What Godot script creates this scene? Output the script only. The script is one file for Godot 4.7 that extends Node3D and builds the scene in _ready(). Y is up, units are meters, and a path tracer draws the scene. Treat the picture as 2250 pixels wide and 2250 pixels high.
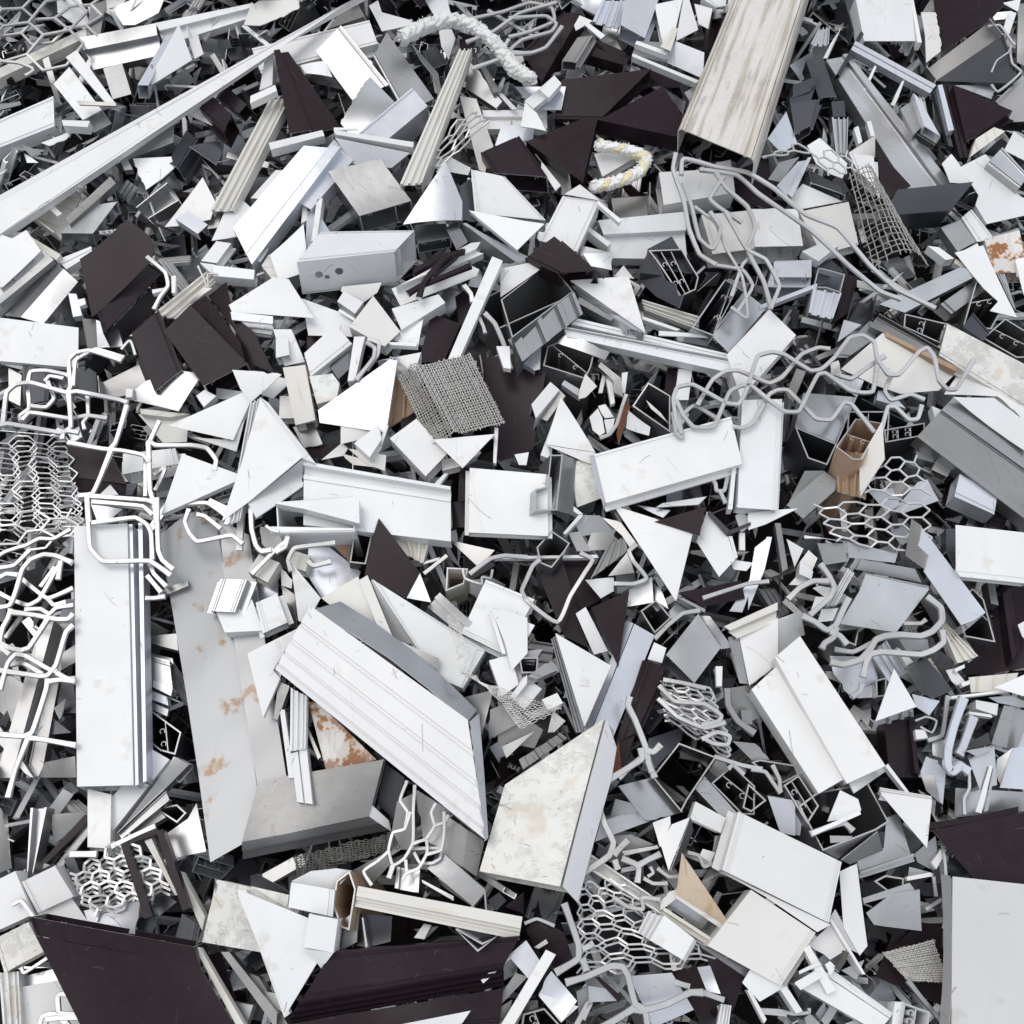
extends Node3D
# A heap of aluminium scrap. Every offcut is measured in millimetres on the slope of the heap:
# u to the right, v up the slope, w out of the slope; "h sx sy" is the height and lean of its top face.

const SLOPE := 0.1745
var heap := Basis(Vector3.RIGHT, SLOPE)
var mats := {}
var last: Node3D
var last_origin := Vector3.ZERO
var last_turn := Basis.IDENTITY
var hollows: Array[PackedVector2Array] = []
var rng := RandomNumberGenerator.new()
var taken := {}
var wob := FastNoiseLite.new()

const KIND := {
	"tube": ["box_profile", "profile offcut", "box profile offcuts in the heap"],
	"chan": ["channel_profile", "profile offcut", "channel offcuts in the heap"],
	"trough": ["channel_profile", "profile offcut", "channel offcuts in the heap"],
	"angle": ["angle_profile", "profile offcut", "angle offcuts in the heap"],
	"rib": ["ribbed_profile", "profile offcut", "ribbed profile offcuts in the heap"],
	"mouth": ["hollow_profile", "profile offcut", "hollow profiles standing on end in the heap"],
	"plate": ["sheet_offcut", "sheet offcut", "sheet offcuts in the heap"],
	"bar": ["metal_strip", "metal strip", "loose strips in the heap"],
	"rod": ["mesh_strand", "metal strand", "bent strands in the heap"],
	"hex": ["hexagonal_mesh", "metal mesh", "hexagonal mesh pieces in the heap"],
	"weave": ["woven_wire_cloth", "wire cloth", "woven wire pieces in the heap"],
	"wmesh": ["fine_wire_mesh", "wire mesh", "fine wire mesh strips in the heap"],
	"rope": ["fibre_rope", "rope", "frayed ropes in the heap"],
}
# linear base colour, metallic, roughness, texture
const COAT := {
	"w": [Color(0.80, 0.80, 0.805), 0.0, 0.32, "paint"],
	"l": [Color(0.60, 0.62, 0.68), 0.4, 0.28, "paint"],
	"s": [Color(0.49, 0.497, 0.51), 0.8, 0.28, "brushed"],
	"sr": [Color(0.385, 0.39, 0.40), 0.35, 0.36, "rustlite"],
	"g": [Color(0.37, 0.37, 0.37), 0.8, 0.32, "brushed"],
	"k": [Color(0.075, 0.079, 0.091), 0.5, 0.30, "brushed"],
	"b": [Color(0.074, 0.049, 0.062), 0.0, 0.30, "scratch"],
	"c": [Color(0.70, 0.68, 0.635), 0.0, 0.5, "rail"],
	"cw": [Color(0.725, 0.715, 0.69), 0.0, 0.42, "paint"],
	"lw": [Color(0.60, 0.605, 0.62), 0.0, 0.40, "paint"],
	"streak": [Color(0.72, 0.705, 0.67), 0.0, 0.55, "streak"],
	"peel": [Color(0.76, 0.755, 0.74), 0.0, 0.55, "peel"],
	"r": [Color(0.40, 0.285, 0.195), 0.0, 0.75, "grime"],
	"rr": [Color(0.20, 0.075, 0.04), 0.0, 0.8, "grime"],
	"rs": [Color(0.74, 0.73, 0.71), 0.0, 0.5, "rust"],
	"t": [Color(0.52, 0.43, 0.33), 0.0, 0.6, "grime"],
	"d": [Color(0.09, 0.085, 0.075), 0.4, 0.5, "brushed"],
	"rope": [Color(0.84, 0.84, 0.83), 0.0, 0.9, "paint"],
	"strand": [Color(0.60, 0.60, 0.605), 0.55, 0.33, "brushed"],
	"bare": [Color(0.82, 0.82, 0.82), 0.45, 0.32, "brushed"],
	"fill": [Color(0.07, 0.07, 0.074), 0.6, 0.42, "brushed"],  # same scrap metal, with the deep shade of the gaps put into its colour
	"wire": [Color(0.64, 0.625, 0.59), 0.4, 0.4, "brushed"],
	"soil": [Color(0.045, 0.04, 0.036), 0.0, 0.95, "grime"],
}

func _ready() -> void:
	rng.seed = 77
	wob.seed = 3
	wob.frequency = 9.0
	var cam := Camera3D.new()
	cam.name = "camera"
	cam.fov = 50.0
	cam.near = 0.05
	cam.far = 600.0
	add_child(cam)
	var phi := deg_to_rad(23.0)
	cam.position = heap * (Vector3(0, cos(phi), sin(phi)) * 1.716)
	cam.look_at(Vector3.ZERO, heap * Vector3(0, sin(phi), -cos(phi)))
	var we := WorldEnvironment.new()
	we.name = "environment"
	var env := Environment.new()
	env.background_mode = Environment.BG_SKY
	var sm := ProceduralSkyMaterial.new()
	sm.sky_top_color = Color(0.895, 0.92, 0.95)
	sm.sky_horizon_color = Color(0.50, 0.515, 0.54)
	sm.ground_horizon_color = Color(0.32, 0.32, 0.32)
	sm.ground_bottom_color = Color(0.30, 0.30, 0.30)
	sm.sky_curve = 0.5
	sm.sky_energy_multiplier = 1.0
	var sky := Sky.new()
	sky.sky_material = sm
	env.sky = sky
	env.tonemap_mode = Environment.TONE_MAPPER_LINEAR
	env.tonemap_exposure = 1.62
	env.sdfgi_enabled = true
	env.ssao_enabled = true
	env.ssil_enabled = true
	we.environment = env
	add_child(we)
	var sun := DirectionalLight3D.new()
	sun.name = "sun"
	sun.light_energy = 0.27
	sun.light_angular_distance = 40.0
	sun.light_color = Color(1.0, 0.99, 0.98)
	sun.shadow_enabled = true
	add_child(sun)
	sun.look_at_from_position(Vector3.ZERO, Vector3(0.42, -1.0, 0.10))
	make_materials()
	make_ground()
	pile_0()
	pile_1()
	pile_2()
	pile_3()
	pile_4()
	pile_5()
	pile_6()
	pile_7()
	pile_8()
	pile_9()
	pile_10()
	pile_11()
	pile_12()
	pile_13()
	pile_14()
	pile_15()
	pile_16()
	make_filler(0)
	make_filler(1)
	make_filler(2)

# ------------------------------------------------------------------ materials
func pic(kind: String) -> Array:
	var n := 640
	var im := Image.create(n, n, false, Image.FORMAT_RGB8)
	im.fill(Color(1, 1, 1))
	var a := FastNoiseLite.new()
	a.seed = 11 + kind.length()
	a.frequency = 0.006
	a.fractal_octaves = 5
	var b := FastNoiseLite.new()
	b.seed = 40 + kind.length()
	b.frequency = 0.03
	b.fractal_octaves = 3
	var ia := a.get_seamless_image(n, n)
	var ib := b.get_seamless_image(n, n)
	var hi := Image.create(n, n, false, Image.FORMAT_RGB8)
	for y in n:
		for x in n:
			var p: float = ia.get_pixel(x, y).r
			var q: float = ib.get_pixel(x, y).r
			var c := Color(1, 1, 1)
			var h := 0.5
			if kind == "paint":
				var v := 0.982 + 0.018 * smoothstep(0.3, 0.7, p)
				c = Color(v, v, v * 0.998)
				var dirt := smoothstep(0.66, 0.82, p * 0.65 + q * 0.35)
				c = c.lerp(Color(0.86, 0.82, 0.76), dirt * 0.4)
				h = 0.5 + (p - 0.5) * 0.5
			elif kind == "brushed":
				var v2 := 0.90 + 0.10 * p
				c = Color(v2, v2, v2)
				h = 0.5 + (p - 0.5) * 0.5
			elif kind == "scratch":
				var v3 := 0.52 + 0.10 * q + 0.06 * p
				c = Color(v3, v3, v3)
				h = 0.5 + (p - 0.5) * 0.4
			elif kind == "grime":
				var v4 := smoothstep(0.35, 0.7, p * 0.65 + q * 0.35)
				c = Color(1, 1, 1).lerp(Color(0.88, 0.845, 0.785), v4 * 0.6)
				var rust := smoothstep(0.72, 0.84, p)
				c = c.lerp(Color(0.70, 0.55, 0.42), rust * 0.4)
				h = 0.5 + (q - 0.5) * 0.4
			elif kind == "peel":
				var e := p * 0.6 + q * 0.4
				var flake := smoothstep(0.585, 0.595, e)
				c = Color(1, 1, 0.99).lerp(Color(0.955, 0.95, 0.94), flake * 0.8)
				c = c.lerp(Color(0.80, 0.79, 0.78), smoothstep(0.655, 0.67, e) * 0.5)
				c = c.lerp(Color(0.66, 0.65, 0.64), (smoothstep(0.578, 0.585, e) - smoothstep(0.588, 0.596, e)) * 0.55)
				c = c.lerp(Color(0.88, 0.79, 0.69), smoothstep(0.70, 0.82, 1.0 - p) * 0.45)
				h = 0.75 - flake * 0.35 + (q - 0.5) * 0.2
			elif kind == "streak" or kind == "rail":
				var lx := int(absf(x - n * 0.5) / 26.0)
				var ps: float = ia.get_pixel(lx, y).r
				var qs: float = ib.get_pixel(int(absf(x - n * 0.5) / 14.0), y).r
				var es := ps * 0.6 + qs * 0.4
				if kind == "streak":
					c = c.lerp(Color(0.86, 0.81, 0.75), smoothstep(0.34, 0.60, es) * 0.95)
					c = c.lerp(Color(0.72, 0.71, 0.70), smoothstep(0.54, 0.70, qs * 0.7 + p * 0.3) * 0.6)
					c = c.lerp(Color(0.70, 0.59, 0.49), smoothstep(0.56, 0.76, es * 0.8 + q * 0.2) * 0.7)
					c = c.lerp(Color(0.93, 0.92, 0.90), smoothstep(0.60, 0.66, q) * 0.4)
				else:
					c = c.lerp(Color(0.90, 0.86, 0.79), smoothstep(0.45, 0.60, es) * 0.8)
					c = c.lerp(Color(0.60, 0.47, 0.37), smoothstep(0.60, 0.72, es) * 0.75)
				h = 0.5 + (qs - 0.5) * 0.3
			elif kind == "rustlite":
				var e3 := p * 0.8 + q * 0.2
				c = Color(1, 1, 1).lerp(Color(0.93, 0.84, 0.74), smoothstep(0.68, 0.76, e3) * 0.7)
				c = c.lerp(Color(0.84, 0.62, 0.42), smoothstep(0.75, 0.81, e3) * 0.7)
			elif kind == "rust":
				var e2 := p * 0.75 + q * 0.25
				c = Color(1, 1, 1).lerp(Color(0.86, 0.72, 0.56), smoothstep(0.50, 0.58, e2) * 0.9)
				c = c.lerp(Color(0.66, 0.42, 0.23), smoothstep(0.56, 0.62, e2) * 0.9)
				h = 0.5 + (q - 0.5) * 0.3
			im.set_pixel(x, y, c)
			hi.set_pixel(x, y, Color(h, h, h))
	var r := RandomNumberGenerator.new()
	r.seed = 5 + kind.length()
	var marks := 0
	var ink := Color(0.62, 0.61, 0.60)
	if kind == "paint":
		marks = 60
	elif kind == "brushed":
		marks = 70
	elif kind == "scratch":
		marks = 95
		ink = Color(1, 1, 1)
	elif kind == "peel":
		marks = 120
		ink = Color(0.55, 0.53, 0.5)
	elif kind == "grime":
		marks = 60
		ink = Color(0.5, 0.44, 0.38)
	for i in marks:
		var x0 := r.randf() * n
		var y0 := r.randf() * n
		var ang := r.randf() * TAU
		var ln := r.randf_range(3, 22) * (2.5 if r.randf() < 0.12 else 1.0)
		var st := r.randf_range(0.2, 0.75)
		for k in int(ln):
			var xx := posmod(int(x0 + cos(ang) * k), n)
			var yy := posmod(int(y0 + sin(ang + k * 0.012) * k), n)
			for o in [Vector2i(0, 0), Vector2i(1, 0), Vector2i(0, 1)]:
				var at := Vector2i(posmod(xx + o.x, n), posmod(yy + o.y, n))
				im.set_pixelv(at, im.get_pixelv(at).lerp(ink, st))
				hi.set_pixelv(at, Color(0.42, 0.42, 0.42))
	im.generate_mipmaps()
	var nm: Image = hi.duplicate()
	nm.bump_map_to_normal_map(6.0 if kind == "peel" else 2.0)
	# long soft waves: sheet and thin extrusions are never quite flat
	var swell := 0.028 if kind == "brushed" else 0.016
	var waves := []
	for i in 7:
		waves.append([r.randi_range(-2, 2), r.randi_range(-2, 2), r.randf() * TAU, r.randf_range(0.4, 1.0)])
	for y in n:
		for x in n:
			var gx := 0.0
			var gy := 0.0
			for wv in waves:
				var cw: float = cos(TAU * (wv[0] * x + wv[1] * y) / n + wv[2]) * wv[3]
				gx += cw * signf(wv[0])
				gy += cw * signf(wv[1])
			var px := nm.get_pixel(x, y)
			nm.set_pixel(x, y, Color(clampf(px.r + gx * swell, 0, 1), clampf(px.g + gy * swell, 0, 1), px.b))
	nm.generate_mipmaps()
	return [ImageTexture.create_from_image(im), ImageTexture.create_from_image(nm)]

func make_materials() -> void:
	var made := {}
	for key in COAT:
		var spec: Array = COAT[key]
		var m := StandardMaterial3D.new()
		m.resource_name = "coat_" + key
		m.vertex_color_use_as_albedo = true
		m.metallic = spec[1]
		m.metallic_specular = 0.27 if key == "b" else 0.5
		m.roughness = spec[2]
		m.cull_mode = BaseMaterial3D.CULL_DISABLED
		var tk: String = spec[3]
		if not made.has(tk):
			made[tk] = pic(tk)
		m.albedo_texture = made[tk][0]
		m.normal_enabled = true
		m.normal_texture = made[tk][1]
		m.normal_scale = 0.8
		m.uv1_triplanar = true
		m.uv1_world_triplanar = not (tk == "streak" or tk == "rail")
		var sc := 3.2 if tk != "rust" else 5.0
		sc = {"w": 1.9, "cw": 1.6, "l": 2.4, "b": 2.2, "peel": 3.1, "lw": 1.7, "g": 2.7, "k": 2.3}.get(key, sc)
		m.uv1_scale = Vector3(sc, sc, sc)
		if tk == "scratch":
			m.albedo_color = Color(1, 1, 1)
		mats[key] = m

# ------------------------------------------------------------------ mesh building
class Shape:
	var coat := SurfaceTool.new()
	var bare := SurfaceTool.new()
	var n_coat := 0
	var n_bare := 0
	var tint := Color(1, 1, 1)
	var raw := Color(1, 1, 1)
	func _init(t: Color, r: Color) -> void:
		tint = t
		raw = r
		coat.begin(Mesh.PRIMITIVE_TRIANGLES)
		bare.begin(Mesh.PRIMITIVE_TRIANGLES)
	func tri(a: Vector3, b: Vector3, c: Vector3, out: Vector3, on_bare: bool) -> void:
		var g := (b - a).cross(c - a)
		if g.length_squared() < 1e-16:
			return
		var st := bare if on_bare else coat
		var nn := g.normalized()
		if nn.dot(out) < 0.0:
			nn = -nn
		else:
			var t := b
			b = c
			c = t
		st.set_color(raw if on_bare else tint)
		st.set_normal(nn)
		st.add_vertex(a)
		st.set_normal(nn)
		st.add_vertex(b)
		st.set_normal(nn)
		st.add_vertex(c)
		if on_bare:
			n_bare += 1
		else:
			n_coat += 1
	func quad(a: Vector3, b: Vector3, c: Vector3, d: Vector3, out: Vector3, on_bare := false) -> void:
		tri(a, b, c, out, on_bare)
		tri(a, c, d, out, on_bare)
	# eight corners: loop p0..p3 at one end, p4..p7 at the other
	func hexa(p: Array, ends_bare := true) -> void:
		var m := Vector3.ZERO
		for q in p:
			m += q
		m /= 8.0
		for i in 4:
			var j := (i + 1) % 4
			var f: Vector3 = (p[i] + p[j] + p[i + 4] + p[j + 4]) / 4.0
			quad(p[i], p[j], p[j + 4], p[i + 4], f - m)
		quad(p[0], p[1], p[2], p[3], (p[0] + p[1] + p[2] + p[3]) / 4.0 - m, ends_bare)
		quad(p[4], p[5], p[6], p[7], (p[4] + p[5] + p[6] + p[7]) / 4.0 - m, ends_bare)
	func prism(top: Array, down: Vector3, edges_bare := true) -> void:
		var nrm := -down.normalized()
		var ax: Vector3 = (top[1] - top[0]).normalized()
		ax = (ax - nrm * ax.dot(nrm)).normalized()
		var ay := nrm.cross(ax)
		var flat := PackedVector2Array()
		for q in top:
			flat.append(Vector2(q.dot(ax), q.dot(ay)))
		var ids := Geometry2D.triangulate_polygon(flat)
		for i in range(0, ids.size(), 3):
			tri(top[ids[i]], top[ids[i + 1]], top[ids[i + 2]], nrm, false)
			tri(top[ids[i]] + down, top[ids[i + 1]] + down, top[ids[i + 2]] + down, -nrm, false)
		var turn := 1.0 if not Geometry2D.is_polygon_clockwise(flat) else -1.0
		for i in top.size():
			var j := (i + 1) % top.size()
			var e: Vector3 = top[j] - top[i]
			quad(top[i], top[j], top[j] + down, top[i] + down, e.cross(nrm) * turn, edges_bare)
	# a bar along a path: 3 or 4 sides for wires, 8 for cut strands of sheet (a chamfered rectangle)
	func bar(path: Array, r: float, sides: int, flatten := 1.0) -> void:
		var rings := []
		var profile := []
		if sides == 8:
			for c in [[1, 0.7], [0.8, 0.95], [-0.8, 0.95], [-1, 0.7], [-1, -0.7], [-0.8, -0.95], [0.8, -0.95], [1, -0.7]]:
				profile.append(Vector2(c[0], c[1]) * r * Vector2(1, flatten))
		else:
			for k in sides:
				profile.append(Vector2.from_angle(TAU * (k + 0.5) / sides) * r * Vector2(1, flatten))
		for i in path.size():
			var t: Vector3 = (path[mini(i + 1, path.size() - 1)] - path[maxi(i - 1, 0)]).normalized()
			var s := t.cross(Vector3.UP)
			if s.length() < 0.05:
				s = t.cross(Vector3.RIGHT)
			s = s.normalized()
			var u := s.cross(t)
			var ring := []
			var grow := 1.0
			if sides == 8:
				grow = 1.0 + 0.22 * maxf(0.0, 1.0 - minf(i, path.size() - 1 - i) / 3.0)
			for c in profile:
				ring.append((s * c.x + u * c.y) * grow)
			rings.append(ring)
		for i in path.size() - 1:
			for k in sides:
				var l := (k + 1) % sides
				var o0: Vector3 = (rings[i][k] + rings[i][l]).normalized()
				var o1: Vector3 = (rings[i + 1][k] + rings[i + 1][l]).normalized()
				for v in [[i, k, o0, i, l, o0, i + 1, l, o1], [i, k, o0, i + 1, l, o1, i + 1, k, o1]]:
					coat.set_color(tint)
					for w in 3:
						coat.set_normal(v[w * 3 + 2])
						coat.add_vertex(path[v[w * 3]] + rings[v[w * 3]][v[w * 3 + 1]])
					n_coat += 1
		for e in [0, path.size() - 1]:
			var out: Vector3 = (path[0] - path[1]) if e == 0 else (path[e] - path[e - 1])
			for k in sides:
				tri(path[e], path[e] + rings[e][k], path[e] + rings[e][(k + 1) % sides], out, true)
	func mesh(coat_mat: Material, bare_mat: Material) -> ArrayMesh:
		var am := ArrayMesh.new()
		if n_coat > 0:
			coat.set_material(coat_mat)
			coat.commit(am)
		if n_bare > 0:
			bare.set_material(bare_mat)
			bare.commit(am)
		return am

func named(base: String) -> String:
	taken[base] = taken.get(base, -1) + 1
	return base if taken[base] == 0 else "%s_%03d" % [base, taken[base]]

func tint_of(col: String) -> Color:
	var c: Color = COAT[col][0]
	var k := rng.randf_range(0.90, 1.05)
	if col == "s" or col == "g" or col == "k":
		k = rng.randf_range(0.8, 1.12)
	var warm := rng.randf_range(-0.012, 0.012)
	return Color(c.r * k * (1.0 + warm), c.g * k, c.b * k * (1.0 - warm))

func part(called: String, sh: Shape, col: String, parent: Node3D) -> MeshInstance3D:
	var mi := MeshInstance3D.new()
	mi.name = called
	mi.mesh = sh.mesh(mats[col], mats["bare"])
	parent.add_child(mi, true)
	return mi

# -------------------------------------------------------------- profile cross-sections
func section(kind: String, d: float, w: float) -> Array:
	# list of [part name, polyline of (share of the width, mm below the top)], going clockwise
	var lip := minf(0.16, 8.0 / maxf(w, 1.0))
	if (kind == "tube" or kind == "flat") and w > 26.0 and rng.randf() < 0.55 and d > 14.0:
		# drawn profiles carry fine grooves along their edges and often a flange at the side
		var e := 4.0 / w
		var face := [[0, 0], [1, 0]]
		var style := rng.randi() % 4
		if style == 0:
			face = [[0, 0], [e, 0], [e * 1.1, 1.3], [e * 1.7, 1.3], [e * 1.8, 0], [1, 0]]
		elif style == 1:
			face = [[0, 0], [1.0 - e * 1.8, 0], [1.0 - e * 1.7, 1.3], [1.0 - e * 1.1, 1.3], [1.0 - e, 0], [1, 0]]
		elif style == 2:
			face = [[0, 0], [e, 0], [e * 1.1, 1.3], [e * 1.7, 1.3], [e * 1.8, 0], [1.0 - e * 1.8, 0], [1.0 - e * 1.7, 1.3], [1.0 - e * 1.1, 1.3], [1.0 - e, 0], [1, 0]]
		var all := [["face", face], ["side_wall", [[1, 0], [1, d]]], ["back_wall", [[1, d], [0, d]]], ["side_wall", [[0, d], [0, 0]]]]
		var fin := rng.randf_range(5.0, 12.0) / w
		if rng.randf() < 0.6:
			all.append(["flange", [[1.0, d * 0.55], [1.0 + fin, d * 0.55], [1.0 + fin, d * 0.55 + 5.0]]])
		if rng.randf() < 0.35:
			all.append(["flange", [[-fin, d * 0.7], [0.0, d * 0.7]]])
		return all
	if kind == "tube" or kind == "flat":
		return [["face", [[0, 0], [1, 0]]], ["side_wall", [[1, 0], [1, d]]], ["back_wall", [[1, d], [0, d]]], ["side_wall", [[0, d], [0, 0]]]]
	if kind == "chan":
		return [["face", [[0, 0], [1, 0]]], ["flange", [[1, 0], [1, d], [1.0 - lip, d]]], ["flange", [[lip, d], [0, d], [0, 0]]]]
	if kind == "trough":
		return [["flange", [[1, 0], [1, d]]], ["floor_web", [[1, d], [0, d]]], ["flange", [[0, d], [0, 0]]]]
	if kind == "angle":
		return [["face", [[0, 0], [1, 0]]], ["flange", [[1, 0], [1, d]]]]
	var top := []
	if kind == "step":
		top = [[0, 0], [0.42, 0], [0.42, d * 0.35], [1, d * 0.35]]
	elif kind == "ridge":
		top = [[0, 6], [0.24, 0], [1, 3]]
	elif kind == "ridgeR":
		top = [[0, 9], [0.70, 7], [0.72, 0], [1, 0]]
	elif kind == "ridgeL":
		top = [[0, 4], [0.45, 0], [1, 9]]
	elif kind == "three":
		top = [[0, 0], [0.12, 0], [0.14, 5], [0.36, 5], [0.38, 0], [0.46, 0], [0.48, 6], [0.68, 6], [0.70, 1], [0.78, 1], [0.80, 5], [0.92, 5], [0.94, 0], [1, 0]]
	elif kind == "groove":
		top = [[0, 0], [0.42, 0], [0.44, 5], [0.50, 5], [0.52, 0], [1, 0]]
	elif kind == "bow":
		top = [[0, 7], [0.15, 3.5], [0.32, 1], [0.5, 0], [0.68, 1], [0.85, 3.5], [1, 7]]
	elif kind == "chanL":
		top = [[0, 0], [0.06, 0], [0.06, 14], [0.20, 14], [0.20, 5], [0.27, 5], [0.28, 7], [1, 7]]
	elif kind == "chanU":
		top = [[0, 0], [0.15, 0], [0.15, d * 0.55], [0.83, d * 0.55], [0.83, 0], [1, 0]]
	elif kind == "steps3":
		top = [[0, 4], [0.28, 4], [0.29, 26], [0.70, 26], [0.71, 2], [1, 2]]
	elif kind == "step3":
		top = [[0, 0], [0.50, 0], [0.53, 6], [0.66, 6], [0.69, 10], [0.82, 10], [0.84, 7], [1, 7]]
	elif kind == "ribbed":
		top = [[0, 0], [0.26, 1.5], [0.27, 4], [0.30, 4], [0.31, 0], [0.52, 1.5], [0.53, 4], [0.56, 4], [0.57, 0], [0.72, 1.5], [0.73, 4], [0.75, 4], [0.76, 0], [0.90, 1.5], [0.91, 4], [0.92, 4], [0.93, 0.5], [1, 2]]
	elif kind == "panel":
		top = [[0, 9], [0.02, 3], [0.05, 0], [0.095, 0], [0.10, 1.6], [0.107, 1.6], [0.112, 0], [0.86, 0], [0.865, 1.6], [0.875, 1.6], [0.88, 0], [0.95, 0], [0.98, 3], [1, 9]]
	elif kind == "ledge":
		top = [[0, 0], [0.36, 0], [0.40, 5], [0.90, 22], [0.92, 14], [1, 16]]
	else:
		top = [[0, 0], [0.08, 0], [0.085, 1.2], [0.11, 1.2], [0.115, 0], [1, 0]]
	return [["face", top], ["side_wall", [[1, top[-1][1]], [1, maxf(d, top[-1][1] + 6)]]], ["side_wall", [[0, maxf(d, top[0][1] + 6)], [0, top[0][1]]]]]

func run_section(sh: Shape, line: Array, q: Array, nrm: Vector3, w: float, th: float, trim0: bool, trim1: bool, t0 := 0.0, t1 := 1.0) -> void:
	var n := line.size() - 1
	var seg := []
	for i in n:
		var a := Vector2(line[i][0] * w, line[i][1])
		var b := Vector2(line[i + 1][0] * w, line[i + 1][1])
		seg.append([a, b, (b - a).normalized()])
	for i in n:
		if i == 0 and trim0:
			seg[i][0] += seg[i][2] * th
		if i == n - 1 and trim1:
			seg[i][1] -= seg[i][2] * th
		if i < n - 1:
			var cr: float = seg[i][2].cross(seg[i + 1][2])
			if cr > 0.5:
				seg[i + 1][0] += seg[i + 1][2] * th
			elif cr < -0.5:
				seg[i][1] += seg[i][2] * th
	for s in seg:
		var perp := Vector2(-s[2].y, s[2].x) * th
		var loop := [s[0], s[1], s[1] + perp, s[0] + perp]
		var eight := []
		for t in [t0, t1]:
			for c in loop:
				var e0: Vector3 = q[0].lerp(q[1], c.x / w)
				var e1: Vector3 = q[3].lerp(q[2], c.x / w)
				eight.append(e0.lerp(e1, t) - nrm * c.y * 0.001)
		sh.hexa(eight)

func ring_c(sh: Shape, centre: Vector3, ex: Vector3, ey: Vector3, along: Vector3, r: float, from: float) -> void:
	# an open screw port: a C of six flats run along the profile
	var n := 6
	for i in n:
		var a0 := from + TAU * 0.78 * i / n
		var a1 := from + TAU * 0.78 * (i + 1) / n
		var eight := []
		for t in [0.0, 1.0]:
			for c in [[a0, r], [a1, r], [a1, r - 0.0014], [a0, r - 0.0014]]:
				eight.append(centre + ex * cos(c[0]) * c[1] + ey * sin(c[0]) * c[1] + along * t)
		sh.hexa(eight)

# -------------------------------------------------------------------- one offcut
func build(spec: PackedStringArray, pts: Array, nrm: Vector3, col: String, parent: Node3D, prefix := "") -> Shape:
	# adds the parts of a profile below `parent`; a piece of one mesh is returned instead
	var kind := spec[0]
	var d := spec[2].to_float()
	var tint := tint_of(col)
	var raw := Color(0.82, 0.82, 0.82) if col != "b" else Color(0.55, 0.55, 0.55)
	if col == "b" and rng.randf() < 0.5:
		raw = Color(0.08, 0.07, 0.07)
	var down := -nrm * 0.0018
	if kind == "plate":
		var sheet := Shape.new(tint, raw)
		var has_lip := false
		for o in spec:
			has_lip = has_lip or o.begins_with("lip")
		if has_lip or spec[2] == "0.0":
			sheet.prism(pts, down)
		else:
			sheet_of(sheet, crimp(pts, nrm), nrm, 0.0018)
		for o in spec:
			if o.begins_with("lip"):
				var i := o.substr(3).to_int() % pts.size()
				var j := (i + 1) % pts.size()
				part(prefix + "sheet", sheet, col, parent)
				var lip := Shape.new(tint, raw)
				var mid := Vector3.ZERO
				for q in pts:
					mid += q
				mid /= pts.size()
				var inn: Vector3 = (mid - (pts[i] + pts[j]) * 0.5)
				inn = (inn - nrm * inn.dot(nrm)).normalized() * 0.0018
				var a: Vector3 = pts[i].lerp(pts[j], 0.01) + down + inn * 0.3
				var b: Vector3 = pts[i].lerp(pts[j], 0.99) + down + inn * 0.3
				var z := -nrm * 0.013
				lip.hexa([a, a + inn, a + inn + z, a + z, b, b + inn, b + inn + z, b + z])
				part(prefix + "lip", lip, col, parent)
				return null
		return sheet
	if kind == "bar":
		var sh := Shape.new(tint, raw)
		var dd := maxf(d, 3.0) * 0.001
		sh.prism(pts, -nrm * minf(dd, 0.0025 if d <= 8 else dd), false)
		return sh
	if kind == "mouth":
		mouth(spec, pts, nrm, col, parent, tint, raw, prefix)
		return null
	if pts.size() != 4:
		var odd := Shape.new(tint, raw)
		odd.prism(pts, -nrm * maxf(d, 2.0) * 0.001, false)
		return odd
	# profiles run from the end 0-1 to the end 3-2
	var w: float = ((pts[1] - pts[0]).length() + (pts[2] - pts[3]).length()) * 500.0
	var l: float = ((pts[3] - pts[0]).length() + (pts[2] - pts[1]).length()) * 500.0
	var th := clampf(w * 0.05, 1.3, 2.0)
	var sec := section(spec[3] if kind == "rib" else kind, d, w)
	var small := w * l < 1800.0
	var one := Shape.new(tint, raw)
	for k in sec.size():
		var sh := one if small else Shape.new(tint, raw)
		var closed: bool = sec[k][0] != "face"
		var trim0: bool = closed and k > 0 and not (kind == "chan" and k == 2)
		if sec[k][0] == "flange" and kind == "tube":
			trim0 = false
		var trim1: bool = (kind == "tube" and k == 3) or (kind == "rib" and k == sec.size() - 1)
		if kind == "chan" and k == 2:
			trim1 = true
		if kind == "trough" and k == 0:
			trim0 = false
		if spec.has("holes") and k == 3:
			drilled(sh, pts, nrm, d, th)
		else:
			run_section(sh, sec[k][1], pts, nrm, w, th, trim0, trim1)
		if not small:
			part(prefix + sec[k][0], sh, col, parent)
	if small:
		return one
	if (kind == "tube" or kind == "chan") and d >= 22.0 and w > 34.0:
		# the two screw ports under the face, and the web of the deeper boxes
		var ex: Vector3 = (pts[1] - pts[0]).normalized()
		for s in [0.2, 0.8]:
			var port := Shape.new(tint, raw)
			var e0: Vector3 = pts[0].lerp(pts[1], s) - nrm * (th + 4.2) * 0.001
			var e1: Vector3 = pts[3].lerp(pts[2], s) - nrm * (th + 4.2) * 0.001
			ring_c(port, e0.lerp(e1, 0.004), ex, nrm, (e1 - e0) * 0.992, 0.0040, -1.1)
			part(prefix + "screw_port", port, col, parent)
		if kind == "tube" and w > 70.0 and col != "b":
			var web := Shape.new(tint, raw)
			run_section(web, [[0.32, th], [0.32, d - th]], pts, nrm, w, th, false, false, 0.006, 0.994)
			part(prefix + "web", web, col, parent)
	return null

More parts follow.
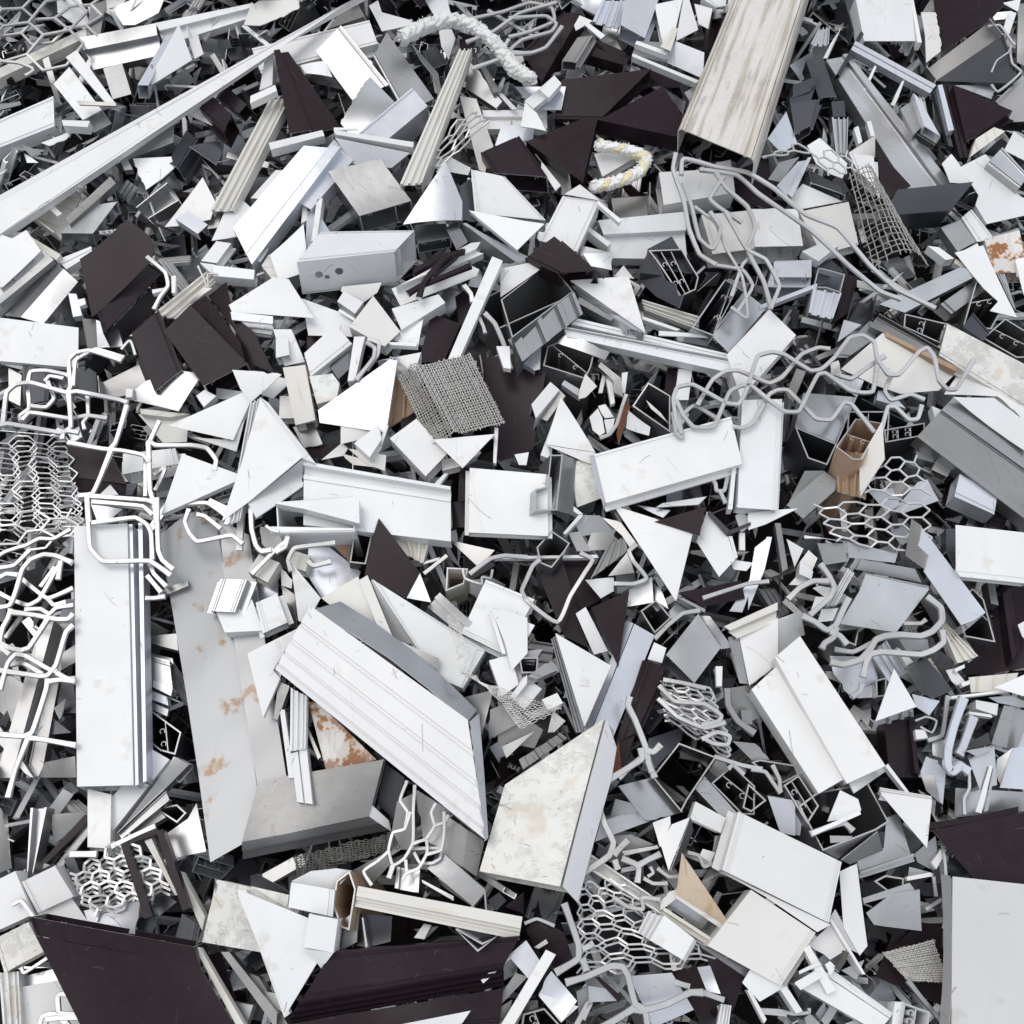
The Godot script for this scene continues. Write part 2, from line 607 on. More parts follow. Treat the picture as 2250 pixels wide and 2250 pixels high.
func crimp(pts: Array, nrm: Vector3) -> Array:
	# some sheared sheets have one torn edge that wanders
	var out := []
	var torn := rng.randi() % pts.size() if rng.randf() < 0.3 else -1
	for i in pts.size():
		var a: Vector3 = pts[i]
		var b: Vector3 = pts[(i + 1) % pts.size()]
		out.append(a)
		var l := (b - a).length()
		var side := (b - a).normalized().cross(nrm)
		if i == torn and l > 0.025:
			var k := int(l / 0.007)
			for j in range(1, k):
				out.append(a.lerp(b, (j + rng.randf_range(-0.3, 0.3)) / k) + side * rng.randf_range(-0.0022, 0.0016))
	return out

func sheet_of(sh: Shape, pts: Array, nrm: Vector3, thick: float) -> void:
	# a sheet with the soft bow and twist that cut sheet keeps: split into small facets with smooth normals
	var ax: Vector3 = (pts[1] - pts[0]).normalized()
	var ay := nrm.cross(ax).normalized()
	var flat := PackedVector2Array()
	var size := 0.0
	var mid := Vector3.ZERO
	for q in pts:
		mid += q
	mid /= pts.size()
	for q in pts:
		var v := Vector2((q - mid).dot(ax), (q - mid).dot(ay))
		flat.append(v)
		size = maxf(size, v.length())
	var ids := Geometry2D.triangulate_polygon(flat)
	var dir := Vector2.from_angle(rng.randf() * TAU)
	var bow := rng.randf_range(-0.16, 0.16) / maxf(size, 0.02)
	var twist := rng.randf_range(-0.08, 0.08) / maxf(size, 0.02)
	var lift := func(v: Vector2) -> float:
		var d := v.dot(dir)
		return bow * (d * d - size * size * 0.3) + twist * v.x * v.y
	var slope := func(v: Vector2) -> Vector3:
		var d := v.dot(dir)
		var g := dir * 2.0 * bow * d + Vector2(v.y, v.x) * twist
		return (nrm - ax * g.x - ay * g.y).normalized()
	var tris := []
	for i in range(0, ids.size(), 3):
		tris.append([flat[ids[i]], flat[ids[i + 1]], flat[ids[i + 2]]])
	var levels := 2 if size > 0.03 and pts.size() < 9 else 1
	if size < 0.018:
		levels = 0
	for l in levels:
		var more := []
		for t in tris:
			var ab: Vector2 = (t[0] + t[1]) * 0.5
			var bc: Vector2 = (t[1] + t[2]) * 0.5
			var ca: Vector2 = (t[2] + t[0]) * 0.5
			more.append_array([[t[0], ab, ca], [ab, t[1], bc], [ca, bc, t[2]], [ab, bc, ca]])
		tris = more
	for side in 2:
		for t in tris:
			var order := [0, 1, 2]
			var turn: float = (t[1] - t[0]).cross(t[2] - t[0])
			if (turn > 0.0) == (side == 0):
				order = [0, 2, 1]
			sh.coat.set_color(sh.tint)
			for o in order:
				var v: Vector2 = t[o]
				var nn: Vector3 = slope.call(v)
				sh.coat.set_normal(nn if side == 0 else -nn)
				sh.coat.add_vertex(mid + ax * v.x + ay * v.y + nrm * (lift.call(v) - thick * side))
			sh.n_coat += 1
	var ccw := 1.0 if not Geometry2D.is_polygon_clockwise(flat) else -1.0
	var cuts := 1 << levels
	for i in flat.size():
		var j := (i + 1) % flat.size()
		var out := (ax * (flat[j] - flat[i]).x + ay * (flat[j] - flat[i]).y).cross(nrm) * ccw
		for k in cuts:
			var v0 := flat[i].lerp(flat[j], float(k) / cuts)
			var v1 := flat[i].lerp(flat[j], float(k + 1) / cuts)
			var p0: Vector3 = mid + ax * v0.x + ay * v0.y + nrm * lift.call(v0)
			var p1: Vector3 = mid + ax * v1.x + ay * v1.y + nrm * lift.call(v1)
			sh.quad(p0, p1, p1 - nrm * thick, p0 - nrm * thick, out, true)

func drilled(sh: Shape, q: Array, nrm: Vector3, d: float, th: float) -> void:
	# the front wall (edge 1-2) with three drilled holes: strips that meet on the hole centres
	var a: Vector3 = q[0] - nrm * th * 0.001
	var b: Vector3 = q[3] - nrm * th * 0.001
	var l := (b - a).length() * 1000.0
	var inn: Vector3 = (q[1] - q[0]).normalized() * th * 0.001
	var holes := [[0.20, 0.44, 7.2], [0.28, 0.54, 4.6], [0.41, 0.40, 7.4]]
	var cuts := [0.0]
	for h in holes:
		cuts.append(h[0] * l)
	cuts.append(l)
	for i in cuts.size() - 1:
		var strip := PackedVector2Array([Vector2(cuts[i], 0), Vector2(cuts[i + 1], 0), Vector2(cuts[i + 1], d), Vector2(cuts[i], d)])
		for h in holes:
			var c := PackedVector2Array()
			for k in 12:
				c.append(Vector2(h[0] * l, h[1] * d) + Vector2.from_angle(TAU * k / 12 + 0.13) * h[2])
			var res := Geometry2D.clip_polygons(strip, c)
			if res.size() > 0:
				strip = res[0]
		var top := []
		for p in strip:
			top.append(a.lerp(b, p.x / l) - nrm * p.y * 0.001)
		sh.prism(top, inn, true)

func mouth(spec: PackedStringArray, pts: Array, nrm: Vector3, col: String, parent: Node3D, tint: Color, raw: Color, prefix: String) -> void:
	# a profile standing on end: one wall for each side of its outline, running down from the cut
	var d := maxf(spec[2].to_float() * 0.001, 0.07) * 1.6
	var n := pts.size()
	var mid := Vector3.ZERO
	for q in pts:
		mid += q
	mid /= n
	var turn := 0.0
	for i in n:
		turn += (pts[i] - mid).cross(pts[(i + 1) % n] - mid).dot(nrm)
	var sgn := 1.0 if turn > 0.0 else -1.0
	var th := 0.0022
	raw = Color(0.5, 0.5, 0.505)
	var inner := []
	for i in n:
		var e0: Vector3 = (pts[i] - pts[(i + n - 1) % n]).normalized()
		var e1: Vector3 = (pts[(i + 1) % n] - pts[i]).normalized()
		var n0 := nrm.cross(e0) * sgn
		var n1 := nrm.cross(e1) * sgn
		var m := (n0 + n1)
		inner.append(pts[i] + m / maxf(m.dot(n0), 0.35) * th)
	for i in n:
		var j := (i + 1) % n
		var sh := Shape.new(tint, raw)
		var z := -nrm * d
		sh.hexa([pts[i], pts[j], inner[j], inner[i], pts[i] + z, pts[j] + z, inner[j] + z, inner[i] + z])
		part(prefix + "wall", sh, col, parent)
	for o in spec:
		if not o.begins_with("web"):
			continue
		var k := o.substr(3).to_int()
		var opp := n / 2
		for i in k:
			var f := (i + 1.0) / (k + 1.0)
			var a: Vector3 = inner[0].lerp(inner[1], f) - nrm * 0.0025
			var b: Vector3 = inner[(opp + 1) % n].lerp(inner[opp], f) - nrm * 0.0025
			var e := (b - a).normalized()
			var s := e.cross(nrm) * 0.0008
			var web := Shape.new(tint, raw)
			var z2 := -nrm * (d - 0.005)
			web.hexa([a + s, b + s, b - s, a - s, a + s + z2, b + s + z2, b - s + z2, a - s + z2])
			part(prefix + "web", web, col, parent)
			for g in [0.28, 0.72]:
				var port := Shape.new(tint, raw)
				ring_c(port, a.lerp(b, g) + s * 6.5, e, s.normalized(), z2, 0.0044, 0.7)
				part(prefix + "screw_port", port, col, parent)

# -------------------------------------------------------------------- meshes and wires
func patch(q: Array, s: float, t: float) -> Vector3:
	return q[0].lerp(q[1], s).lerp(q[3].lerp(q[2], s), t)

func hex_mesh(q: Array, nrm: Vector3, nx: int, ny: int, r: float, tint: Color) -> Shape:
	var sh := Shape.new(tint, Color(0.8, 0.8, 0.8))
	var rows := ny * 2 + 1
	var at := func(i: int, j: int) -> Vector3:
		var low := 1.0 if posmod(i + j, 2) == 1 else -1.0
		var s := (i + low * 0.20) / nx
		var t := float(j) / (rows - 1)
		var p := patch(q, s, t)
		var g := wob.get_noise_2d(p.x * 1.4 + 7.0, p.z * 1.4)
		return p + nrm * g * 0.012 + Vector3(wob.get_noise_2d(p.x * 3.0, p.z * 3.0 + 9.0), 0, wob.get_noise_2d(p.x * 3.0 + 5.0, p.z * 3.0)) * 0.004
	for i in nx + 1:
		for j in rows:
			var a: Vector3 = at.call(i, j)
			if j + 1 < rows:
				sh.bar([a, at.call(i, j + 1)], r, 4, 0.8)
			if i < nx and posmod(i + j, 2) == 1:
				sh.bar([a, at.call(i + 1, j)], r, 4, 0.8)
	return sh

func weave(q: Array, nrm: Vector3, nx: int, ny: int, r: float, tint: Color, bulge: bool, fold: bool) -> Shape:
	var sh := Shape.new(tint, tint)
	var raise := func(s: float, t: float) -> float:
		var h := wob.get_noise_2d(s * 0.25, t * 0.25) * 0.004
		if bulge:
			h += sin(PI * clampf(s, 0, 1)) * 0.045
		if fold:
			h += 0.012 * exp(-pow((s - 0.24 - 0.1 * t) / 0.07, 2.0)) - 0.014 * smoothstep(0.24, 0.0, s)
		return h
	for way in 2:
		var wires := nx if way == 0 else ny
		var steps := ny if way == 0 else nx
		for i in wires:
			var path := []
			var slip := rng.randf_range(-0.15, 0.15)
			var end0 := -rng.randf() * 0.9
			var end1 := steps - 1 + rng.randf() * 0.9
			for k in range(0, steps + 2):
				var kk := clampf(k - 1.0, end0, end1) if k < steps + 1 else end1
				var a := (i + 0.5 + slip) / wires
				var b := (kk + 0.5) / steps
				var s := a if way == 0 else b
				var t := b if way == 0 else a
				var over := 1.0 if posmod(i + k + way, 2) == 0 else -1.0
				path.append(patch(q, s, t) + nrm * (over * r * 0.9 + raise.call(s, t)))
			sh.bar(path, r, 3)
	return sh

func smooth_path(raw: Array, per: int) -> Array:
	var out := []
	for i in raw.size() - 1:
		var a: Vector3 = raw[maxi(i - 1, 0)]
		var b: Vector3 = raw[i]
		var c: Vector3 = raw[i + 1]
		var e: Vector3 = raw[mini(i + 2, raw.size() - 1)]
		# tight bends with straight runs between, as strands of cut mesh have
		var l := (c - b).length()
		var ta := (c - a).normalized() * l * 0.42
		var tb := (e - b).normalized() * l * 0.42
		for k in per:
			var t := float(k) / per
			var t2 := t * t
			var t3 := t2 * t
			out.append(b * (2 * t3 - 3 * t2 + 1) + ta * (t3 - 2 * t2 + t) + c * (-2 * t3 + 3 * t2) + tb * (t3 - t2))
	out.append(raw[-1])
	return out

func rope(path: Array, r: float, parent: Node3D, yellow: bool) -> void:
	var tint := tint_of("rope")
	var along := smooth_path(path, 14)
	for s in 3:
		var sh := Shape.new(tint, tint)
		var line := []
		for i in along.size():
			var t: Vector3 = (along[mini(i + 1, along.size() - 1)] - along[maxi(i - 1, 0)]).normalized()
			var x := t.cross(Vector3.UP).normalized()
			var y := x.cross(t)
			var a := i * 0.5 + TAU * s / 3.0
			if s == 1 and yellow:
				sh.tint = Color(0.80, 0.71, 0.45)
			line.append(along[i] + (x * cos(a) + y * sin(a)) * r * 0.42 + Vector3(rng.randf_range(-1, 1), rng.randf_range(-1, 1), rng.randf_range(-1, 1)) * r * 0.2)
		sh.bar(line, r * 0.6, 8)
		part("twisted_strand", sh, "rope", parent)
	var fuzz := Shape.new(tint, tint)
	for i in 1300:
		var k := rng.randi() % along.size()
		var o := Vector3(rng.randf_range(-1, 1), rng.randf_range(-0.2, 1), rng.randf_range(-1, 1)).normalized()
		var a: Vector3 = along[k] + o * r * 0.75
		var b := a + (o * 0.5 + Vector3(rng.randf_range(-1, 1), rng.randf_range(-0.3, 0.6), rng.randf_range(-1, 1))).normalized() * r * rng.randf_range(0.3, 0.8)
		fuzz.bar([a, (a + b) * 0.5 + o * r * 0.1, b], r * 0.06, 3)
	var f := part("frayed_fibres", fuzz, "rope", parent)
	f.set_meta("kind", "stuff")

# -------------------------------------------------------------------- reading the list
func read(geo: String, is_line: bool) -> Array:
	# corner points in heap space (metres) and the normal of the top face
	var halves := geo.split("/")
	var n := halves[0].split_floats(" ", false)
	var pts := []
	if is_line:
		for i in range(0, n.size() - 2, 3):
			pts.append(Vector3(n[i], n[i + 2], -n[i + 1]) * 0.001)
		return [pts, Vector3.UP]
	var f := halves[1].split_floats(" ", false)
	var m := Vector2.ZERO
	for i in range(0, n.size() - 1, 2):
		m += Vector2(n[i], n[i + 1])
	m /= n.size() / 2
	for i in range(0, n.size() - 1, 2):
		pts.append(Vector3(n[i], f[0] + f[1] * (n[i] - m.x) + f[2] * (n[i + 1] - m.y), -n[i + 1]) * 0.001)
	return [pts, Vector3(-f[1], 1.0, f[2]).normalized()]

func make(spec: PackedStringArray, pts: Array, nrm: Vector3, parent: Node3D, prefix := "") -> Shape:
	var kind := spec[0]
	var col := spec[1]
	var r := spec[2].to_float() * 0.001
	var nx := 0
	var ny := 0
	for o in spec:
		if o.begins_with("n") and o.contains("x"):
			nx = o.substr(1).get_slice("x", 0).to_int()
			ny = o.substr(1).get_slice("x", 1).to_int()
	if kind == "rod":
		var sh := Shape.new(tint_of("strand" if col == "w" else col), Color(0.75, 0.75, 0.75))
		sh.bar(smooth_path(pts, 5), r * (0.66 if r > 0.0049 else 0.74), 8, 0.75)
		return sh
	if kind == "hex" or kind == "wmesh":
		return hex_mesh(pts, nrm, nx, ny, r * (0.66 if kind == "hex" else 1.0), tint_of("strand" if kind == "hex" else ("wire" if col == "g" else col)))
	if kind == "weave":
		return weave(pts, nrm, nx, ny, r * 0.8, tint_of("wire"), spec.has("bulge"), spec.has("fold"))
	return build(spec, pts, nrm, col, parent, prefix)

func mat_key(spec: PackedStringArray) -> String:
	if spec[0] == "weave" or (spec[0] == "wmesh" and spec[1] == "g"):
		return "wire"
	if spec[0] == "hex" or (spec[0] == "rod" and spec[1] == "w"):
		return "strand"
	return spec[1]

func put(what: String, geo: String, label: String) -> void:
	var spec := what.split(" ", false)
	var got := read(geo, spec[0] == "rod" or spec[0] == "rope")
	var pts: Array = got[0]
	if spec[0] == "mouth":
		var foot := PackedVector2Array()
		for q in pts:
			foot.append(Vector2(q.x, -q.z))
		hollows.append(foot)
	var origin := Vector3.ZERO
	for q in pts:
		origin += q
	origin /= pts.size()
	for i in pts.size():
		pts[i] -= origin
	# coats that run along a profile follow its length: turn the node that way
	var turn := Basis.IDENTITY
	if pts.size() == 4 and (spec[1] == "c" or spec[1] == "streak") and spec[0] != "mouth":
		var run: Vector3 = (pts[3] + pts[2]) - (pts[0] + pts[1])
		turn = Basis(Vector3.UP, atan2(-run.z, run.x))
	last_turn = turn
	for i in pts.size():
		pts[i] = turn.inverse() * pts[i]
	got[1] = turn.inverse() * got[1]
	var root := Node3D.new()
	root.name = named(KIND[spec[0]][0])
	add_child(root)
	if spec[0] == "rope":
		rope(pts, spec[2].to_float() * 0.001, root, label.contains("yellow"))
	else:
		var sh := make(spec, pts, got[1], root)
		if sh != null:
			var one := {"plate": "sheet", "bar": "strip", "rod": "strand", "hex": "strands", "weave": "wires", "wmesh": "wires"}
			var was := root.name
			if root.get_child_count() == 0:
				remove_child(root)
				root.free()
				var mi := MeshInstance3D.new()
				mi.name = was
				mi.mesh = sh.mesh(mats[mat_key(spec)], mats["bare"])
				add_child(mi)
				root = mi
			else:
				part(one.get(spec[0], "body"), sh, mat_key(spec), root)
	root.transform = Transform3D(heap * turn, heap * origin)
	root.set_meta("label", label)
	root.set_meta("category", KIND[spec[0]][1])
	root.set_meta("group", KIND[spec[0]][2])
	last = root
	last_origin = origin

func add(what: String, geo: String) -> void:
	# a further piece of the thing just put down
	var spec := what.split(" ", false)
	var got := read(geo, spec[0] == "rod")
	var pts: Array = got[0]
	for i in pts.size():
		pts[i] = last_turn.inverse() * (pts[i] - last_origin)
	got[1] = last_turn.inverse() * got[1]
	var called: String = {"plate": "side_panel", "bar": "rail", "rod": "strand", "rib": "ribbed_flange", "mouth": "open_end", "tube": "side_box"}.get(spec[0], "flange")
	if spec[0] == "plate" or spec[0] == "bar" or spec[0] == "rod":
		var sh := make(spec, pts, got[1], last)
		if sh != null:
			part(called, sh, mat_key(spec), last)
		return
	var sub := MeshInstance3D.new()
	sub.name = called
	last.add_child(sub, true)
	var s2 := make(spec, pts, got[1], sub)
	if s2 == null:
		# the first piece becomes the part itself, the others its sub-parts
		var first: MeshInstance3D = sub.get_child(0)
		sub.mesh = first.mesh
		sub.remove_child(first)
		first.free()
	else:
		sub.mesh = s2.mesh(mats[mat_key(spec)], mats["bare"])

# -------------------------------------------------------------------- ground and deep filling
func make_ground() -> void:
	var g := SurfaceTool.new()
	g.begin(Mesh.PRIMITIVE_TRIANGLES)
	var s := 300.0
	g.set_color(Color(0.16, 0.15, 0.14))
	g.set_normal(Vector3.UP)
	for p in [[-s, -s], [s, -s], [s, s], [-s, -s], [s, s], [-s, s]]:
		g.add_vertex(Vector3(p[0], -0.75, p[1]))
	var gm := MeshInstance3D.new()
	gm.name = "ground"
	g.set_material(mats["soil"])
	gm.mesh = g.commit()
	gm.set_meta("kind", "structure")
	add_child(gm)
	# the packed core of the heap below the loose pieces
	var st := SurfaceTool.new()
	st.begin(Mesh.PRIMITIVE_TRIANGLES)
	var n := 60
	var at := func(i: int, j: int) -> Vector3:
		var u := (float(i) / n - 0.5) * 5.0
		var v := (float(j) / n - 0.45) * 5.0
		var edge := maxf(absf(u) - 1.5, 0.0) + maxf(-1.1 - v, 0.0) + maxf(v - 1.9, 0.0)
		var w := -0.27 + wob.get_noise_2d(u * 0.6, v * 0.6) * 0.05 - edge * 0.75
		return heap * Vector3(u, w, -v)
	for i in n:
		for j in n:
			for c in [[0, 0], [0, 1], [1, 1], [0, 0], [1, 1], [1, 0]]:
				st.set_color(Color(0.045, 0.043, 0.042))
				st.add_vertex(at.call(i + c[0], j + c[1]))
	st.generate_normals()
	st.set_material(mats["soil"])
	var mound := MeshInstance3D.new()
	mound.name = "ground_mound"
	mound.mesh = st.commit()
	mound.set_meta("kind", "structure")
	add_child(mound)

func make_filler(layer: int) -> void:
	# the uncountable small scrap deep in the gaps and all over the rest of the heap
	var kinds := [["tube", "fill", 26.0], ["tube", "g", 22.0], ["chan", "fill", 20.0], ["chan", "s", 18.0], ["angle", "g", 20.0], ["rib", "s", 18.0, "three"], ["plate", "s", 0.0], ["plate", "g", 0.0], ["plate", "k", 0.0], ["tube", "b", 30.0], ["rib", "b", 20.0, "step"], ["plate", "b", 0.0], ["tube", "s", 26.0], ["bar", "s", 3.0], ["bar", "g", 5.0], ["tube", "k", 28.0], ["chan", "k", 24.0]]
	if layer == 1:
		# shreds and short ends that lie higher, between the large pieces
		kinds = [["tube", "s", 30.0], ["chan", "g", 30.0], ["chan", "w", 24.0], ["angle", "s", 26.0], ["rib", "g", 24.0, "three"], ["plate", "w", 0.0], ["plate", "l", 0.0], ["bar", "w", 3.0], ["bar", "s", 3.0], ["trough", "g", 30.0], ["tube", "k", 30.0], ["tube", "b", 30.0], ["mouth", "s", 45.0, "web1"], ["mouth", "g", 45.0, "web2"], ["mouth", "l", 40.0, "web1"]]
	if layer == 2:
		# slivers, thin channels and curls
		kinds = [["bar", "s", 3.0], ["bar", "w", 3.0], ["angle", "s", 9.0], ["angle", "w", 8.0], ["chan", "s", 9.0], ["chan", "w", 10.0], ["trough", "s", 9.0], ["angle", "g", 12.0], ["trough", "w", 8.0], ["plate", "s", 0.0], ["rib", "w", 9.0, "three"], ["bar", "g", 3.0]]
	for k in kinds.size():
		var spec := PackedStringArray([kinds[k][0], kinds[k][1], str(kinds[k][2])])
		if kinds[k].size() > 3:
			spec.append(kinds[k][3])
		var w := 0.032 if kinds[k][0] != "bar" else 0.008
		var l := 0.055
		if layer == 2:
			w = [0.0022, 0.003, 0.006, 0.005, 0.008, 0.010, 0.007, 0.009, 0.006, 0.005, 0.009, 0.0015][k]
		var pts := [Vector3(-w, 0, -l), Vector3(w, 0, -l * 0.6), Vector3(w, 0, l), Vector3(-w, 0, l)]
		if kinds[k][0] == "plate":
			pts = [Vector3(-w, 0, -l), Vector3(w, 0, -l * 0.3), Vector3(w * 0.6, 0, l)]
		var holder := Node3D.new()
		var am: ArrayMesh
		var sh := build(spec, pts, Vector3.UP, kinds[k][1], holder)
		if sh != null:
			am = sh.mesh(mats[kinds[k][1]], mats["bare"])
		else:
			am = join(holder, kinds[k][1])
		holder.free()
		var mm := MultiMesh.new()
		mm.transform_format = MultiMesh.TRANSFORM_3D
		mm.mesh = am
		var xs: Array[Transform3D] = []
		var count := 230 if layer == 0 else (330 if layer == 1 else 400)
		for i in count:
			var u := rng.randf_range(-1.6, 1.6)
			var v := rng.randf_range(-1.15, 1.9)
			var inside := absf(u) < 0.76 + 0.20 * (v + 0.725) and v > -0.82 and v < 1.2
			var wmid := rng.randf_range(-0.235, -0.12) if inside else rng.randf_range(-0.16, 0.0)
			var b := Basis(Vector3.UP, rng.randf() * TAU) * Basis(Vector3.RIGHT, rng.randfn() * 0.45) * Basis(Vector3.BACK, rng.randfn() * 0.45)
			if layer == 1 and inside:
				wmid = rng.randf_range(-0.155, -0.095)
				b = Basis(Vector3.UP, rng.randf() * TAU) * Basis(Vector3.RIGHT, rng.randfn() * 0.8) * Basis(Vector3.BACK, rng.randfn() * 0.8)
			var sc := rng.randf_range(0.45, 0.95) if inside else rng.randf_range(0.7, 1.6)
			var hidden := false
			for foot in hollows:
				if Geometry2D.is_point_in_polygon(Vector2(u, v), foot):
					hidden = true
			if hidden:
				continue
			if layer == 1 and inside:
				sc = rng.randf_range(0.22, 0.6)
			elif layer == 1:
				wmid = rng.randf_range(-0.06, 0.0)
				sc = rng.randf_range(0.7, 1.5)
				if absf(u) < 0.82 + 0.20 * (v + 0.725) and v > -0.88 and v < 1.26:
					continue
			if layer == 2:
				if not inside:
					continue
				wmid = rng.randf_range(-0.135, -0.078)
				sc = rng.randf_range(0.45, 1.05)
				b = Basis(Vector3.UP, rng.randf() * TAU) * Basis(Vector3.RIGHT, rng.randfn() * 0.45) * Basis(Vector3.BACK, rng.randfn() * 0.9)
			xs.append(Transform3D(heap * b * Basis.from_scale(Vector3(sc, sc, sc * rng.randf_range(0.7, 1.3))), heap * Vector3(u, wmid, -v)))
		mm.instance_count = xs.size()
		for i in xs.size():
			mm.set_instance_transform(i, xs[i])
		var mi := MultiMeshInstance3D.new()
		mi.name = named("small_scrap")
		mi.multimesh = mm
		mi.set_meta("kind", "stuff")
		mi.set_meta("label", "small " + {"fill": "shade-painted grey", "g": "grey", "s": "silver", "w": "white", "b": "dark brown", "k": "slate", "l": "lilac"}[kinds[k][1]] + " " + {"tube": "box profile", "chan": "channel", "trough": "open channel", "mouth": "hollow profile", "angle": "angle", "rib": "ribbed profile", "plate": "sheet", "bar": "strip"}[kinds[k][0]] + (" scraps deep in the gaps of the heap" if layer == 0 else (" shreds between the larger pieces of the heap" if layer == 1 else " slivers scattered between the larger pieces of the heap")))
		mi.set_meta("category", "scrap")
		add_child(mi)

func join(holder: Node3D, col: String) -> ArrayMesh:
	var am := ArrayMesh.new()
	var a := SurfaceTool.new()
	var b := SurfaceTool.new()
	var nb := 0
	for c in holder.get_children():
		var m: ArrayMesh = c.mesh
		a.append_from(m, 0, Transform3D.IDENTITY)
		if m.get_surface_count() > 1:
			b.append_from(m, 1, Transform3D.IDENTITY)
			nb += 1
	a.set_material(mats[col])
	a.commit(am)
	if nb > 0:
		b.set_material(mats["bare"])
		b.commit(am)
	return am

# -------------------------------------------------------------------- the pieces of the heap
func pile_0() -> void:
	put("plate s 0 ", "-822 1148 -766 1166 -703 1160 -717 1131 -766 1110 -790 1111 -813 1148 / -76 .1 .3", "medium silver sheet piece above the wide silver stepped frame profile")
	put("plate w 0 ", "-925 1163 -881 1171 -859 1118 -865 1100 -876 1101 -919 1127 / -76 -.2 .1", "medium white sheet piece under the coarse diamond mesh sheet")
	put("chan c 30 ", "-1022 990 -1020 968 -850 1060 -852 1081 / -76 0 .2", "dirty cream channel running under the coarse white mesh at top left")
	put("rib w 32 step", "-721 1107 -705 1066 -522 1129 -525 1150 / -76 0 .25", "large white ribbed profile piece above and right of the tall white triangular offcut")
	put("plate g 0 ", "-928 1000 -917 1008 -877 891 -896 919 / -76 -.1 .1", "small grey sheet piece below the coarse diamond mesh sheet")
	put("hex w 2.4 n4x6", "-866 151 -745 151 -699 -12 -836 -12 / -76 0 0", "lowest sheet of stack of hexagonal aluminium mesh sheets at the left edge")
	put("tube g 30 ", "-373 1088 -345 1138 -294 1173 -293 1126 / -76 0 0", "medium grey box profile offcut above and right of the very long white beam")
	put("angle g 30 ", "-849 1133 -823 1157 -825 1074 -849 1058 / -65 -.3 .1", "medium grey angle offcut above and right of the dirty cream channel")
	put("rib s 32 step", "-862 1050 -832 990 -700 1021 -710 1081 / -65 0 .25", "wide silver stepped frame profile above the long white beam")
	put("tube l 30 ", "-695 1060 -682 1080 -698 908 -717 904 / -57 -.2 -.2", "medium lilac white box profile offcut left of the tall white triangular offcut")
	put("plate w 0 ", "-659 1096 -627 1063 -607 1003 -626 998 / -65 .4 0", "small white sheet piece above and right of the tall white triangular offcut")
	put("tube w 35 ", "-998 839 -992 782 -874 828 -882 890 / -65 .05 .2", "pale box profile entering from left edge under the long beam")
	put("plate g 0 ", "-941 797 -888 762 -904 751 / -65 .1 -.2", "small grey triangular sheet piece below the pale box profile")
	put("plate w 0 ", "-894 789 -862 806 -837 821 -847 798 -877 782 / -65 0 0", "small white sheet piece below and right of the pale box profile")
	put("rib s 34 bow", "-788 800 -756 752 -645 791 -642 861 / -65 .1 .15", "broad bright silver box under the long beam, torn at its right end")
	put("chan c 30 ", "-816 760 -752 740 -749 716 -826 736 / -65 .1 .3", "medium cream stained channel offcut under the very long white beam")
	put("trough g 30 ", "-696 643 -670 619 -616 650 -640 688 / -65 .1 .2", "medium grey upturned channel above and right of the crumpled dark brown sheet box")
	put("plate b 0 ", "-727 91 -633 76 -634 51 -716 59 / -65 .1 .3", "medium dark brown sheet piece below the dark slotted plate")
	put("hex w 2.4 n4x6", "-860 155 -740 155 -694 -8 -831 -8 / -65 0 0", "middle sheet of stack of hexagonal aluminium mesh sheets at the left edge")
	put("plate g 0 ", "-788 -245 -765 -246 -735 -263 -740 -327 -780 -296 / -65 .1 .1", "medium grey sheet piece left of the long grey bar")
	put("plate k 0 ", "-710 -297 -661 -332 -702 -335 / -65 .1 .1", "small dark slate triangular sheet piece below and left of the very long white flat panel")
	put("tube k 20 ", "-698 -262 -671 -247 -658 -302 -684 -302 / -65 0 0", "medium dark slate box profile offcut below and left of the very long white flat panel")
	put("plate cw 0 ", "-530 1139 -513 1155 -431 1150 -427 1126 -509 1092 -538 1092 / -65 .1 .1", "crumpled cream foil scrap at the top edge")
	put("plate w 0 ", "-291 1149 -274 1169 -263 1124 -200 1091 -201 1080 -260 1070 / -65 .1 -.1", "medium white sheet piece above the tall pale silver box panel")
	put("angle w 20 ", "-180 1164 -132 1160 -123 1117 -157 1114 / -65 0 0", "small white angle offcut above and left of the frayed white fibre rope")
	put("plate b 0 ", "-101 442 -73 460 -65 426 -92 378 / -65 .1 .1", "medium dark brown sheet piece above and left of the long slim white flat bar")
	put("plate l 0 ", "124 1164 183 1152 173 1109 160 1122 126 1153 / -65 .2 .1", "small lilac white sheet piece above and right of the brown box profile")
	put("plate b 0 ", "222 999 364 942 359 930 295 930 255 966 / -65 0 .2", "medium dark brown sheet piece above the dark brown wedge")
	put("hex w 5 n3x2", "-1049 1166 -834 1166 -839 1051 -1022 1016 / -61 0 0", "large white hexagonal mesh under the coarse diamond mesh sheet")
	put("tube b 30 ", "728 94 713 56 724 53 739 91 / -65 0 0", "small dark brown box profile offcut left of the pale box offcut")
	put("plate b 0 ", "752 -120 812 -93 793 -231 737 -239 694 -240 721 -195 753 -178 / -65 .05 .1", "dark brown torn sheet in the shade below the flaked plate at right")
	put("plate w 0 lip0", "-659 1066 -628 989 -700 923 -706 932 / -53 -.15 .15", "tall white triangular offcut with a double flange leaning over the long beam")
	put("tube w 42 ", "-890 927 -862 963 -783 854 -819 836 / -53 .15 .1", "medium white box profile offcut above and right of the pale box profile")
	put("plate w 0 ", "-648 881 -593 895 -589 863 -570 822 -643 864 / -54 .1 .1", "medium white sheet piece left of the small square brown tube offcut")
	put("tube b 30 ", "-553 917 -571 896 -523 853 -508 869 / -54 .2 .2", "small dark brown box profile offcut above and right of the small square brown tube offcut")
	put("tube k 40 ", "-622 821 -593 785 -618 710 -643 731 / -54 .2 -.2", "medium dark slate box profile offcut right of the broad bright silver box")
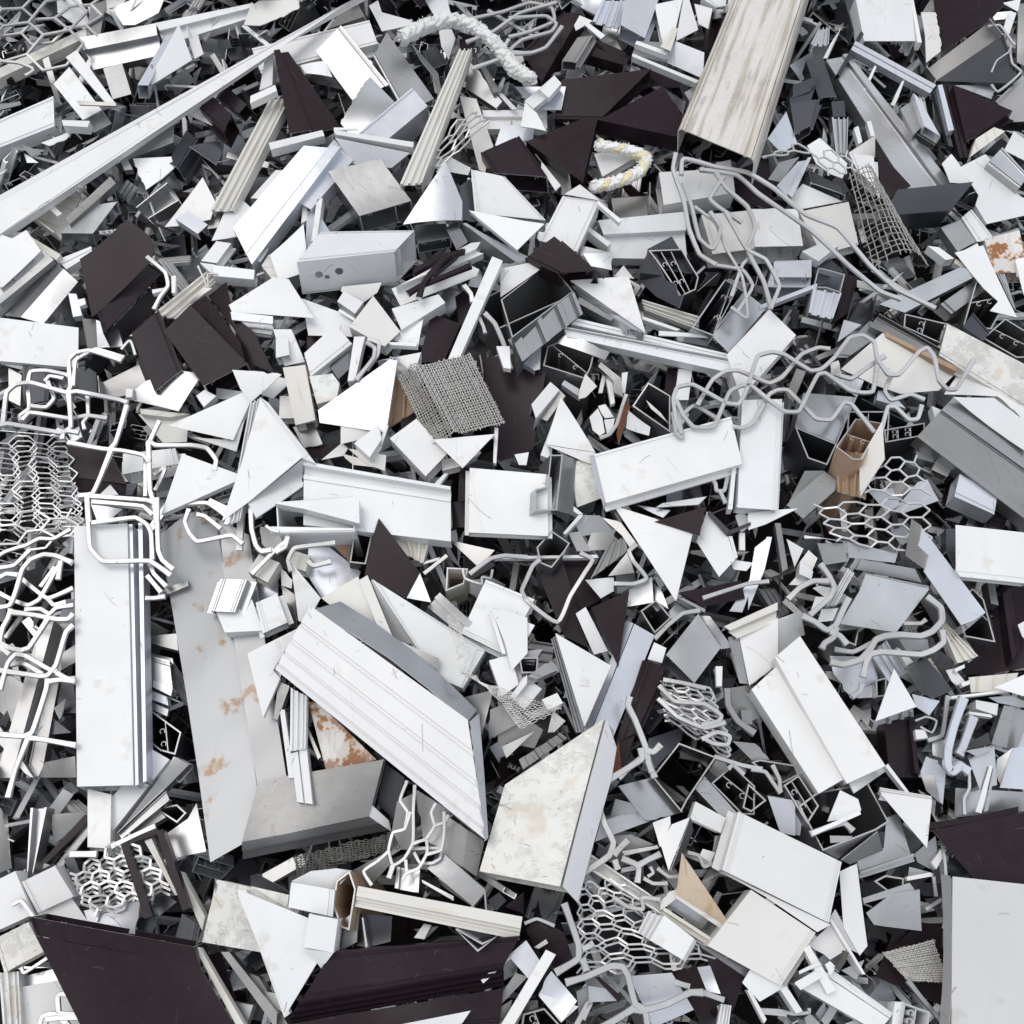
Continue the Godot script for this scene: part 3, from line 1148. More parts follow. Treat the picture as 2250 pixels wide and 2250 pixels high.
	put("plate w 0 ", "-709 740 -637 743 -629 717 -649 695 -678 672 / -53 .05 .1", "medium white sheet piece below and right of the broad bright silver box")
	put("trough c 28 ", "-889 679 -918 643 -831 573 -804 669 / -53 .05 .05", "cream channel seen from inside with a centre ridge")
	put("tube s 45 ", "-727 645 -762 575 -814 567 -780 627 / -53 -.25 .15", "silver box profile with open right end and screw ports above the crumpled brown box")
	put("tube g 25 ", "-544 654 -526 652 -534 584 -553 581 / -54 0 0", "small grey box profile offcut below and left of the long cream track profile")
	put("rib w 18 groove", "-814 514 -795 493 -754 528 -758 543 / -54 0 0", "small white ribbed profile piece left of the crumpled dark brown sheet box")
	put("rod w 4 ", "-1005 982 -54 -965 977 -54 -937 964 -54 -933 957 -54 -946 944 -54", "mid length white bent mesh strand below the coarse diamond mesh sheet")
	put("tube g 20 ", "-862 291 -837 277 -829 217 -850 228 / -54 0 0", "medium grey box profile offcut below and left of the clean white rectangular plate")
	put("tube k 30 ", "-834 295 -787 277 -787 232 -830 225 / -54 0 .3", "medium dark slate box profile offcut below the clean white rectangular plate")
	put("plate b 0 ", "-741 151 -663 128 -630 72 -726 89 / -54 .1 .1", "dark slotted plate seen through the coarse mesh at left")
	put("plate l 0 ", "-683 38 -628 26 -648 11 -671 11 / -54 .1 .2", "small lilac white sheet piece above the very long white flat panel")
	put("plate w 0 ", "-655 70 -640 53 -673 54 / -53 .1 .2", "small white triangular sheet piece below and right of the dark slotted plate")
	put("hex w 2.4 n4x6", "-859 159 -739 159 -693 -4 -829 -4 / -54 0 0", "topmost sheet of stack of hexagonal aluminium mesh sheets at the left edge")
	put("rib g 30 chanL", "-710 -163 -688 -163 -693 -396 -719 -400 / -53 0 0", "large grey ribbed profile piece right of the long grey bar")
	put("bar g 20 ", "-765 -321 -760 -348 -710 -396 -697 -402 / -44 0 0", "medium grey strip under the long grey bar")
	put("plate g 0 ", "-691 -214 -669 -198 -661 -224 -688 -238 / -53 .1 .1", "small grey sheet piece left of the very long white flat panel")
	put("plate g 0 ", "-689 -297 -670 -284 -678 -314 / -53 .2 .2", "small grey triangular sheet piece below and left of the very long white flat panel")
	put("plate g 0 ", "-688 -378 -643 -370 -638 -400 -697 -399 / -53 .1 .2", "medium grey sheet piece below the very long white flat panel")
	put("bar g 20 ", "-565 -185 -562 -195 -512 -208 -518 -181 / -54 0 0", "small grey strip left of the big folded grey sheet")
	put("tube w 35 ", "-516 1026 -493 965 -263 1014 -282 1071 / -53 .1 .1", "white box profile with crooked right end under the long beam")
	put("tube s 50 ", "-245 1032 -269 976 -208 867 -152 906 / -53 -.2 .2", "tall pale silver box panel with bowed side leaning behind the cream track")
	put("tube k 30 ", "-176 1008 -151 1022 -125 978 -160 960 / -54 0 0", "small dark slate box profile offcut above the cream ribbed track")
	put("plate g 0 ", "-194 1006 -144 953 -140 926 -179 975 / -49 -.4 0", "small grey sheet piece right of the tall pale silver box panel")
	put("plate w 0 ", "-148 1078 -122 1065 -112 1034 -125 989 -140 1025 / -53 .4 .1", "small white sheet piece above the cream ribbed track")
	put("rib w 25 step", "-57 858 -51 820 67 821 67 859 / -54 0 0", "medium white ribbed profile piece left of the white star of crossed narrow cuts")

func pile_1() -> void:
	put("tube w 30 ", "-440 715 -424 714 -466 649 -481 650 / -54 0 0", "small white box profile offcut above and left of the big lilac white channel")
	put("plate b 0 ", "-356 356 -316 348 -354 324 / -54 .1 .1", "small dark brown triangular sheet piece above and left of the grey white box offcut")
	put("plate b 0 ", "-342 138 -288 142 -301 118 -332 121 / -53 .1 .3", "small dark brown sheet piece above and left of the long white channel box")
	put("tube b 45 ", "101 1097 137 1088 58 941 19 1018 / -53 .2 .1", "brown box profile running under the looped aluminium strands at the top")
	put("rib l 25 three", "182 1140 235 1151 216 1078 160 1081 / -54 -.2 .1", "medium lilac white ribbed profile piece left of the lilac white box profile")
	put("plate w 0 ", "366 1132 401 1113 391 1071 373 1084 / -54 .2 .2", "small white sheet piece above and left of the big weathered cream box panel")
	put("trough b 25 ", "406 1126 435 1143 386 974 372 977 / -54 -.3 0", "medium dark brown upturned channel left of the big weathered cream box panel")
	put("tube w 30 ", "436 1147 461 1147 455 1105 434 1120 / -54 0 0", "small white box profile offcut under the big weathered cream box panel")
	put("plate b 0 ", "414 708 478 736 481 627 415 655 / -53 0 .2", "large dark brown sheet piece above and left of the second long wire")
	put("tube b 20 ", "266 291 283 291 275 236 259 244 / -54 0 0", "small dark brown box profile offcut left of the long zigzag strip")
	put("tube b 30 ", "81 -62 130 -60 141 -124 99 -149 / -54 0 0", "large dark brown box profile offcut above and right of the long dark bronze profile")
	put("hex w 5 n2x2", "-1037 1114 -874 1158 -856 975 -1004 934 / -54 0 0", "coarse diamond mesh sheet in the top left corner")
	put("weave g 1 n12x10", "20 1187 101 1187 100 1129 26 1117 / -54 0 0", "medium grey woven wire cloth left of the looped aluminium strand")
	put("tube k 30 ", "671 1147 693 1147 696 1063 676 1056 / -54 0 0", "small dark slate box profile offcut left of the white square channel")
	put("tube g 20 ", "807 1109 819 1097 815 975 801 1030 / -54 0 0", "small grey box profile offcut below and right of the white square channel")
	put("plate w 0 ", "990 1142 1023 1142 1013 1111 / -54 .3 0", "small white triangular sheet piece right of the large dark brown sheet")
	put("tube g 30 ", "1017 1130 1034 1128 1007 965 991 985 / -53 .3 0", "medium grey box profile offcut above and right of the black triangular box mouth")
	put("plate s 0 ", "855 918 937 918 925 891 / -54 0 .3", "small silver triangular sheet piece above the dark brown triangular box end")
	put("plate k 0 ", "589 1011 617 1009 619 939 592 934 / -53 .2 .2", "medium dark slate sheet piece above and left of the long silver beam")
	put("tube w 20 ", "649 1054 622 1010 604 973 612 973 / -38 0 0", "tiny white box profile offcut above and left of the long silver beam")
	put("rib s 20 three", "589 1026 625 1026 633 1075 610 1067 / -54 0 0", "small silver ribbed profile piece above and left of the long silver beam")
	put("tube b 30 ", "591 482 616 479 589 402 565 385 / -54 0 0", "medium dark brown box profile offcut right of the lilac grey clip profile")
	put("trough k 30 ", "604 443 644 440 632 391 585 391 / -54 0 0", "medium dark slate upturned channel left of the long silver angle piece")
	put("mouth k 60 ", "663 -280 765 -246 741 -272 667 -283 / -54 0 0", "medium dark slate hollow profile end left of the white triangular plate tip")
	put("tube b 30 ", "763 23 809 25 787 -7 759 -2 / -54 0 0", "medium dark brown box profile offcut below and right of the pale box offcut")
	put("plate k 0 ", "698 11 727 15 719 3 / -53 .1 .1", "tiny dark slate triangular sheet piece above and left of the white rectangular plate")
	put("plate k 0 ", "677 -19 698 -22 691 -45 683 -38 / -53 .1 .1", "small dark slate sheet piece above the long notched lilac plate")
	put("plate b 0 ", "495 -598 596 -601 584 -705 500 -669 528 -615 / -53 .1 .1", "dark brown sheet under the folded wire screen at the lower right")
	put("tube w 20 ", "-869 980 -849 995 -753 860 -776 868 / -42 .1 .1", "medium white box profile offcut below and right of the dirty cream channel")
	put("bar w 20 ", "-851 823 -847 810 -800 806 -798 821 / -42 0 0", "small white strip right of the pale box profile")
	put("tube b 42 ", "-582 892 -594 851 -539 781 -527 824 / -35 .15 -.1", "small square brown tube offcut beside the ribbed cream track")
	put("plate k 0 ", "-602 757 -552 786 -541 746 -545 710 / -42 -.1 -.3", "medium dark slate sheet piece below the small square brown tube offcut")
	put("bar g 12 ", "-732 739 -722 744 -701 706 -717 704 / -42 0 0", "small grey strip below and left of the broad bright silver box")
	put("bar c 10 ", "-884 670 -888 662 -824 600 -816 606 / -42 0 0", "small cream stained strip under the very long white beam")
	put("angle c 20 ", "-855 706 -838 715 -782 657 -818 665 / -42 .2 0", "small cream stained angle offcut under the very long white beam")
	put("bar g 16 ", "-740 688 -727 673 -798 580 -807 594 / -40 0 0", "medium grey strip above and left of the crumpled dark brown sheet box")
	put("plate w 0 ", "-564 675 -538 626 -546 594 -592 584 -631 585 / -42 .1 .2", "medium white sheet piece below and left of the long cream track profile")
	put("plate w 0 ", "-512 663 -464 609 -484 556 -537 543 / -42 .05 -.1", "medium white sheet piece below and left of the big lilac white channel")
	put("bar c 15 ", "-867 547 -861 553 -804 516 -810 504 / -42 0 0", "small cream stained strip left of the crumpled dark brown sheet box")
	put("rib c 20 three", "-465 888 -424 894 -503 609 -544 608 / -42 .1 -.1", "long cream track profile with three dirty ribs")
	put("rib c 20 three", "-534 490 -494 493 -579 381 -622 396 / -42 .1 -.1", "lower cream ribbed track offcut beside the brown boxes")
	put("tube w 30 ", "-841 528 -824 513 -906 400 -942 435 / -42 0 0", "white box profile with a ledge at the left edge")
	put("tube w 30 ", "-927 555 -836 516 -833 514 -893 437 / -27 0 .05", "large white box profile offcut below and left of the very long white beam")
	put("plate w 0 ", "-862 552 -830 509 -886 434 -919 513 / -23 .05 .05", "large white sheet piece below and left of the very long white beam")
	put("rib s 40 ridgeL", "-814 502 -767 461 -816 377 -886 396 / -42 .1 0", "pale angle profile with an orange rust drip at the left edge")
	put("chan g 20 ", "-743 379 -721 381 -705 327 -727 323 / -42 -.3 0", "medium grey channel offcut right of the clean white rectangular plate")
	put("tube s 30 ", "-717 374 -675 354 -663 321 -706 318 / -33 0 0", "medium silver box profile offcut left of the tall charcoal brown box tube")
	put("plate cw 0 ", "-624 196 -536 192 -537 144 -577 144 / -42 .1 .1", "medium cream white sheet piece left of the long white triangular plate")
	put("plate w 0 ", "-499 246 -452 236 -458 221 -497 226 / -42 .1 .1", "small white sheet piece above the long white triangular plate")
	put("bar g 30 ", "-720 -172 -701 -167 -724 -404 -747 -404 / -32 0 0", "long grey bar seen through the coarse mesh cells at lower left")
	put("tube s 30 ", "-557 -217 -559 -253 -510 -270 -520 -227 / -42 0 0", "medium silver box profile offcut left of the big folded grey sheet")
	put("bar s 10 ", "-548 -255 -547 -265 -509 -283 -508 -272 / -36 0 0", "small silver strip between the big folded grey sheet and the very long white flat panel")
	put("bar l 20 ", "-546 -272 -544 -285 -513 -296 -517 -283 / -42 0 0", "small lilac white strip below and right of the very long white flat panel")
	put("bar s 10 ", "-546 -288 -542 -300 -513 -312 -512 -302 / -42 0 0", "small silver strip between the very long white flat panel and the big folded grey sheet")
	put("mouth k 40 web1", "-542 -300 -489 -336 -494 -369 -517 -363 -536 -349 / -42 0 0", "medium dark slate hollow profile end above the pale flat bar")
	put("tube w 20 ", "-534 -369 -497 -378 -502 -402 -533 -402 / -42 0 0", "medium white box profile offcut above the pale flat bar")
	put("tube w 20 ", "-493 -373 -468 -385 -485 -408 -509 -408 / -33 0 0", "medium white box profile offcut under the pale flat bar")
	put("plate l 0 ", "-457 -13 -366 -99 -363 -144 -402 -219 / -42 .1 .1", "large lilac white sheet piece right of the small silver square box")
	put("hex w 3.5 n3x2", "-830 13 -713 23 -686 -36 -817 -55 / -42 0 0", "large white hexagonal mesh above and left of the very long white flat panel")
	put("plate g 0 ", "-736 -476 -736 -445 -705 -528 -726 -535 / -42 .3 .1", "medium grey sheet piece left of the upright silver U channel")

func pile_2() -> void:
	put("plate s 0 ", "-606 -467 -604 -484 -638 -529 -645 -522 / -42 .1 .1", "small silver sheet piece below and right of the thin dark rod")
	put("plate s 0 ", "-603 -483 -596 -504 -631 -511 -634 -532 / -39 .1 .1", "tiny silver sheet piece below and left of the short grey white vertical strip")
	put("plate g 0 ", "-661 -454 -612 -451 -610 -457 -655 -496 / -42 .1 .2", "medium grey sheet piece above the thin dark rod")
	put("tube g 20 ", "-513 -444 -497 -458 -535 -482 -549 -484 / -42 0 0", "small grey box profile offcut below the pale flat bar")
	put("plate s 0 ", "-454 -439 -434 -505 -480 -514 -495 -482 -464 -460 / -42 .05 .1", "medium silver sheet piece below the big folded grey sheet")
	put("mouth g 40 ", "-513 -446 -483 -440 -468 -452 -480 -466 / -42 0 0", "small grey hollow profile end above the dark strap edge")
	put("plate k 0 ", "-506 -560 -467 -573 -490 -591 -503 -577 / -42 .1 .2", "small dark slate sheet piece below the dark strap edge")
	put("tube k 30 ", "-458 -588 -431 -604 -434 -628 -465 -624 / -42 0 0", "medium dark slate box profile offcut below the dark strap edge")
	put("plate k 0 ", "-518 -593 -491 -595 -499 -619 -518 -615 / -42 .2 .1", "small dark slate sheet piece below and left of the dark strap edge")
	put("tube k 30 ", "-629 -516 -616 -512 -589 -561 -603 -561 / -29 0 0", "small dark slate box profile offcut above and right of the white square box offcut")
	put("tube s 20 ", "-667 -669 -625 -659 -613 -673 -669 -682 / -42 0 0", "medium silver box profile offcut above the white box tube")
	put("plate b 0 ", "-422 -643 -399 -637 -370 -704 -382 -701 / -42 .1 .1", "medium dark brown sheet piece right of the big dark brown scratched parallelogram panel")
	put("tube s 60 ", "-333 1036 -382 991 -309 893 -238 917 / -42 .1 .35", "bent silver box tube with a square open mouth facing up")
	put("plate w 0 ", "-412 961 -362 965 -347 931 -400 942 / -42 .1 .2", "small white sheet piece left of the bent silver box tube")
	put("angle w 18 ", "-481 983 -465 991 -460 907 -485 898 / -42 .2 0", "small white angle offcut above and left of the long dark brown profile")
	put("trough k 25 ", "-124 967 -103 1029 -85 1018 -132 942 / -42 0 0", "small dark slate upturned channel above the cream ribbed track")
	put("tube g 25 ", "-80 959 -19 867 -30 855 -90 908 / -42 .2 .2", "worn grey triangular box offcut right of the cream track")
	put("plate cw 0 lip1", "-100 880 -68 868 -35 759 -50 704 -61 711 / -42 .2 .1", "cream strip with rust spots under the hexagonal wire")
	put("plate l 0 ", "-19 809 42 806 39 777 -32 766 / -42 0 .2", "medium lilac white sheet piece above the square dark brown box tube")
	put("bar w 8 ", "-27 887 -19 889 10 850 0 849 / -42 0 0", "tiny white strip below and right of the worn grey triangular box offcut")
	put("plate w 0 ", "-153 715 -118 734 -76 708 -81 695 / -42 .1 .3", "medium white sheet piece above the lilac triangular plate")
	put("plate b 0 ", "-60 301 64 313 35 135 -21 114 -60 264 / -42 .05 .1", "dark brown box plate right of the woven square")
	put("plate g 0 ", "-364 172 -328 176 -312 139 -343 135 / -42 .2 .2", "medium grey sheet piece below the chalky mortar covered tube")
	put("plate k 0 ", "-188 -381 -156 -403 -171 -459 -194 -440 / -42 .1 .2", "medium dark slate sheet piece right of the long shiny grey frame box")
	put("tube g 30 ", "-94 -456 -63 -476 -70 -526 -98 -509 / -42 0 0", "medium grey box profile offcut above the grey Y ended channel")
	put("tube g 30 ", "-63 -476 -39 -491 -50 -539 -70 -526 / -42 0 0", "medium grey box profile offcut below and left of the big white mitred box slab")
	put("tube g 20 ", "-352 -536 -310 -513 -303 -528 -343 -551 / -42 0 0", "medium grey box profile offcut left of the strip of dark diamond wire mesh")
	put("plate k 0 ", "-368 -538 -358 -536 -314 -558 -312 -562 -367 -552 / -40 .1 .2", "small dark slate sheet piece above the large scuffed white triangular plate")
	put("tube k 20 ", "-34 -571 -18 -560 -8 -571 -22 -584 / -42 0 0", "small dark slate box profile offcut below and right of the grey Y ended channel")
	put("plate b 0 ", "-10 -579 16 -560 16 -588 / -42 .1 .2", "small dark brown triangular sheet piece below the big white mitred box slab")
	put("tube l 40 ", "226 1133 294 1133 262 1035 215 1067 / -42 0 .1", "lilac white box profile hanging from the top edge beside the wedge offcut")
	put("tube w 30 ", "284 1116 297 1014 315 1022 340 1125 / -42 .1 .1", "medium white box profile offcut right of the lilac white box profile")
	put("plate w 0 lip0", "353 1134 369 1059 322 1023 341 1125 / -42 -.2 .1", "medium white sheet piece right of the lilac white box profile")
	put("tube w 30 ", "379 1136 430 1136 426 1115 408 1111 / -42 0 0", "small white box profile offcut above and left of the big weathered cream box panel")
	put("chan g 30 ", "247 1022 296 1018 302 967 234 987 / -42 0 0", "medium grey channel offcut below and left of the white drip edge strip")
	put("angle l 25 ", "318 1009 373 982 371 938 301 975 / -42 .2 .5", "medium lilac white angle offcut left of the big weathered cream box panel")
	put("rib b 40 step", "141 990 171 1025 225 1000 218 968 / -42 0 .3", "short brown stepped profile with a bronze coloured lower face")
	put("tube g 30 ", "330 890 356 911 357 896 338 871 / -42 0 0", "small grey box profile offcut under the big weathered cream box panel")
	put("tube s 25 ", "282 352 284 337 337 326 345 337 / -42 0 0", "small silver box profile offcut right of the long white grooved rail")
	put("rib w 30 flat", "283 282 306 282 296 222 272 222 / -42 0 0", "medium white ribbed profile piece left of the long zigzag strip")
	put("tube b 40 ", "27 -53 80 -69 117 -206 80 -187 / -42 .1 .1", "long dark bronze profile with a centre groove in the hollow below the square white plate")
	put("plate s 0 ", "221 -102 233 -117 242 -146 222 -129 / -42 .3 .1", "small silver sheet piece below the large bright white triangular plate")
	put("tube s 25 ", "242 -150 261 -127 288 -146 246 -162 / -42 0 0", "small silver box profile offcut below the large bright white triangular plate")
	put("plate g 0 ", "-21 -291 46 -333 33 -359 -21 -348 / -42 .1 .2", "large grey sheet piece above the big white mitred box slab")
	put("plate g 0 ", "322 -271 358 -266 383 -307 340 -326 321 -306 / -42 .1 .2", "medium grey sheet piece left of the big white two step profile lid")
	put("plate g 0 ", "325 -349 357 -353 377 -376 352 -377 / -42 .1 .2", "small grey sheet piece right of the dark grey box mouth")
	put("plate g 0 ", "145 -484 169 -482 202 -496 156 -505 / -42 .1 .2", "medium grey sheet piece above and right of the forked mesh strand to the")
	put("plate b 0 ", "219 -662 262 -652 278 -704 251 -722 / -42 .1 .1", "large dark brown sheet piece left of the brown sheet piece")
	put("plate b 0 ", "844 1139 981 1126 977 1110 947 1077 848 1012 / -42 .1 .15", "large dark brown sheet at the top right edge")
	put("angle w 25 ", "987 1100 1003 1096 979 1040 967 1047 / -42 0 0", "small white angle offcut above the black triangular box mouth")
	put("plate s 0 ", "926 875 978 922 987 912 979 828 952 830 / -42 .2 .2", "medium silver sheet piece above and right of the dark brown triangular box end")
	put("rib b 25 groove", "823 910 848 910 849 735 833 732 / -42 0 0", "medium dark brown ribbed profile piece left of the dark brown triangular box end")
	put("bar k 12 ", "807 892 817 906 824 759 816 762 / -42 0 0", "small dark slate strip left of the dark brown triangular box end")
	put("tube k 30 ", "570 967 603 989 618 879 585 875 / -39 0 0", "medium dark slate box profile offcut above and left of the long silver beam")
	put("tube k 25 ", "525 862 590 925 567 862 522 783 / -28 0 0", "medium right-leaning dark slate box profile offcut above and right of the lilac scrap plate")
	put("tube k 25 ", "609 868 634 871 632 833 608 833 / -42 0 0", "small dark slate box profile offcut left of the long silver beam")
	put("plate w 0 ", "506 641 533 669 604 636 523 619 / -42 0 .2", "medium white sheet piece above and right of the white box end")
	put("tube k 30 ", "531 492 566 507 583 486 539 447 / -42 0 0", "medium dark slate box profile offcut right of the square lilac white plate")
	put("plate g 0 ", "608 462 653 446 652 433 607 449 / -42 .1 .2", "small grey sheet piece below and right of the second long wire")
	put("plate l 0 ", "575 379 603 367 560 337 / -42 .1 .1", "small lilac white triangular sheet piece above and right of the long zigzag strip")

func pile_3() -> void:
	put("trough k 30 ", "586 224 617 243 666 206 658 179 / -42 0 0", "medium dark slate upturned channel below the greenish grey plate")
	put("plate g 0 ", "505 85 475 87 454 49 447 36 / -42 .2 .3", "small grey sheet piece below and right of the tall scratched white panel")
	put("tube l 20 ", "608 217 613 235 634 230 655 201 / -33 0 0", "small lilac white box profile offcut below and left of the greenish grey plate")
	put("bar s 20 ", "664 127 698 116 696 104 662 114 / -42 0 0", "small silver strip above and right of the upper torn sheet of hexagonal mesh")
	put("bar g 10 ", "644 111 645 106 686 83 688 86 / -42 0 0", "tiny grey strip right of the upper torn sheet of hexagonal mesh")
	put("tube g 20 ", "693 109 716 94 704 76 681 89 / -33 0 0", "small grey box profile offcut left of the long grey box beam")
	put("plate l 0 ", "657 69 673 73 687 37 630 18 617 25 / -42 .1 .1", "medium lilac white sheet piece below and right of the upper torn sheet of hexagonal mesh")
	put("plate l 0 ", "576 55 614 58 625 31 603 18 / -42 .1 .2", "medium lilac white sheet piece below the upper torn sheet of hexagonal mesh")
	put("plate l 0 ", "483 -220 544 -223 552 -253 545 -283 507 -284 485 -242 / -42 .05 .1", "large lilac white sheet piece above and right of the big white two step profile lid")
	put("plate g 0 ", "590 -194 635 -194 636 -211 601 -211 / -42 0 .2", "small grey sheet piece above the shiny slate grey curved plate")
	put("plate l 0 ", "518 -285 524 -271 545 -265 543 -284 / -40 .1 .1", "small lilac white sheet piece above and right of the big white two step profile lid")
	put("tube b 40 ", "551 -320 591 -316 592 -401 551 -401 / -42 0 .1", "dark brown sheet box below the white triangle at lower right")
	put("bar b 20 ", "585 -320 592 -320 589 -398 583 -398 / -29 0 0", "small dark brown strip right of the dark brown sheet box")
	put("rib b 25 step", "763 -121 781 -107 778 -207 759 -227 / -42 0 0", "medium dark brown ribbed profile piece on top of the dark brown torn sheet")
	put("plate k 0 ", "565 -549 602 -547 600 -566 576 -565 / -42 .1 .2", "small dark slate sheet piece above and left of the tall pale grey rectangular panel")
	put("plate k 0 ", "577 -569 599 -566 596 -593 / -42 .2 .1", "small dark slate triangular sheet piece right of the shiny silver plate")
	put("plate b 0 ", "524 -633 565 -599 593 -605 590 -634 / -42 .1 .1", "medium dark brown sheet piece above the folded piece of woven wire screen")
	put("bar g 0 ", "-824 859 -818 849 -748 846 -749 854 / -30 0 0", "small grey strip left of the very long white beam")
	put("angle l 18 ", "-585 602 -605 585 -561 552 -545 572 / -30 0 0", "small lilac white angle offcut below and left of the long cream track profile")
	put("tube w 25 ", "-526 537 -500 534 -521 490 -548 493 / -31 -.1 0", "small white box profile offcut above and right of the lower cream ribbed track offcut")
	put("bar g 12 ", "-820 508 -809 496 -887 404 -892 416 / -30 0 0", "medium grey strip above and left of the pale angle profile")
	put("tube b 45 ", "-711 379 -650 507 -619 481 -688 328 / -31 .1 -.3", "large dark brown box profile offcut below the crumpled dark brown sheet box")
	put("bar w 10 ", "-550 490 -528 487 -452 463 -452 457 -523 463 / -30 0 0", "small white strip above and right of the lower cream ribbed track offcut")
	put("bar l 15 ", "-772 426 -758 425 -741 381 -756 378 / -30 0 0", "small lilac white strip below and left of the crumpled dark brown sheet box")
	put("bar w 10 ", "-754 413 -742 416 -738 404 -749 399 / -30 0 0", "tiny white strip below and left of the crumpled dark brown sheet box")
	put("tube w 12 ", "-449 357 -410 350 -411 342 -443 347 / -30 0 0", "tiny white box profile offcut right of the right hand brown sheet")
	put("plate w 0 lip2", "-881 376 -741 353 -733 278 -875 295 / -31 .05 .1", "clean white rectangular plate at the left edge above the coarse mesh")
	put("trough g 25 ", "-697 261 -631 302 -607 248 -690 229 / -30 0 0", "open grey profile end with screw ports under the charcoal tube")
	put("bar c 12 ", "-617 199 -536 189 -566 183 -614 189 / -30 0 0", "small cream stained strip below the silver sheet wedge")
	put("tube w 40 ", "-634 116 -550 126 -540 98 -629 79 / -30 0 0", "medium white box profile offcut right of the dark slotted plate")
	put("plate sr 0 ", "-552 -34 -515 2 -469 0 -354 -479 -425 -520 / -30 -.05 .05", "big folded grey sheet with orange rust along its left edge and a long crease")
	add("plate sr 0 ", "-472 4 -414 -29 -322 -421 -352 -480 / -32 .12 .05")
	put("rib s 30 chanU", "-678 -546 -670 -534 -664 -446 -687 -447 / -30 0 .05", "upright silver U channel behind the coarse mesh near the left edge")
	put("bar b 16 ", "-609 -456 -600 -462 -653 -523 -661 -521 / -30 0 0", "thin dark rod lying behind the crossed hexagonal mesh bundle")
	put("tube w 25 ", "-524 -364 -498 -378 -566 -479 -574 -432 / -30 0 0", "large white box profile offcut below the very long white flat panel")
	put("tube s 20 ", "-487 -376 -465 -387 -552 -477 -562 -482 / -28 .1 .1", "pale flat bar leaning right of the grey white vertical strip")
	put("rib s 20 chanL", "-498 -421 -490 -436 -551 -490 -556 -482 / -20 0 0", "medium silver ribbed profile piece below and left of the pale flat bar")
	put("hex w 3.5 n5x4", "-612 -546 -540 -497 -474 -567 -567 -603 / -26 0 0", "lowest sheet of bundle of hexagonal mesh sheets under two dark straps at lower left")
	put("plate l 0 ", "-587 -585 -510 -573 -514 -616 -577 -605 / -21 .1 .1", "medium lilac white sheet piece above the big dark brown scratched parallelogram panel")
	put("tube w 30 ", "-664 -682 -605 -673 -567 -731 -654 -732 / -30 .05 .1", "white box tube in the bottom left corner behind bent mesh strands")
	put("rib b 28 step", "-458 972 -432 979 -324 816 -417 788 / -30 -.1 .1", "long dark brown profile with a raised fin pointing up beside the cream track")
	put("plate s 0 ", "-271 913 -223 860 -260 784 -304 783 -321 804 / -30 -.1 .1", "large silver sheet piece left of the lilac silver box offcut")
	put("bar g 15 ", "-69 962 -58 962 -25 885 -35 878 / -30 0 0", "small grey strip above the worn grey triangular box offcut")
	put("bar w 14 ", "-378 629 -371 630 -368 582 -378 575 / -30 0 0", "small white strip left of the large square silver box offcut")
	put("plate l 0 ", "-369 601 -352 606 -327 561 -347 527 -366 521 / -31 -.2 0", "medium lilac white sheet piece below and right of the big lilac white channel")
	put("tube k 30 ", "-175 569 -119 575 -109 545 -169 532 / -30 0 0", "medium dark slate box profile offcut below the lilac triangular plate")
	put("plate w 0 ", "-474 510 -444 523 -431 519 -444 492 / -31 .1 0", "small white sheet piece under the big lilac white channel")
	put("rib c 30 groove", "-430 508 -401 478 -374 422 -393 419 -441 484 / -30 0 0", "medium cream stained ribbed profile piece below the big lilac white channel")
	put("plate w 0 ", "-364 412 -300 387 -270 366 -274 341 -350 346 / -31 .05 .2", "large white sheet piece above the grey white box offcut")
	put("plate cw 0 ", "-296 438 -227 445 -234 428 -261 409 -298 430 / -30 0 .3", "medium cream white sheet piece above and right of the grey white box offcut")
	put("chan b 25 ", "-139 384 -88 364 -115 291 -158 289 / -30 0 0", "dark bronze channel with a lighter web left of the long white bar")
	put("plate w 0 ", "-396 259 -367 250 -399 220 -421 229 / -30 .1 .2", "small white sheet piece right of the small white triangle")
	put("tube w 20 ", "-387 223 -368 223 -360 181 -385 181 / -30 0 0", "small white box profile offcut below and left of the chalky mortar covered tube")
	put("plate b 0 ", "-357 25 -327 24 -325 -13 -341 -8 / -30 .1 .1", "small dark brown sheet piece left of the long white channel box")
	put("plate r 0 ", "-302 -23 -252 -29 -255 -71 -288 -37 / -31 .1 .1", "medium rust brown sheet piece left of the small black box mouth")
	put("plate l 0 ", "-319 -49 -286 -49 -236 -87 -240 -101 -295 -128 -319 -92 / -31 0 .1", "large lilac white sheet piece below and left of the small black box mouth")
	put("plate g 0 ", "-357 -110 -336 -126 -328 -179 -344 -178 / -31 .3 .1", "medium grey sheet piece below and left of the narrow lilac white triangular plate")
	put("plate g 0 ", "-76 -288 -28 -277 -44 -341 -78 -304 / -30 .1 .2", "medium grey sheet piece right of large white ribbed panel and below small silver stepped clip")
	put("plate g 0 ", "-32 -305 6 -290 17 -322 -34 -347 / -30 .1 .2", "medium grey sheet piece above the big white mitred box slab")
	put("wmesh d 1 n26x9", "-304 -512 -159 -479 -158 -502 -300 -540 / -30 0 0", "strip of dark diamond wire mesh below the grey frame box")

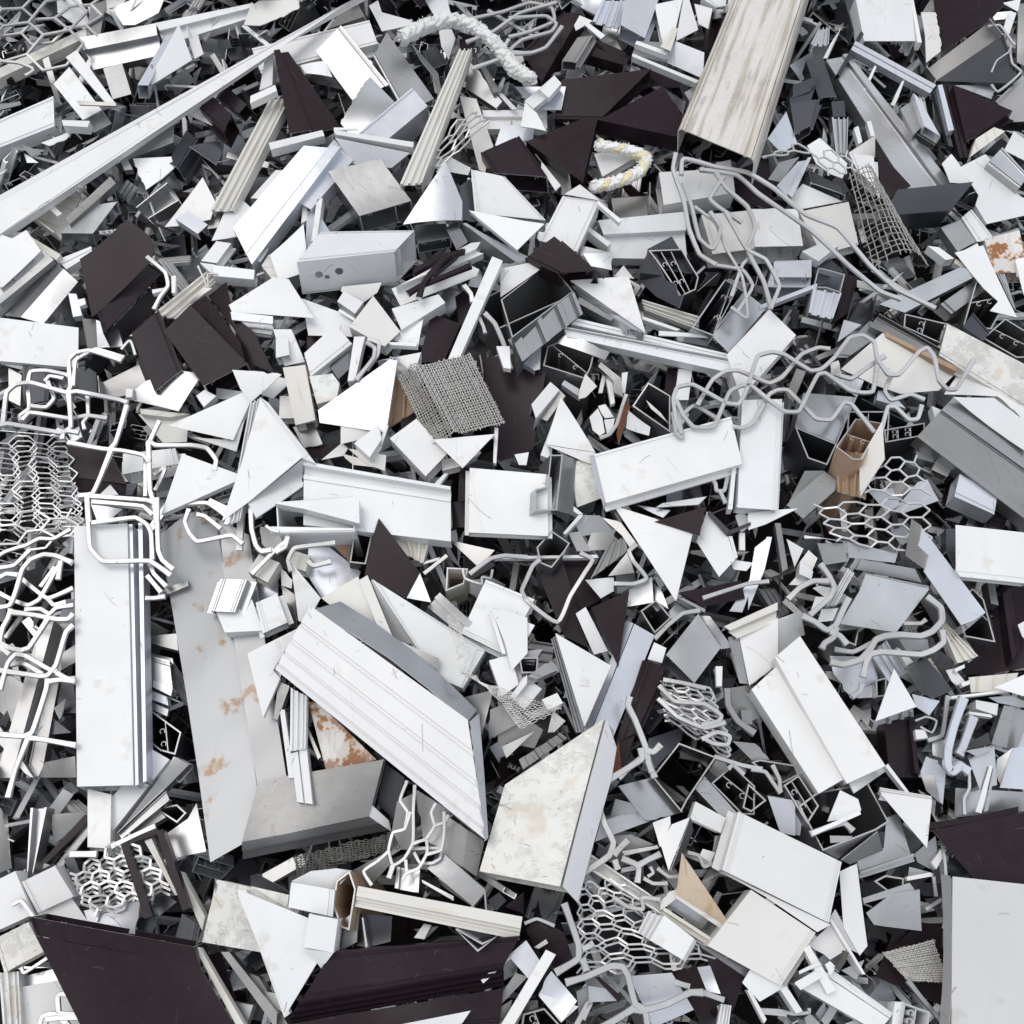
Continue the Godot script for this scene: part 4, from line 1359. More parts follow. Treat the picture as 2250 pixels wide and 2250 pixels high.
func pile_4() -> void:
	put("plate g 0 ", "-164 -439 -141 -428 -137 -505 -155 -504 -170 -478 / -25 .1 .1", "medium grey sheet piece above and right of the strip of dark diamond wire mesh")
	put("plate g 0 ", "-138 -421 -95 -447 -100 -502 -126 -490 / -30 .1 .1", "medium grey sheet piece below the loose hexagonal wire loops")
	put("bar s 10 ", "-126 -544 -125 -548 -81 -572 -81 -566 / -30 0 0", "small silver strip below and left of the grey Y ended channel")
	put("plate g 0 ", "-224 -532 -177 -509 -170 -524 -196 -551 -216 -549 / -30 .1 .2", "medium grey sheet piece below and right of the strip of dark diamond wire mesh")
	put("bar g 30 ", "-362 -662 -342 -669 -295 -731 -316 -731 / -30 0 0", "medium grey strip below the large scuffed white triangular plate")
	put("plate w 0 ", "-332 -687 -312 -690 -303 -714 -315 -707 / -27 .1 .1", "small white sheet piece below the large scuffed white triangular plate")
	put("bar w 14 ", "234 977 232 970 352 902 357 909 / -30 0 0", "small white strip below and right of the white drip edge strip")
	put("bar w 25 ", "243 1010 239 1002 297 973 305 980 / -30 0 0", "white drip edge strip with a rusted upright leg under the lilac boxes")
	put("plate w 0 ", "133 1073 158 1056 125 1041 122 1053 / -30 .2 .2", "small white sheet piece above and right of the brown box profile")
	put("tube b 40 ", "94 910 80 828 165 818 264 919 / -30 .1 .15", "dark brown pointed box offcut right of the white star shaped scraps")
	put("plate k 0 ", "305 858 329 858 323 829 / -31 0 .2", "tiny dark slate triangular sheet piece right of the dark brown wedge")
	put("plate l 0 ", "5 899 102 889 93 839 45 843 / -31 .1 .1", "medium lilac white sheet piece left of the dark brown pointed box offcut")
	put("trough g 20 ", "42 732 104 702 108 651 90 654 / -30 0 0", "medium grey upturned channel below the brown pitted triangular pocket")
	put("tube w 20 ", "152 734 214 735 226 719 166 684 / -30 .1 .1", "medium white box profile offcut above and left of the short frayed rope")
	put("trough g 40 ", "175 660 253 667 250 616 183 603 / -30 0 0", "grey channel with inner screw ports under the frayed rope")
	put("rib w 40 step", "154 578 176 512 313 509 309 595 / -30 0 .15", "long white stepped rail running right under the wire bundle")
	put("tube cw 50 ", "340 591 483 606 488 531 356 512 / -30 0 .1", "white box with a rust brown smear beneath the wire bundle")
	put("tube l 20 ", "19 281 50 319 47 270 38 267 / -22 0 0", "small lilac white box profile offcut left of the grey rectangular mouth")
	put("plate w 0 ", "179 464 196 482 214 457 203 460 / -31 .1 .2", "small white sheet piece below and left of the long white stepped rail")
	put("tube s 20 ", "111 457 119 475 139 475 143 457 / -30 0 0", "small silver box profile offcut below and right of the black brown pointed profile")
	put("rib c 20 three", "225 410 229 392 321 356 324 379 / -30 0 .2", "dirty cream rail with brown streaks beside the grey two web box")
	put("bar w 14 ", "224 380 224 373 281 350 288 353 / -30 0 0", "small white strip below and left of the dirty cream rail")
	put("tube g 20 ", "79 235 89 223 58 176 42 183 / -30 0 0", "small grey box profile offcut below and right of the small white block")
	put("bar l 16 ", "88 253 83 245 113 221 120 231 / -30 0 0", "small lilac white strip below the grey rectangular mouth")
	put("bar w 8 ", "185 267 195 269 189 229 182 229 / -30 0 0", "small white strip above and left of the light box mouth")
	put("bar w 8 ", "152 264 159 264 151 229 144 229 / -30 0 0", "tiny white strip below and right of the grey rectangular mouth")
	put("plate w 0 ", "128 183 142 197 149 182 153 156 144 151 133 161 / -31 .1 .2", "small upright white sheet piece left of the rust red shard")
	put("plate w 0 ", "155 207 168 183 154 182 143 205 / -30 .2 .1", "small white sheet piece above and left of the rust red shard")
	put("plate w 0 ", "152 178 170 180 165 160 156 153 / -30 .1 .1", "small white sheet piece above and right of the pale spotted plate")
	put("plate rr 0 ", "193 219 195 197 184 165 174 133 172 154 180 187 / -30 .3 0", "rust red shard standing upright among the small scraps")
	put("plate w 0 ", "192 195 228 165 225 150 188 163 / -31 0 .1", "small white sheet piece right of the rust red shard")
	put("plate cw 0 ", "223 215 246 191 259 171 230 200 / -30 .2 .2", "tiny cream white sheet piece under the light box mouth")
	put("rod b 4 ", "-2 98 -30 23 90 -30 59 90 -30", "mid length dark brown bent mesh strand above and right of the square clean white plate")
	put("bar w 10 ", "-27 -63 -27 -67 135 -65 133 -60 / -30 0 0", "small white strip on top of the long dark bronze profile")
	put("plate s 0 ", "110 7 139 6 167 -17 109 -27 99 -4 / -31 0 .2", "medium silver sheet piece below the pale spotted plate")
	put("tube s 20 ", "89 -23 107 -21 124 -54 102 -54 / -30 0 0", "small silver box profile offcut above the long dark bronze profile")
	put("plate g 0 ", "125 -24 165 -19 155 -51 116 -51 / -30 .1 .2", "medium grey sheet piece left of the large bright white triangular plate")
	put("rib g 20 three", "153 -41 177 -32 181 -55 122 -101 / -22 0 0", "medium grey ribbed profile piece left of the large bright white triangular plate")
	put("plate w 0 ", "114 -101 158 -98 157 -120 137 -131 / -31 .1 .1", "small white sheet piece above the tall black brown triangular")
	put("plate s 0 ", "181 -117 217 -98 218 -138 176 -144 / -31 .1 .1", "medium silver sheet piece above and right of the tall black brown triangular")
	put("plate g 0 ", "143 2 171 -8 194 -45 185 -53 173 -31 / -22 .3 .1", "small grey sheet piece left of the large bright white triangular plate")
	put("plate l 0 ", "199 26 252 15 240 3 225 11 / -30 .1 .1", "small lilac white sheet piece above the large bright white triangular plate")
	put("plate w 0 ", "355 6 364 14 385 -5 363 -22 / -31 .1 .2", "small white sheet piece below the tall scratched white panel")
	put("plate w 0 ", "340 -68 377 -74 365 -87 346 -84 / -30 .1 .1", "small white sheet piece above and right of the brown bronze rail segment")
	put("bar w 10 ", "359 -23 368 -23 366 -52 357 -52 / -30 0 0", "small white strip below the tall scratched white panel")
	put("plate l 0 ", "400 -35 385 -82 355 -151 336 -148 369 -101 380 -50 / -30 .2 .1", "medium right-leaning lilac white sheet piece above and right of the brown bronze rail segment")
	put("mouth s 50 ", "222 -134 244 -163 217 -188 197 -152 / -30 0 0", "medium silver hollow profile end above and right of the long lilac beam")
	put("plate s 0 ", "286 -159 302 -162 334 -210 317 -211 / -30 .3 .3", "small silver sheet piece above and right of the smooth grey square box offcut")
	put("plate cw 0 ", "-15 -359 33 -338 -8 -375 / -31 .1 .2", "small cream white triangular sheet piece above the big white mitred box slab")
	put("tube cw 20 ", "333 -214 346 -214 356 -252 343 -256 / -30 0 0", "small cream white box profile offcut right of the smooth grey square box offcut")
	put("hex w 3 n4x5", "225 -275 295 -288 318 -378 230 -324 / -30 0 0", "lowest sheet of bundle of hexagonal mesh below the smooth grey square box")
	put("plate k 0 ", "201 -347 256 -326 250 -347 207 -392 186 -395 / -31 -.2 -.3", "medium dark slate sheet piece above and left of the dark grey box mouth")
	put("hex w 2.6 n5x6", "93 -556 152 -549 272 -654 98 -668 / -30 0 0", "lowest sheet of sheet of hexagonal mesh lying below the peeled white slab")
	put("plate g 0 ", "148 -434 197 -447 139 -463 / -31 .1 .2", "medium grey triangular sheet piece above the forked mesh strand to the")
	put("bar w 10 ", "155 -506 158 -512 207 -502 205 -498 / -30 0 0", "small white strip left of the white folded wedge triangle")
	put("bar w 14 ", "154 -529 152 -535 174 -531 172 -525 / -30 0 0", "tiny white strip above the dirty grey channel")
	put("mouth g 50 web1", "287 -412 320 -386 350 -416 346 -456 328 -456 / -30 0 0", "large grey hollow profile end above and left of the big clean white rectangular box")
	put("plate b 0 ", "19 -609 35 -594 71 -614 84 -648 61 -666 46 -637 31 -632 / -30 .1 .2", "large dark brown sheet piece above and right of the white T bar")
	put("plate l 0 ", "251 -657 268 -655 280 -690 262 -687 / -30 .2 .1", "small lilac white sheet piece left of the brown sheet piece")
	put("plate b 0 ", "261 -636 314 -668 296 -713 283 -695 268 -655 / -31 .1 .1", "brown sheet piece under the grey strip at the bottom right")

func pile_5() -> void:
	put("plate cw 0 ", "807 1083 838 1090 833 987 800 955 / -31 -.2 0", "cream strip with brown shading beside the large dark brown sheet")
	put("tube k 40 ", "822 931 950 1008 964 929 959 903 / -31 .2 .2", "black triangular box mouth below the curled grey channel")
	put("tube b 40 ", "839 894 939 827 867 777 848 768 / -30 .1 .1", "dark brown triangular box end beneath the black box mouth")
	put("chan c 20 ", "863 767 902 795 921 785 846 725 / -30 0 0", "small cream stained channel offcut below and right of the dark brown triangular box end")
	put("bar l 20 ", "812 897 821 899 826 789 815 785 / -30 0 0", "small lilac white strip left of the dark brown triangular box end")
	put("rib s 45 ridgeR", "607 962 648 969 806 669 729 660 / -30 0 .05", "long silver beam running down right from the comb shaped frame")
	put("rib g 14 three", "749 782 770 799 798 772 784 752 / -30 0 0", "small grey ribbed profile piece right of the long silver beam")
	put("plate k 0 ", "533 888 587 908 565 877 532 864 / -21 0 .3", "small dark slate sheet piece below and right of the big weathered cream box panel")
	put("tube k 30 ", "522 840 579 850 560 792 523 766 / -16 0 0", "medium dark slate box profile offcut above and left of the hexagonal mesh strip")
	put("rib s 20 three", "601 819 632 819 620 735 599 735 / -30 0 0", "medium silver ribbed profile piece above the hexagonal mesh strip")
	put("plate b 0 ", "677 744 723 651 679 627 672 644 / -30 .2 0", "medium dark brown sheet piece above and left of the blue grey box profile")
	put("tube g 20 ", "468 673 492 712 530 725 490 667 / -30 0 0", "small grey box profile offcut below the lilac scrap plate")
	put("tube k 25 ", "543 696 605 654 606 638 545 667 / -30 0 0", "small dark slate box profile offcut below the hexagonal mesh strip")
	put("tube cw 30 ", "516 598 607 618 617 532 550 512 / -30 0 .1", "white plate with a large brown rust stain left of the grey wire basket")
	put("tube w 35 ", "808 588 829 606 859 541 827 535 / -30 0 0", "medium white box profile offcut below and left of the broad bright white plate")
	put("tube g 20 ", "767 566 805 582 825 535 789 514 / -30 0 0", "medium grey box profile offcut above and left of the white pointed plate")
	put("plate w 0 ", "786 509 825 529 846 468 808 471 / -30 .1 .1", "medium white sheet piece above and right of the long silver angle piece")
	put("rib rs 30 flat", "841 541 907 560 906 469 846 469 / -30 0 0", "white plate with a round hole and a rust run at the right edge")
	put("plate w 0 ", "885 489 908 492 903 459 883 459 / -27 0 .1", "small white sheet piece above and right of the white pointed plate")
	put("tube l 35 ", "463 492 528 494 521 440 445 441 / -30 0 .1", "square lilac white plate at upper right beneath the wire rods")
	put("mouth l 60 ", "539 481 557 475 584 465 570 424 546 435 524 435 / -28 0 -.1", "medium lilac white hollow profile end above the lilac grey clip profile")
	put("bar l 12 ", "426 395 425 386 529 432 530 440 / -20 0 0", "small lilac white strip below the square lilac white plate")
	put("tube g 25 ", "742 404 814 457 822 431 758 384 / -30 0 0", "medium grey box profile offcut right of the long silver angle piece")
	put("mouth g 50 web1", "769 354 808 449 824 425 848 396 815 345 / -18 0 0", "medium grey hollow profile end below the white pointed plate")
	put("tube k 40 ", "762 343 784 371 806 332 791 315 / -6 0 0", "small dark slate box profile offcut above the wide white flaking sheet")
	put("rib s 14 three", "851 469 863 466 870 393 866 399 / -30 0 0", "small silver ribbed profile piece right of the white pointed plate")
	put("tube g 30 ", "544 297 615 370 621 336 568 297 / -30 0 0", "medium grey box profile offcut above and right of the long zigzag strip")
	put("plate l 0 ", "586 257 590 252 576 222 542 254 536 270 / -30 .1 .1", "medium lilac white sheet piece left of the greenish grey plate")
	put("plate g 0 ", "537 284 550 288 552 259 537 263 / -27 .2 .1", "small grey sheet piece left of the greenish grey plate")
	put("mouth k 60 web1", "557 193 625 193 617 141 551 158 / -30 0 .1", "medium dark slate hollow profile end under the upright tan brown open profile")
	put("mouth k 60 web2", "612 160 681 173 678 149 611 136 / -30 0 0", "medium dark slate hollow profile end above the upper torn sheet of hexagonal mesh")
	put("chan g 35 ", "439 26 464 3 530 60 504 83 / -30 0 .1", "grey channel with scratched inner face below the scratched white panel")
	put("tube k 25 ", "687 -16 703 -16 692 -83 681 -54 / -30 0 0", "small dark slate box profile offcut left of the white rectangular plate")
	put("chan s 30 ", "613 -64 622 -66 702 -223 687 -234 / -30 0 0", "medium silver channel offcut below the long notched lilac plate")
	put("rib c 25 three", "650 -175 657 -173 699 -226 666 -237 / -20 0 0", "medium cream stained ribbed profile piece below and left of the grey open profile")
	put("plate w 0 ", "430 -108 446 -92 462 -104 453 -111 / -31 .1 .1", "small white sheet piece below and left of the short tan capped white block")
	put("rib l 25 three", "542 -221 567 -200 592 -249 565 -264 / -30 0 .1", "medium lilac white ribbed profile piece above and left of the shiny slate grey curved plate")
	put("plate k 0 ", "635 -236 645 -215 666 -232 661 -243 / -30 .1 .2", "small dark slate sheet piece above and right of the shiny slate grey curved plate")
	put("plate s 0 ", "709 -286 743 -284 765 -295 764 -303 722 -294 / -31 .1 .2", "small silver sheet piece below the dark brown torn sheet")
	put("plate k 0 ", "668 -355 698 -339 700 -355 671 -363 / -31 .1 .1", "small dark slate sheet piece above the shiny blue grey plate")
	put("plate s 0 ", "615 -349 632 -350 631 -378 614 -371 / -31 .2 .1", "small silver sheet piece right of the dark brown sheet box")
	put("plate l 0 ", "602 -374 618 -380 617 -404 589 -403 / -30 .1 .1", "small lilac white sheet piece below and right of the dark brown sheet box")
	put("bar g 25 ", "737 -104 748 -104 748 -143 737 -140 / -30 0 0", "small grey strip above the dark brown torn sheet")
	put("plate w 0 ", "772 -174 788 -166 783 -201 776 -192 / -31 .1 .1", "small white sheet piece on top of the dark brown torn sheet")
	put("plate l 0 ", "398 -36 406 -37 392 -86 363 -151 366 -111 / -23 .2 .1", "medium upright lilac white sheet piece above and right of the brown bronze rail segment")
	put("plate s 0 ", "359 -267 392 -244 433 -196 442 -194 438 -157 327 -196 340 -265 / -23 .05 .1", "silver plate with a rust brown bump above the two step white profile")
	put("rib s 30 step", "728 -299 761 -306 752 -371 703 -354 / -30 .1 .1", "large silver ribbed profile piece below the white triangular plate tip")
	put("mouth g 40 ", "338 -414 362 -438 339 -454 327 -448 / -18 0 0", "small grey hollow profile end above and left of the big clean white rectangular box")
	put("mouth g 60 ", "347 -382 360 -378 410 -386 415 -400 391 -412 378 -406 / -30 0 0", "medium grey hollow profile end above and left of the large open box profile")
	put("plate l 0 ", "591 -396 601 -375 614 -381 626 -397 617 -442 596 -420 / -28 .1 .1", "medium lilac white sheet piece below and right of the dark brown sheet box")
	put("plate g 0 ", "590 -401 607 -401 610 -421 612 -441 595 -423 / -26 .2 .1", "small grey sheet piece below and right of the dark brown sheet box")
	put("plate s 0 ", "637 -419 740 -425 738 -450 630 -459 / -31 0 .2", "shiny blue grey plate behind the dark brown box at the right edge")
	put("plate k 0 ", "614 -512 638 -535 630 -540 609 -536 / -30 .1 .1", "small dark slate sheet piece left of the dark brown box panel")
	put("rib w 22 ridge", "-941 622 -924 531 -464 983 -280 1136 / -19 0 0", "very long white beam crossing the top left corner")
	put("plate b 0 ", "-760 493 -740 509 -683 569 -666 557 -638 533 -628 505 -633 483 -715 384 -723 377 / -19 .05 .1", "crumpled dark brown sheet box in the left upper part")
	put("bar w 10 ", "-623 426 -603 430 -603 424 -621 418 / -19 0 0", "tiny white strip below and right of the crumpled dark brown sheet box")
	put("tube w 25 ", "-522 477 -520 455 -449 447 -449 467 / -19 0 0", "medium white box profile offcut above and right of the lower cream ribbed track offcut")
	put("rod w 2 ", "-549 475 -19 -536 449 -19 -527 431 -19 -530 458 -19 -512 457 -18", "mid length white bent mesh strand right of the lower cream ribbed track offcut")
	put("plate g 0 ", "-557 401 -533 428 -518 426 -547 405 / -19 .1 .3", "tiny grey sheet piece on top of the lower cream ribbed track offcut")
	put("plate b 0 ", "-528 416 -493 435 -477 373 -437 338 -401 265 -449 287 -473 347 / -19 .2 .2", "right hand brown sheet of the dark trio, with torn notches")

func pile_6() -> void:
	put("tube l 25 ", "-479 373 -406 364 -405 349 -475 357 / -7 0 0", "small lilac white box profile offcut above and right of the right hand brown sheet")
	put("plate s 0 ", "-608 244 -552 261 -516 256 -550 191 -647 218 / -19 .05 .2", "silver sheet wedge lying under the dark trio")
	put("bar w 10 ", "-641 230 -629 230 -629 214 -639 214 / -18 0 0", "tiny white strip left of the silver sheet wedge")
	put("rod w 3 ", "-659 306 -19 -647 323 -19 -634 295 -19", "short white bent mesh strand left of the tall charcoal brown box tube")
	put("plate w 0 ", "-522 143 -456 135 -436 166 -448 117 / -19 .1 .3", "small white sheet piece under the long white triangular plate")
	put("bar w 16 ", "-523 217 -510 229 -490 217 -508 196 / -19 0 0", "small white strip above and left of the long white triangular plate")
	put("bar g 10 ", "-499 -106 -540 -125 -544 -138 -497 -116 / -16 0 0", "small grey strip on top of the big folded grey sheet")
	put("tube w 25 ", "-608 -421 -573 -429 -561 -504 -593 -502 / -19 0 -.1", "short grey white vertical strip below the long white panel")
	put("hex w 3.5 n5x4", "-608 -541 -537 -491 -471 -561 -563 -597 / -16 0 0", "middle sheet of bundle of hexagonal mesh sheets under two dark straps at lower left")
	put("bar c 25 ", "-460 -534 -463 -539 -422 -611 -420 -593 / -19 0 0", "small cream stained strip below and right of the dark strap edge")
	put("plate w 0 ", "-649 -590 -607 -567 -576 -604 -650 -595 / -19 0 .1", "medium white sheet piece below and right of the white square box offcut")
	put("rod w 3 ", "-660 -657 -19 -655 -664 -19 -626 -645 -19", "mid length white bent mesh strand below the peeling cream box offcut")
	put("rib peel 30 three", "-689 -664 -663 -662 -647 -731 -671 -731 / -19 0 0", "weathered rail with brown grooves at the lower left edge")
	put("tube s 20 ", "-373 -699 -344 -704 -351 -731 -359 -728 / -19 0 0", "small silver box profile offcut right of the big dark brown scratched parallelogram panel")
	put("bar w 16 ", "-493 860 -492 842 -444 873 -449 887 / -19 0 0", "small white strip above the long cream track profile")
	put("tube l 60 ", "-188 874 -158 833 -238 753 -291 768 / -19 0 .1", "lilac silver box offcut crossing below the square mouthed tube")
	put("bar w 20 ", "-449 748 -444 732 -347 765 -352 778 / -19 0 0", "small white strip below the long dark brown profile")
	put("angle l 30 ", "-325 749 -291 704 -221 697 -187 723 / -19 0 .4", "medium lilac white angle offcut above the large square silver box offcut")
	put("tube b 25 ", "-96 1012 -72 1016 -79 979 -101 979 / -19 0 0", "small dark brown box profile offcut above the cream ribbed track")
	put("tube b 45 ", "-58 730 13 763 64 664 -34 682 / -19 .1 0", "square dark brown box tube left of the brown triangular pocket")
	put("angle l 30 ", "-329 756 -290 709 -360 597 -403 626 / -19 0 0", "large lilac white angle offcut above and right of the big lilac white channel")
	put("bar w 24 ", "-351 619 -341 622 -345 530 -355 527 / -19 0 0", "small white strip below and left of the large square silver box offcut")
	put("plate w 0 ", "-426 500 -368 555 -362 509 -377 480 -368 463 -407 449 / -19 .05 .15", "medium white sheet piece below the big lilac white channel")
	put("tube k 30 ", "-95 644 -75 668 -59 577 -88 573 / -19 -.3 0", "medium dark slate box profile offcut right of the lilac triangular plate")
	put("rib s 30 step", "-88 562 -73 569 37 506 12 477 / -19 -.2 -.2", "medium silver ribbed profile piece below and left of the white pointed flap")
	put("plate k 0 ", "-118 557 -98 567 -78 526 -98 512 / -19 .1 .1", "small dark slate sheet piece below the lilac triangular plate")
	put("tube w 30 ", "-173 464 -72 520 -55 522 -87 464 / -19 0 .2", "medium white box profile offcut right of the bent black plastic bar")
	put("tube w 25 ", "-291 423 -256 400 -269 377 -301 402 / -19 0 0", "small white box profile offcut above and right of the grey white box offcut")
	put("bar w 8 ", "-296 387 -269 368 -269 362 -298 382 / -19 0 0", "tiny white strip above and right of the grey white box offcut")
	put("plate w 0 ", "-209 430 -77 479 -57 468 -62 454 -193 398 / -19 0 .1", "white strip lying under the two bent black bars")
	put("rib w 25 step", "-199 422 -72 486 -50 498 -72 504 / -5 0 0", "small white ribbed profile piece right of the bent black plastic bar")
	put("plate w 0 ", "-204 328 -188 343 -151 362 -160 307 / -19 .1 .1", "medium white sheet piece left of the dark bronze channel")
	put("trough g 30 ", "-55 295 2 329 14 290 -50 263 / -19 0 0", "medium grey upturned channel on top of the dark brown box plate")
	put("chan w 20 ", "-405 342 -374 342 -349 285 -383 278 / -19 0 .2", "medium white channel offcut right of the tiny bright white block")
	put("tube k 30 ", "-306 274 -270 306 -268 274 -290 249 / -19 0 0", "small dark slate box profile offcut below and right of the grey white box offcut")
	put("rib r 25 three", "-193 245 -157 233 -145 202 -205 162 / -19 0 .2", "rusty brown ribbed scrap tucked behind the woven square")
	put("tube cw 20 ", "-114 100 -96 103 -82 88 -112 80 / -19 0 0", "small cream white box profile offcut below and right of the white box offcut")
	put("plate w 0 ", "-309 101 -276 129 -266 120 -273 108 / -19 0 .2", "small white sheet piece above and left of the long white channel box")
	put("bar b 25 ", "-84 80 -73 88 -74 28 -86 25 / -19 0 0", "small dark brown strip left of the square clean white plate")
	put("plate b 0 ", "-95 25 -72 24 -74 -18 -94 -17 / -19 .1 .1", "small dark brown sheet piece right of the long white channel box")
	put("plate cw 0 ", "-395 -18 -365 -27 -356 -51 -380 -57 -392 -44 / -19 .1 .3", "medium cream white sheet piece above the crumbly pinkish mortar coated stub")
	put("bar w 10 ", "-311 1 -306 -2 -314 -45 -321 -45 / -19 0 0", "small white strip below and left of the long white channel box")
	put("rib c 20 three", "-304 -4 -251 -18 -255 -35 -304 -26 / -19 0 0", "medium cream stained ribbed profile piece below and left of the long white channel box")
	put("rib c 20 three", "-186 -35 -131 -47 -138 -78 -168 -61 / -19 0 0", "stack of streaky cream rails right of the black triangle")
	put("plate w 0 ", "-357 -88 -338 -106 -339 -119 -355 -114 / -19 .1 .2", "small white sheet piece above and left of the narrow lilac white triangular plate")
	put("plate g 0 ", "-98 -39 -27 -58 -51 -85 / -19 .1 .1", "medium grey triangular sheet piece below and left of the square clean white plate")
	put("rod g 4 ", "-136 -96 -19 -101 -66 -19", "mid length grey bent mesh strand below and right of the long white channel box")
	put("mouth c 40 ", "-101 -85 -68 -87 -74 -112 -102 -124 / -19 0 0", "medium cream stained hollow profile end above the small silver stepped clip")
	put("bar w 8 ", "-134 -75 -112 -68 -114 -73 -138 -80 / -19 0 0", "tiny white strip below and right of the stack of streaky cream rails")
	put("bar g 10 ", "-300 -329 -300 -337 -280 -380 -276 -376 / -19 0 0", "small grey strip below and left of the rust patched white plate")
	put("plate rs 0 ", "-300 -296 -285 -298 -196 -380 -267 -399 / -19 .05 .1", "rust patched white plate under the ribbed panel")
	put("tube g 20 ", "-363 -410 -382 -495 -202 -460 -184 -382 / -19 .05 .12", "long shiny grey frame box with a curled clip end, lower left of centre")
	add("rib g 25 step", "-381 -495 -383 -520 -174 -480 -202 -460 / -35 -.12 .8")
	add("plate w 0 ", "-199 -444 -176 -463 -172 -478 -202 -460 / -29 -.71 .2")
	put("chan s 25 ", "-95 -511 -118 -530 -53 -580 -37 -558 / -19 .05 .1", "grey Y ended channel resting on the cream rust rail")
	add("mouth w 40 ", "-37 -558 -34 -589 -41 -592 -57 -580 -45 -567 / -20 0 0")
	put("rib s 20 chanU", "-160 -528 -128 -531 -129 -562 -162 -556 / -19 0 0", "medium silver ribbed profile piece left of the grey Y ended channel")
	put("plate k 0 ", "-209 -589 -164 -593 -165 -625 -196 -632 -211 -630 / -19 .1 .1", "medium dark slate sheet piece above and left of the long dark brown box profile")
	put("tube g 20 ", "-133 -620 -120 -602 -110 -604 -119 -622 / -19 0 0", "small grey box profile offcut above the long dark brown box profile")
	put("angle c 12 ", "312 1034 323 1030 305 972 286 983 / -19 0 0", "small cream stained angle offcut above and right of the white drip edge strip")

func pile_7() -> void:
	put("tube g 22 ", "127 1007 157 1012 124 944 96 947 / -19 0 0", "medium grey box profile offcut left of the short brown stepped profile")
	put("angle w 18 ", "140 1041 149 1045 181 1012 172 1003 / -19 0 0", "small white angle offcut above and left of the short brown stepped profile")
	put("tube b 42 ", "161 803 285 878 319 809 307 766 / -19 0 .1", "dark brown wedge of wide box profile left of the stained panel")
	put("bar w 12 ", "51 877 66 856 40 829 24 848 / -19 0 0", "small white strip above the white star of crossed narrow cuts")
	put("tube b 35 ", "26 755 137 803 159 799 129 664 / -19 .05 .1", "brown pitted triangular pocket in front of the long brown wedge")
	put("plate w 0 ", "54 709 88 646 78 637 53 693 / -19 .3 0", "small white sheet piece below and right of the square dark brown box tube")
	put("bar w 25 ", "136 560 130 554 169 516 175 524 / -19 0 0", "small white strip left of the long white stepped rail")
	put("tube w 50 ", "267 678 273 610 403 636 401 686 / -19 0 .1", "white box behind the bent wire bundle")
	put("plate g 0 ", "-17 478 49 485 42 462 -20 462 / -19 0 .3", "medium grey sheet piece left of the black brown pointed profile")
	put("tube s 30 ", "124 518 176 503 167 464 119 500 / -19 0 0", "medium silver box profile offcut right of the black brown pointed profile")
	put("mouth s 40 ", "-54 391 -61 400 49 470 65 483 105 420 121 394 88 405 -24 346 / -19 0 0", "large silver hollow profile end under the grey box profile")
	put("plate w 0 ", "-20 460 49 470 68 471 46 453 -20 411 / -3 .1 .3", "medium white sheet piece above the grey box profile")
	put("tube s 30 ", "102 465 118 420 193 339 222 324 / -19 0 -.4", "medium silver box profile offcut above and left of the long white grooved rail")
	put("bar g 20 ", "116 405 111 394 168 357 173 362 / -10 0 0", "small grey strip above and left of the long white grooved rail")
	put("plate w 0 ", "89 461 96 462 103 446 91 445 / -19 .2 .2", "tiny white sheet piece above and right of the grey box profile")
	put("plate l 0 ", "124 500 175 497 174 463 138 474 / -15 .1 .1", "small lilac white sheet piece right of the black brown pointed profile")
	put("bar w 8 ", "250 343 249 334 352 329 353 334 / -19 0 0", "small white strip below and right of the dirty cream rail")
	put("rib w 20 groove", "111 363 101 353 363 291 372 299 / -19 0 .2", "medium white ribbed profile piece above the long white grooved rail")
	put("mouth g 100 web1", "60 314 79 323 138 296 132 270 122 247 52 274 / -19 0 -.1", "grey rectangular mouth with curled ports below the white grooved rail")
	put("plate s 0 ", "74 320 93 334 164 298 156 284 138 292 / -16 .1 .2", "medium silver sheet piece above and right of the grey rectangular mouth")
	put("tube w 45 ", "64 246 79 231 39 172 32 199 / -19 -.1 -.1", "small white block with a red dot right of the brown box plate")
	put("tube w 20 ", "68 172 46 108 64 100 57 128 / -19 0 0", "small white box profile offcut above the L shaped clip profile")
	put("plate cw 0 ", "122 256 141 233 122 215 110 213 113 230 / -18 .1 .2", "small cream white sheet piece below and right of the grey rectangular mouth")
	put("bar w 10 ", "157 249 167 249 170 204 163 201 / -19 0 0", "small white strip left of the light box mouth")
	put("mouth s 80 ", "227 243 262 216 258 148 199 200 / -19 .1 0", "light box mouth with one screw port left of the looped strip")
	put("plate peel 0 ", "100 97 127 91 142 33 103 20 97 70 / -19 .1 .1", "pale spotted plate between the clip profile and the broad white lid")
	put("bar w 8 ", "228 16 238 23 310 35 296 21 / -19 0 0", "small white strip above the small dark brown triangular shard")
	put("bar w 20 ", "97 19 92 13 107 3 112 5 / -19 0 0", "tiny left-leaning white strip below the pale spotted plate")
	put("bar w 20 ", "107 5 80 -28 84 -30 112 2 / -19 0 0", "tiny right-leaning white strip below the pale spotted plate")
	put("plate g 0 ", "180 -60 189 -94 149 -98 / -19 .1 .1", "small grey triangular sheet piece above the tall black brown triangular")
	put("rod w 5 ", "194 -48 -17 182 -60 -16 188 -77 -15 207 -104 -17 187 -113 -17 156 -113 -17", "long white bent mesh strand below the large bright white triangular plate")
	put("bar g 20 ", "157 15 163 18 176 -6 169 -9 / -19 0 0", "tiny grey strip above and left of the large bright white triangular plate")
	put("plate w 0 ", "308 8 338 -36 346 -73 320 -100 289 -41 / -19 .1 .05", "large white sheet piece below and right of the small dark brown triangular shard")
	put("bar w 14 ", "339 -33 345 -33 351 -68 346 -71 / -19 0 0", "tiny white strip above the brown bronze rail segment")
